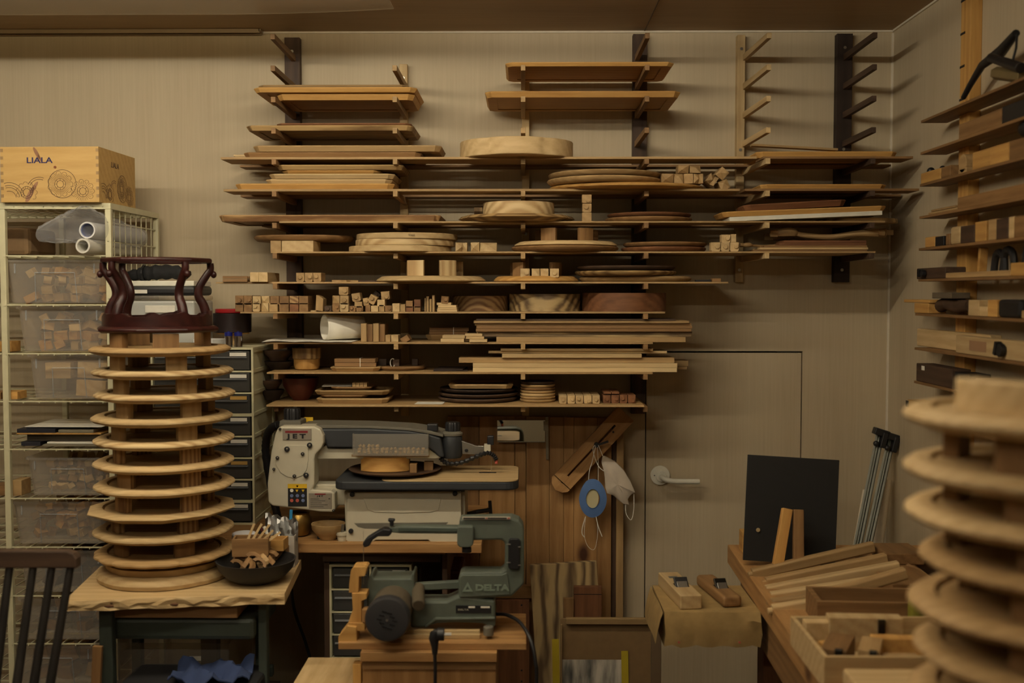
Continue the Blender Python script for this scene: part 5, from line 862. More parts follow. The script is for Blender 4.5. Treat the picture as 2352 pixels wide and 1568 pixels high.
def kb(name, px, y0, y1, r, Y, mat, parent, org, n=12):
    a, c = P(px, y0, Y), P(px, y1, Y); h = a.z-c.z; R0 = m_(r, Y); f = lambda t, q: q*(1+.05*cos(n*t))
    return O(name, B().lathe([(R0*.55, 0), (R0*.6, h*.18), (R0*.98, h*.22), (R0, h*.8), (R0*.9, h*.97), (R0*.3, h)], 72, f), mat, parent, loc=(a.x-org[0], Y-org[1], c.z-org[2]), smooth=True)
sx0 = P(900, 1245, 3.12); g = (sx0.x, 3.16, ZB); t = E('white_scroll_saw', g, 'large white and charcoal scroll saw standing on the pine bench', 'scroll saw')
hs = [(638, 983), (646, 979), (722, 979), (735, 985), (743, 1000), (743, 1017), (737, 1030), (724, 1043), (722, 1055), (722, 1112), (716, 1124), (760, 1127), (769, 1132), (770, 1170), (765, 1176), (735, 1175), (700, 1170), (625, 1161), (616, 1152), (614, 1110), (623, 1036), (632, 996)]
PG('rear_housing', hs, 3.06, .07, SAWWHITE, t, g, .004)
cv = [(657, 1022), (700, 1022), (708, 1028), (708, 1058), (704, 1080), (694, 1092), (678, 1098), (660, 1095), (644, 1085), (634, 1068), (632, 1055), (646, 1030)]
PG('round_cover', cv, 3.0575, .004, SAWWHITE, t, g, .001)
for x, y, r in ((659, 1031, 6), (711, 1022, 6), (695, 1042, 4), (637, 1051, 4), (629, 1077, 3.2), (676, 1093, 4), (703, 1091, 6), (643, 985, 3), (766, 1172, 3)):
    q = CYL('bolt', x, y, r, 3.054, .006, BLACK, t, g); CYL('bolt_socket', x, y, r*.45, 3.0505, .002, STEEL, q, (g[0]+q.location.x, g[1]+q.location.y, g[2]+q.location.z))
def plate_(x0, y0, x1, y1, mat, nm, d=.003): return BXP(nm, x0, y0, x1, y1, 3.06-d, d, mat, t, g, .0006)
def onp(q, txt, h, px, py, mat, Y=3.0565, sx=1, bold=0):
    c = P(px, py, Y); return text(txt, h, mat, q, (c.x-g[0]-q.location.x, Y-g[1]-q.location.y, c.z-g[2]-q.location.z), sx=sx, bold=bold)
SILV = plain('brushed_plate', (150, 142, 128), .4, .3); YEL = plain('warning_yellow', (216, 176, 30), .6)
def chp(q, x0, y0, x1, y1, mat, nm, Y=3.0568): a, c = P(x0, y0, Y), P(x1, y1, Y); o = (g[0]+q.location.x, g[1]+q.location.y, g[2]+q.location.z); return O(nm, B().box(c.x-a.x, .0006, a.z-c.z), mat, q, loc=((a.x+c.x)/2-o[0], Y-o[1], (a.z+c.z)/2-o[2]))
q = plate_(649, 984, 715, 1010, SILV, 'name_plate'); chp(q, 655, 989, 707, 994, plain('plate_red', (120, 30, 34), .5), 'red_bar'); onp(q, 'J E T', .0125, 681, 1002, BLACK, sx=1.55, bold=.0008)
q = plate_(661, 1111, 705, 1163, BLACK, 'warning_label', .0012); chp(q, 661, 1111, 705, 1121, YEL, 'yellow_band', 3.0582)
def sym(q, px, py, r, mat, n): c = P(px, py, 3.0582); o = (g[0]+q.location.x, g[1]+q.location.y, g[2]+q.location.z); return O('warning_symbol', B().cyl(m_(r, 3.06), m_(r, 3.06), .0006, (0, 0, 0), 'Y', n), mat, q, loc=(c.x-o[0], 3.0582-o[1], c.z-o[2]), rot=(0, 0, 0))
BLU = plain('sign_blue', (96, 110, 146), .6); SRED = plain('sign_red', (176, 84, 70), .6)
sym(q, 683, 1116, 3.6, BLACK, 3)
for i, (x, y, mt, n) in enumerate([(670, 1126, PAPER, 20), (682, 1126, YEL, 3), (696, 1126, YEL, 3), (670, 1138, BLU, 20), (683, 1138, BLU, 20), (696, 1138, BLU, 20), (670, 1149, SRED, 20), (683, 1149, SRED, 20), (696, 1149, BLU, 20)]):
    s_ = sym(q, x, y, 4.0, mt, n)
q = plate_(709, 1132, 762, 1168, SILV, 'type_plate', .0012); chp(q, 723, 1133, 748, 1136, plain('plate_red', (120, 30, 34), .5), 'red_bar', 3.0584); onp(q, 'J E T', .0038, 735, 1139, BLACK, 3.0582, 1.6, .0003)
for i in range(5): chp(q, 713, 1145+i*4.5, 713+[20, 34, 26, 40, 30][i], 1145.8+i*4.5, BLACK, 'print_line', 3.0586)
onp(q, 'CE', .003, 756, 1145, BLACK, 3.0582)
# arms
PG('upper_arm', [(700, 984), (745, 985), (850, 985), (940, 990), (985, 998), (1012, 1006), (1020, 1050), (1008, 1049), (998, 1038), (985, 1029), (752, 1027), (748, 1018), (744, 1003)], 3.085, .13, SAWDARK, t, g, .004)
PG('arm_cap', [(690, 977), (725, 976), (850, 978), (940, 983), (990, 990), (1018, 998), (1018, 1004), (985, 996.5), (940, 989), (850, 984), (745, 984), (690, 984)], 3.09, .13, SAWGREY, t, g, .002)
PG('lower_beam', [(720, 1046), (738, 1027), (750, 1022), (752, 1030), (985, 1030), (1012, 1051), (1000, 1053), (722, 1054)], 3.10, .05, SAWWHITE, t, g, .002)
c = P(1037, 1050, 3.14); r = m_(25, 3.14); hh = m_(52, 3.14); O('arm_head', B().lathe([(r*.88, 0), (r, .006), (r, hh-.006), (r*.9, hh)], 40), SAWDARK, t, loc=(c.x-g[0], 3.14-g[1], c.z-g[2]), smooth=True); O('head_cap', B().lathe([(r*1.02, 0), (r*1.05, .006), (r*.8, .012)], 40), SAWGREY, t, loc=(c.x-g[0], 3.14-g[1], c.z-g[2]+hh), smooth=True)
kb('tension_knob', 1040, 968, 997, 17, 3.14, BLACK, t, g); kb('rear_knob', 671, 936, 972, 19, 3.14, BLACK, t, g)
PG('rear_bracket', [(642, 966), (690, 966), (692, 981), (640, 981)], 3.10, .08, SAWGREY, t, g, .003); BXP('switch_box', 981, 974, 1005, 990, 3.10, .03, BLACK, t, g, .002); BXP('yellow_tag', 698, 958, 719, 970, 3.2, .002, YEL, t, g, .0003)
O('bellows_hose', B().tube(curve([P(640, 975, 3.2), P(622, 985, 3.22), P(612, 1010, 3.25), P(613, 1060, 3.27), P(640, 1200, 3.28)], 8), [m_(9+1.2*(i % 2), 3.2) for i in range(33)], 12), BLACK, t, loc=[-v for v in g], smooth=True)
PG('blade_arm', [(1060, 1012), (1095, 1024), (1112, 1024), (1112, 1041), (1100, 1044), (1062, 1042)], 3.13, .012, STEEL, t, g, .001); BXP('blade_clamp', 1112, 1020, 1127, 1041, 3.12, .02, SAWWHITE, t, g); BXP('clamp_block', 1119, 1001, 1134, 1022, 3.12, .02, BLACK, t, g, .002); CYL('arm_hole', 1071, 1034, 4, 3.1285, .003, BLACK, t, g)
pp = curve([P(1012, 1052, 3.12), P(1028, 1064, 3.11), P(1060, 1062, 3.1), P(1095, 1048, 3.09), P(1120, 1040, 3.09), P(1134, 1046, 3.09), P(1140, 1056, 3.09)], 6)
O('air_hose', B().tube(pp, [m_(3.6 if i % 2 else 6.2, 3.1) for i in range(len(pp))], 10), BLACK, t, loc=[-v for v in g], smooth=True, label='black jointed air hose'); CYL('nozzle', 1140, 1060, 3.5, 3.09, .012, SRED, t, g, 'Z')
zt_ = 1.55-.1752*2.98+.0; 
def rrect(x0, x1, y0, y1, r, n=5):
    o = []
    for cx, cy, a in ((x1-r, y0+r, -pi/2), (x1-r, y1-r, 0), (x0+r, y1-r, pi/2), (x0+r, y0+r, pi)):
        for i in range(n+1): o.append((cx+r*cos(a+pi/2*i/n), cy+r*sin(a+pi/2*i/n)))
    return o
xa, xb = P(768, 1108, 3.0).x, P(1191, 1108, 3.0).x
O('saw_table', B().prism([(x-g[0], y-g[1]) for x, y in rrect(xa, xb, 2.985, 3.25, .035)], zt_-.026-g[2], zt_-.002-g[2], 'XY'), SAWDARK, t, bev=.004); O('wood_overlay', B().prism([(x-g[0], y-g[1]) for x, y in rrect(xa+.13, xb-.001, 2.984, 3.249, .034)], zt_-.0018-g[2], zt_+.001-g[2], 'XY'), W('pale', 'X'), t)
O('throat_slot', B().box(.05, .012, .0006, (P(1120, 1085, 3.12).x-g[0], 3.12-g[1], zt_+.0014-g[2])), BLACK, t); O('blade', B().box(.001, .001, P(1128, 1040, 3.12).z-zt_+.03, (P(1128, 1060, 3.12).x-g[0], 3.128-g[1], (P(1128, 1040, 3.12).z+zt_-.03)/2-g[2])), STEEL, t)
PG('front_panel', [(798, 1130), (1056, 1128), (1059, 1132), (1061, 1244), (1056, 1248), (990, 1246), (984, 1240), (862, 1240), (855, 1246), (800, 1246), (794, 1240)], 3.03, .02, SAWWHITE, t, g, .003)
PG('base_body', [(790, 1128), (1068, 1128), (1070, 1236), (794, 1236)], 3.052, .15, SAWWHITE, t, g, .004)
PG('pressed_panel', [(834, 1143), (1014, 1143), (1007, 1172), (988, 1176), (925, 1178), (860, 1176), (844, 1170)], 3.028, .003, SAWWHITE, t, g, .0015)
for x, y in ((809, 1135), (1045, 1133), (806, 1219)): CYL('bolt', x, y, 5.5, 3.026, .008, BLACK, t, g)
PG('lower_frame', [(722, 1112), (800, 1112), (800, 1160), (722, 1160)], 3.10, .06, SAWWHITE, t, g, .003)
O('underframe', B().box(.42, .2, .018, (P(905, 1250, 3.12).x-g[0], -.01, .0095)), SAWDARK, t, bev=.003); O('side_tools', B().tube([P(1072, 1180, 3.15), P(1095, 1175, 3.12), P(1130, 1170, 3.12)], .006, 8).tube([P(1125, 1150, 3.12), P(1128, 1190, 3.12)], .005, 8), BLACK, t, loc=[-v for v in g])
c = PZ(785, 1255, ZB); O('foot_disc', B().cyl(.017, .017, .008, (0, 0, .02), 'Z', 30).cyl(.013, .015, .016, (0, 0, .008), 'Z', 24), SAWWHITE, t, loc=(P(785, 1250, 3.03).x-g[0], 3.04-g[1], 0), smooth=True); O('foot_bolt', B().cyl(.005, .005, .022, (0, 0, .034), 'Z', 12), STEEL, t, loc=(P(785, 1250, 3.03).x-g[0], 3.04-g[1], 0))
# things on the saw table
zt = zt_+.0014; c = P(906, 1095, 3.10)
O('shallow_round_tray', B().lathe([(.07, 0), (.1, .002), (.131, .011), (.133, .014), (.125, .012), (.098, .006), (.0, .005)], 64), W('walnut', 'X'), loc=(c.x, 3.118, zt), smooth=True, label='shallow dark round tray lying on the scroll saw table', cat='tray')
zt += .0066
hc_ = P(884, 1085, 3.10); b = B(); q = 14; a0, a1 = -2.7, -.45; o = [(.078*cos(a0+(a1-a0)*i/q), .05*sin(a0+(a1-a0)*i/q)) for i in range(q+1)]+[(.062*cos(a1+(a0-a1)*i/q), .034*sin(a1+(a0-a1)*i/q)) for i in range(q+1)]
O('curved_block', b.prism(o, 0, .04, 'XY'), W('honey', 'X'), loc=(hc_.x, 3.13, zt), smooth=True, label='honey curved block standing in the dark tray under the clear box', cat='wood block', bev=.001)
for i, (px, Y, w) in enumerate([(950, 3.08, .02), (985, 3.12, .026), (930, 3.18, .03)]): O('wood_block', B().box(w, .02, .026 if i < 2 else .04, (0, 0, .013 if i < 2 else .02)), W('brown', 'Z'), loc=(P(px, 1090, Y).x, Y, zt), label=['small brown block right of the curved block in the dark tray', 'second small brown block at the right in the dark tray', 'block behind the curved block in the dark tray'][i], cat='wood block', bev=.001)
zt += .0404
for i, (x0, x1) in enumerate([(806, 988)]): O('cross_stick', B().box(m_(x1-x0, 3.1), .02, .009, (0, 0, .0045)), W('tan', 'X'), loc=(P(897, 1070, 3.1).x, 3.11, zt), label='stick lying across the curved block under the clear box', cat='stick', bev=.001)
zt += .0094; pw_, pd, ph = m_(176, 3.06), .12, .062; c = P(897, 1070, 3.06); r = lambda w, d, z: [(-w/2, -d/2, z), (w/2, -d/2, z), (w/2, d/2, z), (-w/2, d/2, z)]
bx_o = (c.x, 3.06+pd/2, zt+.0004); O('acrylic_box', B().rings([r(pw_, pd, 0), r(pw_, pd, ph), r(pw_-.005, pd-.005, ph), r(pw_-.005, pd-.005, .003)]), clear('acrylic', (240, 236, 226), .12, .08, .35), loc=bx_o, label='clear acrylic box of wooden dowel plugs on the scroll saw', cat='box')
random.seed(4); pl = None
for i in range(110):
    col, row = i % 15, (i//15) % 3; ly = i//45; x = -pw_/2+.012+(pw_-.024)*(col+.5)/15; y = -pd/2+.012+.03*row+.004; z = .0085+.0088*ly
    if col > 4 and ly == 2: continue
    loc = (bx_o[0]+x+random.uniform(-.0015, .0015), bx_o[1]+y+random.uniform(-.004, .004), bx_o[2]+z); rot = (random.uniform(0, 1.6), random.uniform(-.6, .6), random.uniform(0, 3))
    if pl is None: pl = O('dowel_plug', B().cyl(.0042, .0042, .0085, (0, 0, 0), 'Z', 14), W('pale', 'Z'), loc=loc, rot=rot, smooth=True, label='small pale dowel plug in the clear acrylic box', cat='dowel plug', group='dowel plugs in the acrylic box', bev=.0005)
    else: dup(pl, loc, rot)
# ================================================================ cream drawers under the bench
tw2, z2 = drawers('drawer_unit', 756, 945, 1297, 3.07, .3, 4, 2, .0655, None, 'cream drawer unit with smoky drawers under the saw bench', ())
bz = tw2.location.z; O('drawer_plinth', B().box(.32, .3, bz-.001, (0, 0, (bz-.001)/2)), W('walnut', 'X'), loc=(tw2.location.x+.02, 3.25, 0), label='dark plinth carrying the drawer unit under the saw bench', cat='plinth')
O('dark_red_bag', B().box(.05, .18, .16, (0, 0, .08)), DKRED, loc=(P(1042, 1330, 3.2).x, 3.3, .56), label='dark red bag hanging beside the bench panel', cat='bag', bev=.01)
# ================================================================ sage green scroll saw in front
YD = 2.62; ZP = P(1000, 1476, 2.55).z; g2 = (P(1000, 1476, YD).x, 2.66, ZP); t = E('green_scroll_saw', g2, 'sage green cast scroll saw with a black motor on the low pine cabinet', 'scroll saw'); GM = DELTAM
G2 = lambda n, pts, Y, dp, mat=GM, bev=.003, **k: PG(n, pts, Y, dp, mat, t, g2, bev, **k)
G2('c_frame', [(1055, 1192), (1175, 1189), (1192, 1195), (1201, 1207), (1204, 1225), (1204, 1341), (1175, 1370), (1053, 1378), (1053, 1330), (1057, 1316), (1067, 1313), (1150, 1313), (1159, 1307), (1160, 1247), (1153, 1240), (1088, 1241), (1055, 1238)], 2.62, .06, bev=.006)
G2('raised_rim', [(1056, 1326), (1062, 1320), (1152, 1320), (1164, 1315), (1168, 1330), (1172, 1366), (1056, 1372)], 2.616, .006, bev=.002)
G2('front_block', [(1050, 1212), (1054, 1209), (1086, 1209), (1088, 1214), (1087, 1250), (1080, 1257), (1056, 1257), (1050, 1250)], 2.60, .04); CYL('rubber_foot', 1072, 1262, 11, 2.62, .012, BLACK, t, g2, 'Z')
sl = G2('warning_sticker', [(1062, 1187), (1172, 1187), (1172, 1192.5), (1062, 1192.5)], 2.615, .004, plain('sticker_white', (190, 180, 160), .6), .0003); 
for x0, x1, m in ((1064, 1114, BLACK), (1120, 1164, BLACK), (1116, 1119, SRED), (1166, 1171, SRED)): BXP('sticker_print', x0, 1188.3, x1, 1191.6, 2.6145, .0004, m, t, g2, 0)
G2('upper_arm', [(893, 1211), (920, 1208), (1054, 1210), (1054, 1226), (920, 1225), (893, 1222)], 2.625, .03); G2('channel_shade', [(915, 1212), (1052, 1213), (1052, 1221), (915, 1220)], 2.622, .002, plain('shadow_green', (64, 74, 66), .6), .0005)  # darker green strip laid on the arm paints the shade of its channel
G2('blade_handle', [(832, 1248), (842, 1236), (868, 1220), (880, 1214), (897, 1216), (900, 1224), (893, 1232), (868, 1232), (856, 1240), (848, 1254), (836, 1258)], 2.61, .03, BLACK, .003); G2('arm_knob', [(891, 1191), (906, 1192), (907, 1197), (903, 1199), (904, 1208), (895, 1208), (895, 1199), (891, 1197)], 2.62, .014, BLACK)
PG('hold_down_plate', [(813, 1201), (1030, 1199), (1020, 1209), (1016, 1216), (838, 1214), (822, 1210)], 2.68, .002, SAWGREY, t, g2, .001); O('blade', B().box(.001, .001, .13, (P(835, 1290, 2.63).x-g2[0], 2.63-g2[1], P(835, 1290, 2.63).z-g2[2]+.01)), STEEL, t)
G2('side_cover', [(1168, 1241), (1172, 1237), (1190, 1237), (1195, 1242), (1194, 1303), (1190, 1308), (1170, 1307), (1167, 1301)], 2.612, .01, BLACK, .002)
for y in (1249, 1291): BXP('clip', 1164, y, 1173, y+2, 2.61, .003, STEEL, t, g2, .0003); BXP('clip', 1190, y+6, 1196, y+8, 2.61, .003, STEEL, t, g2, .0003)
lt = plain('cast_letters', (118, 132, 118), .5)
c = P(1130, 1350, 2.6155); text('DELTA', .0145, lt, t, (c.x-g2[0], 2.6155-g2[1], c.z-g2[2]), ext=.0012, sx=1.35, bold=.0009)
q = [P(x, y, 2.6155) for x, y in ((1062, 1358), (1086, 1358), (1074, 1336))]; q2 = [P(x, y, 2.6155) for x, y in ((1069, 1354), (1079, 1354), (1074, 1345))]
O('triangle_emblem', B().rings([[(p.x-g2[0], yy, p.z-g2[2]) for p in pts] for pts, yy in ((q, -.0462), (q2, -.0462), (q2, -.0445), (q, -.0445))], closed=True), lt, t)
G2('lower_frame', [(943, 1392), (971, 1381), (1026, 1381), (1052, 1369), (1137, 1379), (1138, 1440), (1128, 1440), (1106, 1432), (1046, 1430), (1003, 1432), (975, 1441), (943, 1442)], 2.62, .07, bev=.005)
G2('base_ridge', [(975, 1438), (1000, 1419), (1137, 1418), (1137, 1423), (1002, 1425), (978, 1442)], 2.612, .012, bev=.002)
sp = BXP('spec_label', 1047, 1390, 1128, 1408, 2.6185, .0018, BLACK, t, g2, .0004); c = P(1064, 1400, 2.6175); text('DELTA', .0042, SAWWHITE, t, (c.x-g2[0], 2.6178-g2[1], c.z-g2[2]), ext=.0002, sx=1.5)
for x0, x1 in ((1076, 1091), (1104, 1125)): BXP('label_field', x0, 1392, x1, 1396, 2.6178, .0006, PAPER, t, g2, 0)
G2('motor_bracket', [(843, 1334), (849, 1322), (855, 1318), (858, 1329), (944, 1329), (946, 1317), (951, 1319), (953, 1395), (843, 1420)], 2.62, .08, bev=.004)
G2('link_arm', [(950, 1341), (1054, 1335), (1054, 1352), (950, 1356)], 2.64, .02, bev=.002)
c = P(889, 1424, 2.50); R0 = m_(53, 2.50); O('motor', B().lathe([(R0*.9, -.07), (R0*.96, -.11), (R0*.9, -.14), (R0*.6, -.16)][::-1] if 0 else [(R0*.55, .17), (R0*.8, .15), (R0*.93, .12), (R0*.95, .03)], 48, cap0=True), plain('dusty_motor', (84, 74, 56), .8, bump=.3), t, loc=(c.x-g2[0], 2.5-g2[1], c.z-g2[2]), rot=(-pi/2, 0, 0), smooth=True)
O('motor_cap', B().lathe([(R0*.95, .032), (R0*1.0, .028), (R0*1.0, .008), (R0*.93, .001), (R0*.85, 0)], 56), plain('motor_black', (46, 46, 48), .5), t, loc=(c.x-g2[0], 2.5-g2[1], c.z-g2[2]), rot=(-pi/2, 0, 0), smooth=True)
b = B()
for sgn in (-1, 1):
    for i in range(5):
        b.box(.012, .0012, .0028, (sgn*(.006+.006*(2-abs(i-2))), 0, .018-.009*i-sgn*.002), (0, radians(14), 0))
O('vent_slots', b, plain('slot_black', (6, 6, 6), .9), t, loc=(c.x-g2[0], 2.4995-g2[1], c.z-g2[2])); O('centre_screw', B().cyl(.003, .003, .002, ax='Y', n=14), STEEL, t, loc=(c.x-g2[0], 2.4992-g2[1], c.z-g2[2]))
c = P(957, 1380, 2.56); O('capacitor', B().cyl(m_(15, 2.56), m_(15, 2.56), .085, (0, 0, 0), 'Y', 28), plain('dusty_motor', (84, 74, 56), .8), t, loc=(c.x-g2[0], 2.60-g2[1], c.z-g2[2]), rot=(.25, 0, .1), smooth=True, bev=.003)
CYL('mount_foot', 1122, 1448, 12, 2.585, .022, SAWGREY, t, g2, 'Z', .002); CYL('mount_bolt', 1121, 1440, 5, 2.585, .006, STEEL, t, g2, 'Z')
# stand cabinet
X0, X1 = P(777, 1476, 2.55).x, P(1209, 1476, 2.55).x; cxs = (X0+X1)/2; t = E('low_pine_cabinet', (cxs, 2.68, 0), 'low pine cabinet with thick boards on top under the green saw', 'cabinet')
O('top_board', B().box(X1-X0, .24, .0165, (0, -.01, ZP-.0083)), W('pine', 'X'), t, bev=.0015)
xa, xb = P(826, 1510, 2.52).x, P(1141, 1510, 2.52).x; zc2 = P(900, 1523, 2.52).z; O('second_board', B().box(xb-xa, .30, ZP-.0168-zc2, ((xa+xb)/2-cxs, .0, (ZP-.0168+zc2)/2)), W('pine', 'X'), t, bev=.0015)
O('body', B().box(xb-xa-.006, .28, zc2, ((xa+xb)/2-cxs, .005, zc2/2-.0003)), W('pine', 'Z'), t, bev=.001); O('front_strip', B().box(xb-xa-.006, .006, .018, ((xa+xb)/2-cxs, -.138, zc2-.012)), W('brown', 'X'), t)
O('side_block', B().box(.02, .03, .05, (xa-cxs-.012, -.11, zc2-.04)), W('honey', 'Z'), t, bev=.001)
p0 = P(740, 1568, 2.3); t = O('pale_box', B().box(.17, .34, .5, (0, 0, .25)), W('pale', 'Y'), loc=(P(785, 1520, 2.5).x-.02, 2.42+.2, P(780, 1509, 2.79).z-.5), label='pale wooden box top at the bottom left of the low pine cabinet', cat='box', bev=.002)
t.location.y = 2.62; t.location.x = xa-.09; O('low_box', B().box(.15, .3, t.location.z-.001, (0, 0, (t.location.z-.001)/2)), W('walnut', 'X'), loc=(xa-.09, 2.62, 0), label='dark base under the pale box beside the low pine cabinet', cat='box')
for i, (x0, x1, y0, y1, Y, m) in enumerate([(905, 1102, 1448, 1454, 2.60, 'pale'), (903, 1102, 1457, 1463, 2.585, 'pale')]): 
    a, c = P(x0, y1, Y), P(x1, y1, Y); O('wood_strip', B().box(c.x-a.x, .012, .01+.006*(1-i), (0, 0, (.01+.006*(1-i))/2)), W(m, 'X'), loc=((a.x+c.x)/2, Y, ZP+.0004), label=['rear', 'front'][i]+' of two pale strips lying on the board before the green saw', cat='strip', group='pale strips before the green saw', bev=.0006)
def pz_block(n, pts, Y, dp, mat, label): q = [P(x, y, Y) for x, y in pts]; x0 = sum(p.x for p in q)/len(q); z0 = min(p.z for p in q); return O(n, B().prism([(p.x-x0, p.z-z0) for p in q], 0, dp), mat, loc=(x0, Y, z0), label=label, cat='wood offcut', group='offcuts piled left of the green saw', bev=.0012)
pz_block('wood_offcut', [(777, 1476), (777, 1462), (797, 1437), (818, 1440), (820, 1476)], 2.56, .05, W('honey', 'X'), 'slanted flat offcut at the foot of the pile left of the green saw')
pz_block('wood_offcut', [(798, 1436), (800, 1430), (838, 1430), (838, 1449), (822, 1449), (800, 1440)], 2.57, .05, HN, 'offcut with a step above the slanted one left of the green saw')
pz_block('curved_offcut', [(800, 1429), (810, 1400), (808, 1362), (842, 1362), (842, 1375), (830, 1380), (830, 1429)], 2.575, .045, W('honey', 'Z'), 'upright curved offcut in the middle of the pile left of the green saw')
pz_block('wood_offcut', [(831, 1400), (850, 1400), (850, 1429), (831, 1429)], 2.566, .03, W('pine', 'Z'), 'small square offcut beside the upright curved one left of the green saw')
pz_block('curved_offcut', [(801, 1361), (802, 1340), (806, 1310), (812, 1302), (838, 1301), (843, 1304), (838, 1323), (824, 1324), (823, 1361)], 2.58, .05, W('honey', 'Z'), 'topmost curved hook-shaped offcut left of the green saw')
# plug and cord
t = E('power_plug', (P(997, 1480, 2.47).x, 2.49, P(997, 1480, 2.47).z), 'black power plug with its cord in front of the low pine cabinet', 'power plug'); o = t.location
O('plug_body', B().rings([[(x+r*cos(a), r*.75*sin(a), z) for a in (2*pi*i/20 for i in range(20))] for x, z, r in ((.0, -.03, .006), (.0, -.012, .008), (-.002, .008, .012), (.002, .022, .013), (.008, .029, .011))]).cyl(.015, .015, .016, (.014, 0, .018), 'X', 24), BLACK, t, smooth=True, bev=.001)
for y in (-.005, .005): O('pin', B().cyl(.002, .002, .016, (.03, y, .018), 'X', 10), STEEL, t, smooth=True)
O('cord', B().tube([(0, 0, -.028), (.001, 0, -.06), (0, 0, -.2), (.0, 0, -o.z+.005), (.05, -.05, -o.z+.005)], .0042, 10), BLACK, t, smooth=True)
O('black_cable', B().tube(curve([P(1138, 1410, 2.68), P(1165, 1412, 2.66), P(1195, 1430, 2.6), P(1218, 1468, 2.55), P(1230, 1520, 2.53), P(1233, 1600, 2.53), (P(1233, 1600, 2.53).x, 2.53, .1), (P(1240, 1600, 2.53).x, 2.55, .005)], 8), .0045, 10), BLACK, smooth=True, label='black cord curving down right of the green saw', cat='cord', group=None)
# ================================================================ boards against the back wall
def lean(n, x0, y0, x1, Y, th, mat, label, cat='board', zb=0.001, group=None, y1=None, bev=.001):
    a, c = P(x0, y0, Y), P(x1, y0, Y); z1 = a.z; zb = P(x0, y1, Y).z if y1 else zb; return O(n, B().box(c.x-a.x, th, z1-zb, (0, 0, (z1-zb)/2)), mat, loc=((a.x+c.x)/2, Y+th/2, zb), label=label, cat=cat, group=group, bev=bev)
PN = W('pine', 'Z')
for i, (x0, x1) in enumerate([(1028, 1100), (1101, 1182), (1183, 1208)]): lean('pine_plank', x0, 956, x1, 3.555, .02, W('brown', 'Z') if i == 0 else PN, ['leftmost dark pine plank behind the white saw', 'middle pine plank under the mirror', 'narrow pine plank right of the mirror plank'][i], group='rear pine planks on the back wall')
for i, (x0, x1) in enumerate([(1209, 1262), (1262.5, 1295), (1295.5, 1318), (1318.5, 1372), (1372.5, 1405)]): lean('pine_plank', x0, 957+i*.6, x1, 3.53, .022, PN, NTH[i]+' from the left of the five front pine planks under the shelves', group='front pine planks on the back wall')
lean('wood_strip', 1406, 970, 1416, 3.545, .03, W('walnut', 'Z'), 'dark narrow upright strip right of the pine planks', 'strip'); lean('wood_strip', 1416.5, 960, 1433, 3.54, .03, W('tan', 'Z'), 'tan upright strip right of the pine planks, nearest the bare wall', 'strip')
b = P(1175, 1376, 3.50); o = lean('perforated_board', 1140, 1378, 1216, 3.45, .015, W('red', 'Z'), 'reddish brown board with drilled holes behind the green saw'); 
for y in (1390, 1440, 1540, 1565): c = P(1198, y, 3.449); O('drilled_hole', B().cyl(.003, .003, .001, (c.x-o.location.x, 3.4495-o.location.y, c.z), 'Y', 10), BLACK, o)
lean('brown_cross_board', 1136, 1345, 1230, 3.509, .02, W('pine', 'X'), 'short horizontal pine board above the perforated board', y1=1374)
mz = E('wall_mirror', (P(1197, 990, 3.5).x, 3.5255, P(1197, 1016, 3.5).z), 'small rectangular wall mirror on the pine planks', 'mirror'); a, c = P(1142, 967, 3.52), P(1252, 1016, 3.52)
O('glass', B().box(c.x-a.x, .003, a.z-c.z, (0, 0, (a.z-c.z)/2)), plain('mirror_silver', (205, 205, 200), .02, 1, var=0), mz, rot=(0, 0, 0)); O('lower_clip', B().box(c.x-a.x, .006, .002, (0, -.001, -.001)), STEEL, mz)
o = O('steel_caliper', B().box(.009, .003, m_(100, 3.5), (0, 0, 0)).box(.016, .004, .03, (-.003, 0, .04)), plain('worn_steel', (140, 132, 112), .4, .6), loc=(P(1257, 1010, 3.5).x, 3.52, P(1257, 1008, 3.5).z), rot=(0, radians(-1), 0), label='long thin steel caliper hanging right of the mirror', cat='caliper', bev=.0005)
# slotted jig board
t0, t1 = P(1279, 1120, 3.485), P(1436, 952, 3.485); L = (t1-t0).length; an = math.atan2(t1.z-t0.z, t1.x-t0.x); w = m_(50, 3.485); t = E('slotted_board', ((t0.x+t1.x)/2, 3.49, (t0.z+t1.z)/2), 'slotted wooden jig board hanging diagonally on the pine planks', 'jig board', rot=(0, -an, 0))
hl, hw = L/2+.008, w/2; sw = .0035; ol = [(-hl+.02, -hw), (hl, -hw), (hl+.004, -hw+.03), (hl-.006, hw), (-hl+.02, hw), (-hl+.006, hw*.62), (-hl, 0), (-hl+.006, -hw*.62)]
O('board', B().box(2*hl-.035, .012, hw-sw, (.014, 0, (hw+sw)/2)).box(2*hl-.035, .012, hw-sw, (.014, 0, -(hw+sw)/2)).box(.03, .012, 2*sw+.001, (-hl+.045, 0, 0)).box(.05, .012, 2*sw+.001, (hl-.03, 0, 0)).prism([(-hl+.0345, -hw), (-hl+.0345, hw), (-hl+.022, hw), (-hl+.008, hw*.65), (-hl, 0), (-hl+.008, -hw*.65), (-hl+.022, -hw)], -.006, .006), W('pine', 'X'), t, bev=.0003)
O('peg_hole', B().cyl(.0035, .0035, .001, (hl-.075, -.0065, -.01), 'Y', 12), BLACK, t)
hk = P(1370, 1021, 3.47); O('clamp_lever', B().cyl(.008, .008, .018, (0, 0, 0), 'Y', 20).box(.04, .007, .006, (.018, -.008, .006), (0, radians(-18), 0)), BLACK, loc=(hk.x, 3.467, hk.z), label='black clamping lever on the slotted board with face masks hanging from it', cat='lever', smooth=True)
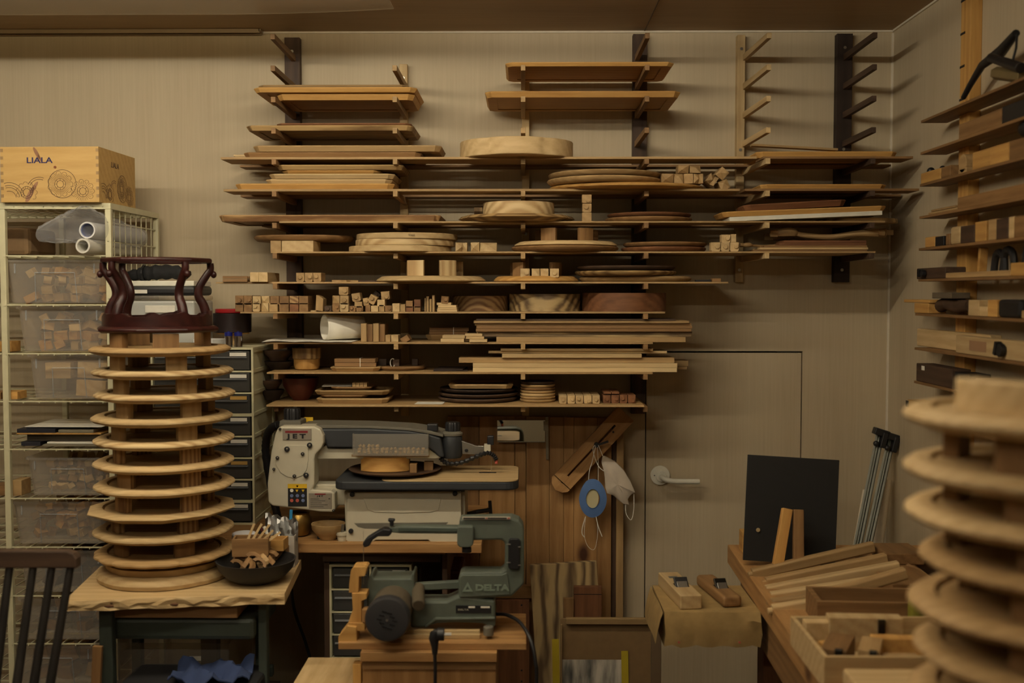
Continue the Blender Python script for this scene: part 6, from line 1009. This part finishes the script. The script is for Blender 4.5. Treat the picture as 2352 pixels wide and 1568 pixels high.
# masks
MW = plain('mask_white', (188, 176, 158), .9, bump=.1); q = [(1383, 1050), (1388, 1046), (1412, 1058), (1432, 1078), (1448, 1104), (1459, 1130), (1452, 1134), (1447, 1138), (1442, 1146), (1445, 1159), (1432, 1157), (1420, 1148), (1410, 1138), (1394, 1132), (1390, 1120), (1389, 1098), (1387, 1082), (1381, 1060)]
pts = [P(x, y, 3.45) for x, y in q]; cc_ = sum((Vector(p) for p in pts), Vector())/len(pts); t = E('white_face_mask', cc_, 'white disposable face mask hanging crumpled from the black lever', 'face mask'); bm_ = B(); R = []
for s_, dy in ((1.0, 0), (.97, -.006), (.75, -.012), (.4, -.017), (.02, -.018)): R.append([((p.x-cc_.x)*s_, dy+.0015*sin(i*2.2), (p.z-cc_.z)*s_) for i, p in enumerate(pts)])
bm_.rings(R, cap0=True); O('mask_cloth', bm_, MW, t, smooth=True)
def strap(pp, Y, parent, org, r=.0011): O('strap', B().tube(curve([P(x, y, Y)-Vector(org) for x, y in pp], 6), r, 6), PAPER, parent, smooth=True)
strap([(1367, 1022), (1362, 1030), (1366, 1050), (1376, 1072), (1388, 1082)], 3.445, t, cc_); strap([(1374, 1022), (1380, 1036), (1386, 1050)], 3.445, t, cc_); strap([(1437, 1158), (1438, 1178), (1446, 1192), (1452, 1190), (1456, 1165), (1456, 1134)], 3.45, t, cc_)
c = P(1361, 1144, 3.44); t = E('blue_dust_mask', c, 'blue rimmed dust mask with a pale centre hanging below the slotted board', 'face mask')
rx, rz_ = m_(33, 3.44), m_(45, 3.44); b = B(); R = []
for s_, dy in ((.5, -.006), (.52, -.004), (1.0, .0), (1.0, .0025), (.5, .0)): R.append([(rx*s_*cos(a)*(1.0 if cos(a) > 0 else .94)*(1-.12*max(0, sin(a))*abs(cos(a))), dy, rz_*s_*sin(a)) for a in (2*pi*i/48 for i in range(48))])
b.rings(R, cap0=False, cap1=False, closed=True); O('blue_rim', b, plain('mask_blue', (76, 108, 158), .8), t, smooth=True); O('pale_dome', B().lathe([(1, .002), (.97, -.1), (.7, -.3), (.3, -.42), (.02, -.45)], 32), plain('mask_pale', (186, 178, 140), .8), t, smooth=True, rot=(pi/2*1, 0, 0))
dm = t.children[-1]; dm.scale = (rx*.56, rz_*.58, .03); dm.location = (-.006, 0, 0)
strap([(1368, 1024), (1360, 1060), (1354, 1080), (1352, 1102)], 3.445, t, c); strap([(1372, 1026), (1374, 1060), (1374, 1104)], 3.445, t, c, .0007)
strap([(1345, 1186), (1338, 1210), (1337, 1225), (1342, 1233)], 3.44, t, c, .0014); strap([(1369, 1186), (1374, 1208), (1383, 1232)], 3.44, t, c, .0014); strap([(1345, 1190), (1342, 1225), (1348, 1250), (1360, 1262), (1368, 1255), (1373, 1220), (1370, 1190)], 3.44, t, c, .0007)
# spalted board, brown boards, framed hardboard
pz = [(1217, 1298), (1300, 1293), (1370, 1289), (1374, 1345), (1395, 1700), (1245, 1700)]; q = [P(x, y, 3.42) for x, y in pz]; O('spalted_board', B().prism([(p.x, p.z) for p in q[:4]]+[(q[4].x, .002), (q[5].x, .002)], 0, .02), W('spalt', 'Z'), loc=(0, 3.42, 0), label='wide spalted board with dark streaks leaning below the masks', cat='board', bev=.0015)
lean('brown_board', 1318, 1347, 1382, 3.38, .018, W('red', 'Z'), 'reddish board with a dark line leaning before the spalted board'); lean('brown_board', 1294, 1374, 1318, 3.37, .016, W('brown', 'Z'), 'narrow brown board left of the reddish one')
a, c = P(1318, 1365, 3.379), P(1382, 1367, 3.379); ob = bpy.data.objects['brown_board']; O('dark_line', B().box(c.x-a.x, .0006, .0016, ((a.x+c.x)/2-ob.location.x, 3.3796-ob.location.y, a.z)), BLACK, ob)
gm = (P(1400, 1500, 3.1).x, 3.12, .001); t = E('hardboard_panel', gm, 'brown hardboard panel in a thin frame with a taped print', 'panel'); HB = plain('hardboard', (116, 92, 58), .75, bump=.2, var=.1); HF = plain('hardboard_frame', (128, 104, 66), .7)
def gx(px): return P(px, 1500, 3.1).x-gm[0]
zt2 = P(1400, 1423, 3.1).z; O('board', B().box(gx(1518)-gx(1288), .008, zt2-.01, ((gx(1518)+gx(1288))/2, .006, zt2/2)), HB, t); O('top_frame', B().box(gx(1498)-gx(1300), .016, .018, ((gx(1498)+gx(1300))/2, -.004, zt2-.009)), HF, t, bev=.002)
O('side_frame', B().box(gx(1520)-gx(1497), .014, zt2+.008, ((gx(1520)+gx(1497))/2, -.004, zt2/2)), plain('frame_dark', (96, 78, 54), .7), t, bev=.002); O('side_frame', B().box(.004, .012, zt2-.02, (gx(1290), -.003, zt2/2-.01)), HF, t)
O('torn_corner', B().box(.05, .004, .03, (gx(1515), .0, zt2+.008), (0, .25, 0)), HF, t, bev=.001)
mm, nt, N, L_, bb = newmat('print_photo'); tc = N.new('ShaderNodeTexCoord'); mp = N.new('ShaderNodeMapping'); mp.inputs['Scale'].default_value = (18, 1, 4); no = N.new('ShaderNodeTexNoise'); no.inputs['Scale'].default_value = 1.2; no.inputs['Detail'].default_value = 6; L_.new(tc.outputs['Object'], mp.inputs['Vector']); L_.new(mp.outputs[0], no.inputs['Vector']); cr = N.new('ShaderNodeValToRGB'); cr.color_ramp.elements[0].position = .4; cr.color_ramp.elements[1].position = .62; cr.color_ramp.elements[0].color = lin((70, 72, 70)); cr.color_ramp.elements[1].color = lin((196, 190, 176)); L_.new(no.outputs['Fac'], cr.inputs[0]); L_.new(cr.outputs[0], bb.inputs['Base Color'])
zp = P(1400, 1521, 3.1).z; O('print', B().box(gx(1431)-gx(1290), .0012, .3, ((gx(1431)+gx(1290))/2, .0006, zp-.15)), mm, t)
TP = plain('yellow_tape', (168, 150, 30), .6)
for x0, x1, y in ((1271, 1287, 1473), (1431, 1447, 1500)): O('tape_strip', B().box(gx(x1)-gx(x0), .0012, .36, ((gx(x0)+gx(x1))/2, -.0012, P(1400, y, 3.1).z-.18), (0, -.02, 0)), TP, t)
# ================================================================ right: workbench with tools, easel, tray stack
ZW_ = .80; cs = [PZ(1671, 1250, ZW_), PZ(1801, 1436, ZW_)]; dvx = (cs[1].x-cs[0].x)/(cs[1].y-cs[0].y)
ya, yb = cs[0].y, .95; xa, xb = cs[0].x, cs[0].x+(yb-ya)*dvx; XRB = XR-.012
t = E('right_workbench', (.9, 2.1, 0), 'long timber workbench along the right wall in the foreground', 'bench')
pts = [(xa, ya), (XRB, ya), (XRB, yb), (xb, yb)]; O('benchtop', B().prism([(x-.9, y-2.1) for x, y in pts], ZW_-.055, ZW_, 'XY'), W('pine', 'Y'), t, bev=.003)
def xe(y): return xa+(y-ya)*dvx
O('apron', B().prism([(x-.9, y-2.1) for x, y in [(xe(3.1)+.02, 3.1), (xe(3.1)+.05, 3.1), (xe(1)+.05, 1.0), (xe(1)+.02, 1.0)]], ZW_-.17, ZW_-.0555, 'XY'), W('brown', 'Y'), t, bev=.002)
for x, y in ((xe(2.95)+.09, 2.95), (1.12, 3.1), (xe(1.2)+.09, 1.2), (1.12, 1.2)): O('leg', B().box(.08, .08, ZW_-.056, (x-.9, y-2.1, (ZW_-.056)/2)), W('red', 'Z'), t, bev=.003)
vy = 2.72; p0, p1 = P(1503, 1400, vy), P(1722, 1400, vy); zv = P(1600, 1402, vy).z
# leather covered vise block with two planes
zvt = P(1580, 1404, 2.70).z; zvb = P(1580, 1482, 2.70).z; vx0, vx1 = P(1525, 1440, 2.70).x, xe(2.8)-.003
LE = plain('worn_leather', (152, 126, 78), .8, bump=.5, var=.18); cxv = (vx0+vx1)/2; t = E('leather_vise', (cxv, 2.82, zvb), 'bench vise jaw wrapped in worn tan leather at the workbench edge', 'vise'); w = vx1-vx0; hh = zvt-zvb
R = []
for i in range(13):
    u = i/12; x = -w/2+w*u; dz = .0035*sin(i*1.9); R.append([(x, -.125+.003*sin(i*1.3), hh), (x, -.132+.004*sin(i), hh*.75+dz), (x+.004, -.130+.004*cos(i*1.7), hh*.35), (x, -.128+.004*sin(i*2.3), dz), (x, -.1, -.002), (x, .12, .0), (x, .125, hh)])
O('leather_cover', B().rings(R), LE, t, smooth=True)
O('leather_flap', sheet([[(-w/2-.018*u-.004, -.13+.05*v, hh-.028*u-.004*sin(5*v)-.05*u*u) for u in (0, .35, .7, 1)] for v in (0, 1, 2, 3, 4, 5)], .002), LE, t, smooth=True); O('screw_rod', B().cyl(.014, .014, .3, (w/2+.1, .05, hh/2), 'X', 16), STEEL, t)
for x in (-.35, .28): O('tack', B().cyl(.003, .003, .003, (w*x, -.131, .012), 'Y', 8), SRED, t)
def bplane(x0f, yf, L, w_, h, mat, ang, label, irm, rnd):
    t = E('hand_plane', (x0f, yf, zvt+.0008), label, 'hand plane', 'two planes on the leather vise', rot=(0, 0, ang))
    O('body', B().box(w_, L, h, (0, 0, h/2)), mat, t, bev=rnd, segs=4); O('mouth', B().box(w_*.62, .035, .002, (0, -.02, h-.0002)), plain('mouth_recess', (30, 24, 20), .9), t)
    O('iron', B().box(w_*.66, .006, .035, (0, -.02, h+.006), (radians(-48), 0, 0)), irm, t, bev=.002); O('chip_breaker', B().box(w_*.5, .005, .02, (0, -.031, h+.004), (radians(-48), 0, 0)), STEEL, t, bev=.001); return t
pc = PZ(1566, 1370, zvt+.03); t = bplane(PZ(1567, 1385, zvt).x, 2.83, .23, .055, .036, W('pale', 'Y'), radians(7), 'pale block plane with a black iron on the leather vise', BLACK, .003); O('maker_stamp', B().box(.024, .018, .0008, (0, .06, .0362)), plain('stamp_grey', (96, 98, 92), .6), t)
bplane(PZ(1660, 1385, zvt).x, 2.84, .22, .05, .03, W('brown', 'Y'), radians(9), 'brown rounded plane with a steel iron on the leather vise', plain('shiny_iron', (60, 58, 54), .25, .8), .009)
# easel board
zb = ZW_+.0006; q = [P(1733, 1056, 2.98), P(1942, 1061, 2.98)]; c0, c1 = PZ(1708, 1305, zb+.0), PZ(1912, 1312, zb)
bw_ = m_(207, 3.0); hb = .33; t = E('black_board', (P(1812, 1300, 2.95).x, 2.95, zb), 'black rectangular board propped up on the workbench', 'board', rot=(0, radians(3.0), radians(-3)))
O('panel', B().box(bw_, .008, .288, (0, .02, .148), (radians(-6), 0, 0)), plain('blackboard', (20, 20, 19), .7), t, bev=.001); O('paint_chip', B().cyl(.005, .006, .001, (-.088, .005, .09), 'Y', 9), plain('bare_spot', (170, 150, 110), .8), t)
t.location.z = zb+.004
for i, (px, py, px2, py2, m, lb) in enumerate([(1808, 1168, 1783, 1300, 'honey', 'left pale prop stick leaning on the black board'), (1833, 1170, 1834, 1300, 'brown', 'right brown prop stick leaning on the black board')]):
    a, c = P(px, py, 2.90), P(px2, py2, 2.86); c.z = zb+.003; d = a-c; o = O('prop_stick', B().box(.027, .02, d.length, (0, 0, d.length/2)), W(m, 'Z'), loc=c, label=lb, cat='stick', group='prop sticks', bev=.002); o.rotation_mode = 'XYZ'; o.rotation_euler = (-math.atan2(d.y, d.z), math.atan2(d.x, d.z), 0)
O('wood_block', B().box(.02, .05, .06, (0, 0, .03)), HN, loc=(P(1706, 1240, 3.15).x, 3.13, zb), label='small upright honey block behind the left edge of the black board', cat='wood block', bev=.002)
# aluminium clamps and roll in the corner
t = E('bar_clamps', (P(1975, 1250, 3.4).x, 3.4, 0), 'pair of long aluminium bar clamps with black heads leaning in the corner', 'clamp'); o = t.location; AL = plain('aluminium', (150, 152, 142), .35, .8)
for i, (a, c) in enumerate([((2022, 995), (1962, 1290)), ((2048, 1005), (1985, 1290))]):
    p, q_ = P(*a, 3.5), P(*c, 3.38); d = (q_-p); bt = q_+d*((q_.z-.01)/-d.z) if d.z < 0 else q_; b = B()
    for k in (-1, 1): b.tube([p-o+Vector((k*.009, 0, 0)), bt-o+Vector((k*.009, 0, 0))], .0045, 4)
    b.tube([p-o+Vector((0, .006, 0)), bt-o+Vector((0, .006, 0))], .008, 4); O('rail', b, AL, t); hd = E('tmp', (0, 0, 0), 'x', 'x'); bpy.data.objects.remove(hd)
    O('head', B().box(.05, .03, .022, (p.x-o.x, p.y-o.y-.008, p.z+.004), (0, .3, 0)).box(.018, .03, .05, (p.x-o.x+.006, p.y-o.y-.01, p.z-.02), (0, .25, 0)).sph(.009, (p.x-o.x-.02, p.y-o.y-.02, p.z-.03)), BLACK, t, bev=.003)
p, q_ = P(2033, 1100, 3.50), P(2014, 1260, 3.47); d = q_-p; bt = q_+d*((q_.z-.012)/-d.z); b = B(); b.tube([p, bt], m_(14, 3.5), 20); O('white_tube_roll', b, plain('roll_offwhite', (220, 208, 184), .6), smooth=True, label='off-white cardboard tube leaning in the corner right of the clamps', cat='tube')
b = B(); p, q_ = P(1990, 1125, 3.54), P(1968, 1250, 3.53); bt = q_+(q_-p)*((q_.z-.01)/(p.z-q_.z)); b.tube([p, bt], .012, 8); O('thin_pale_sheet_roll', b, plain('roll_offwhite', (190, 176, 150), .6), smooth=True, label='narrow pale roll partly hidden behind the clamps', cat='roll')
# heap of square dowels
G = 'long turned blanks heaped on the workbench'; zb = ZW_+.0006
D_ = [((1728, 1318), (2006, 1255), 2.86, .125, 'tan'), ((1760, 1338), (2036, 1282), 2.80, .100, 'tan'), ((1760, 1357), (2064, 1300), 2.74, .084, 'pale'), ((1771, 1372), (2070, 1326), 2.68, .064, 'pale'), ((1772, 1388), (2000, 1358), 2.62, .042, 'tan'), ((1774, 1402), (1960, 1372), 2.56, .022, 'pale'), ((1890, 1370), (2080, 1315), 2.55, .09, 'tan')]
lbs = ['uppermost', 'second', 'third', 'fourth', 'fifth', 'lowest', 'crossing']
for i, (a, c, Y, hz, m) in enumerate(D_):
    p, q_ = P(*a, Y), P(*c, Y); z = .014; d = q_-p; b = B(); L = d.length; b.prism([(-.013, -.010), (-.009, -.014), (.009, -.014), (.013, -.010), (.013, .010), (.009, .014), (-.009, .014), (-.013, .010)], 0, L, 'YZ')
    b.cyl(.008, .008, .012, (-.005, 0, 0), 'X', 12); O('turned_blank', b, W(m, 'X'), loc=p, rot=(0, -math.asin(d.z/L), math.atan2(d.y, d.x)), label=lbs[i]+' long wooden blank of the heap in front of the black board' if i < 6 else 'long blank lying crosswise over the heap in front of the black board', cat='wood blank', group=G, bev=.0015)
O('support_crate', B().box(.12, .3, .045, (0, 0, .0225)), W('brown', 'Y'), loc=(P(2060, 1340, 2.75).x, 2.76, zb), label='brown flat crate holding up the heap of long blanks', cat='crate', bev=.003)
O('stacked_board', B().box(.1, .12, .03, (0, 0, .015)), W('brown', 'Y'), loc=(P(2060, 1330, 2.85).x, 2.85, zb+.0456), label='brown board under the upper blanks of the heap', cat='board', bev=.003)
for i, (a, c, Y, m) in enumerate([((2085, 1262), (2145, 1310), 2.95, 'honey'), ((2065, 1280), (2150, 1345), 2.86, 'tan'), ((2080, 1300), (2140, 1335), 2.80, 'brown')]):
    p, q_ = P(*a, Y), P(*c, Y-.1); d = q_-p; o = O('square_stick', B().tube([(0, 0, 0), d], .012, 4), W(m, 'X'), loc=p, label=['rear', 'middle', 'front'][i]+' short stick pointing at the right tray stack from the heap', cat='stick', group='short sticks beside the right tray stack')
O('stick_rest_block', B().box(.1, .1, .05, (0, 0, .025)), W('walnut', 'Y'), loc=(P(2120, 1330, 2.85).x, 2.87, zb), label='dark block behind the right tray stack under short sticks', cat='wood block')
# brown box with tools, open tray of planes
c = P(1990, 1400, 2.45); t = openbox('brown_tool_box', .30, .13, .06, .012, W('brown', 'X'), (P(2000, 1400, 2.45).x+.02, 2.46, zb), -.06, 'brown wooden box behind the pale tray on the workbench')
O('yellow_can', B().cyl(.02, .02, .09, (0, 0, .045), 'Z', 24), plain('olive_yellow', (120, 116, 34), .6), loc=(P(2090, 1400, 2.35).x+.02, 2.36, zb), smooth=True, label='dark and yellow spray can behind the right tray stack', cat='can', bev=.003)
tx0, tx1 = P(1893, 1525, 2.03).x, P(1893, 1525, 2.03).x+.36; ty0, ty1 = 2.03, 2.29; cxr, cyr = (tx0+tx1)/2, (ty0+ty1)/2
t = openbox('pale_tray', tx1-tx0, ty1-ty0, .062, .009, W('pale', 'X'), (cxr, cyr, zb), 0, 'pale open wooden tray full of small planes and blocks'); zi = zb+.0098; G = 'small planes and blocks in the pale tray'
for i, (px, py, w_, d_, h_, rz, m, lb) in enumerate([(1925, 1462, .05, .11, .05, -25, 'brown', 'brown wedge-topped block at the front left of the pale tray'), (1850, 1450, .055, .03, .058, 0, 'pale', 'pale upright block in the rear left corner of the pale tray'), (2000, 1490, .04, .09, .055, -22, 'tan', 'tan block in the front middle of the pale tray'), (2060, 1500, .085, .035, .04, 0, 'tan', 'tan block lying across the front right of the pale tray'), (2060, 1450, .1, .03, .05, -4, 'honey', 'honey block lying across the rear right of the pale tray'), (1985, 1415, .15, .035, .07, -3, 'pale', 'long pale block along the rear of the pale tray'), (1912, 1425, .045, .04, .03, 10, 'honey', 'small honey block in the rear middle of the pale tray')]):
    Y = {0: 2.13, 1: 2.24, 2: 2.10, 3: 2.075, 4: 2.16, 5: 2.235, 6: 2.18}[i]; c = P(px, py, Y); c.x = max(min(c.x, tx1-w_/2-.02), tx0+w_/2+.016)
    o = O('small_plane_block', B().box(w_, d_, h_, (0, 0, h_/2)), W(m, 'Y'), loc=(c.x, Y, zi), rot=(0, 0, radians(rz)), label=lb, cat='wood block', group=G, bev=.002)
    if i in (0, 2, 5): O('iron', B().box(.014, .01, .03, (w_*.2, -d_/2-.002, h_*.75)), plain('shiny_iron', (60, 58, 54), .25, .8), o, bev=.001)
O('front_plank', B().box(.5, .14, .028, (0, 0, .014)), W('pale', 'X'), loc=(P(1950, 1560, 1.93).x+.25, 1.90, zb+.0335), label='pale plank at the bottom right picture edge before the tray', cat='plank', bev=.004); O('front_plank', B().box(.46, .12, .032, (0, 0, .016)), W('tan', 'X'), loc=(P(1950, 1560, 1.93).x+.26, 1.91, zb), label='tan plank under the pale plank at the bottom right', cat='plank', bev=.004)
O('yellow_tape_roll', B().lathe([(.022, 0), (.035, 0), (.037, .004), (.037, .026), (.035, .03), (.022, .03)], 40, closed=True), plain('lime_tape', (150, 150, 30), .5), loc=(P(2345, 1540, 1.86).x+.012, 1.87, zb+.0622), smooth=True, label='lime yellow tape roll at the bottom right corner', cat='tape roll')
# foreground stack of round low tables
YS2 = 1.38; RS = .18; XS = P(2088, 965, YS2).x+RS; yl = [965, 1088, 1190, 1296, 1403, 1508, 1613, 1718, 1823, 1928]; zl = [P(2090, y, YS2).z-.010 for y in yl]; dx = [0, .001, .004, .024, .010, .018, .014, .008, .015, .010]
PG_ = 'round low tables stacked in the right foreground'; nm = ['uppermost round low table of the blurred right foreground stack', *(f'round low table, {q} from the top, in the blurred right foreground stack' for q in NTH[1:])]
z = ZW_+.001; n2 = len(zl); zl = [v for v in zl if v > z+.03]
for i, zz_ in enumerate(zl):
    th = .026; x = XS+dx[i]; t = E('round_low_table', (x, YS2, zz_), nm[i], 'low table', PG_)
    table_disc('tabletop', RS, th, 8, 'r', W('pale' if i < 3 else 'tan', 'X'), t, a=.025); zn = (zl[i+1]+th*.8) if i+1 < len(zl) else z; h_ = zz_-zn-.0006
    if h_ > .01: legs(-h_, h_, [-2.3+.1*(i % 3), -.8, .75, 2.4], 0, RS*.72, 'brown', t, .42, .02)
t = E('curved_leg_block', (XS+.03, YS2, zl[0]+.026*.8+.0006), 'thick pale curved block standing on the right foreground stack', 'wood block'); q = 20; a0, a1 = -3.0, -.6; R1 = .165; oo = [(R1*cos(a0+(a1-a0)*i/q), R1*sin(a0+(a1-a0)*i/q)) for i in range(q+1)]+[((R1-.03)*cos(a1+(a0-a1)*i/q), (R1-.03)*sin(a1+(a0-a1)*i/q)) for i in range(q+1)]
O('block', B().prism(oo, 0, P(2163, 875, YS2-.08).z-zl[0]-.026*.8, 'XY'), W('pale', 'X'), t, smooth=True, bev=.004)
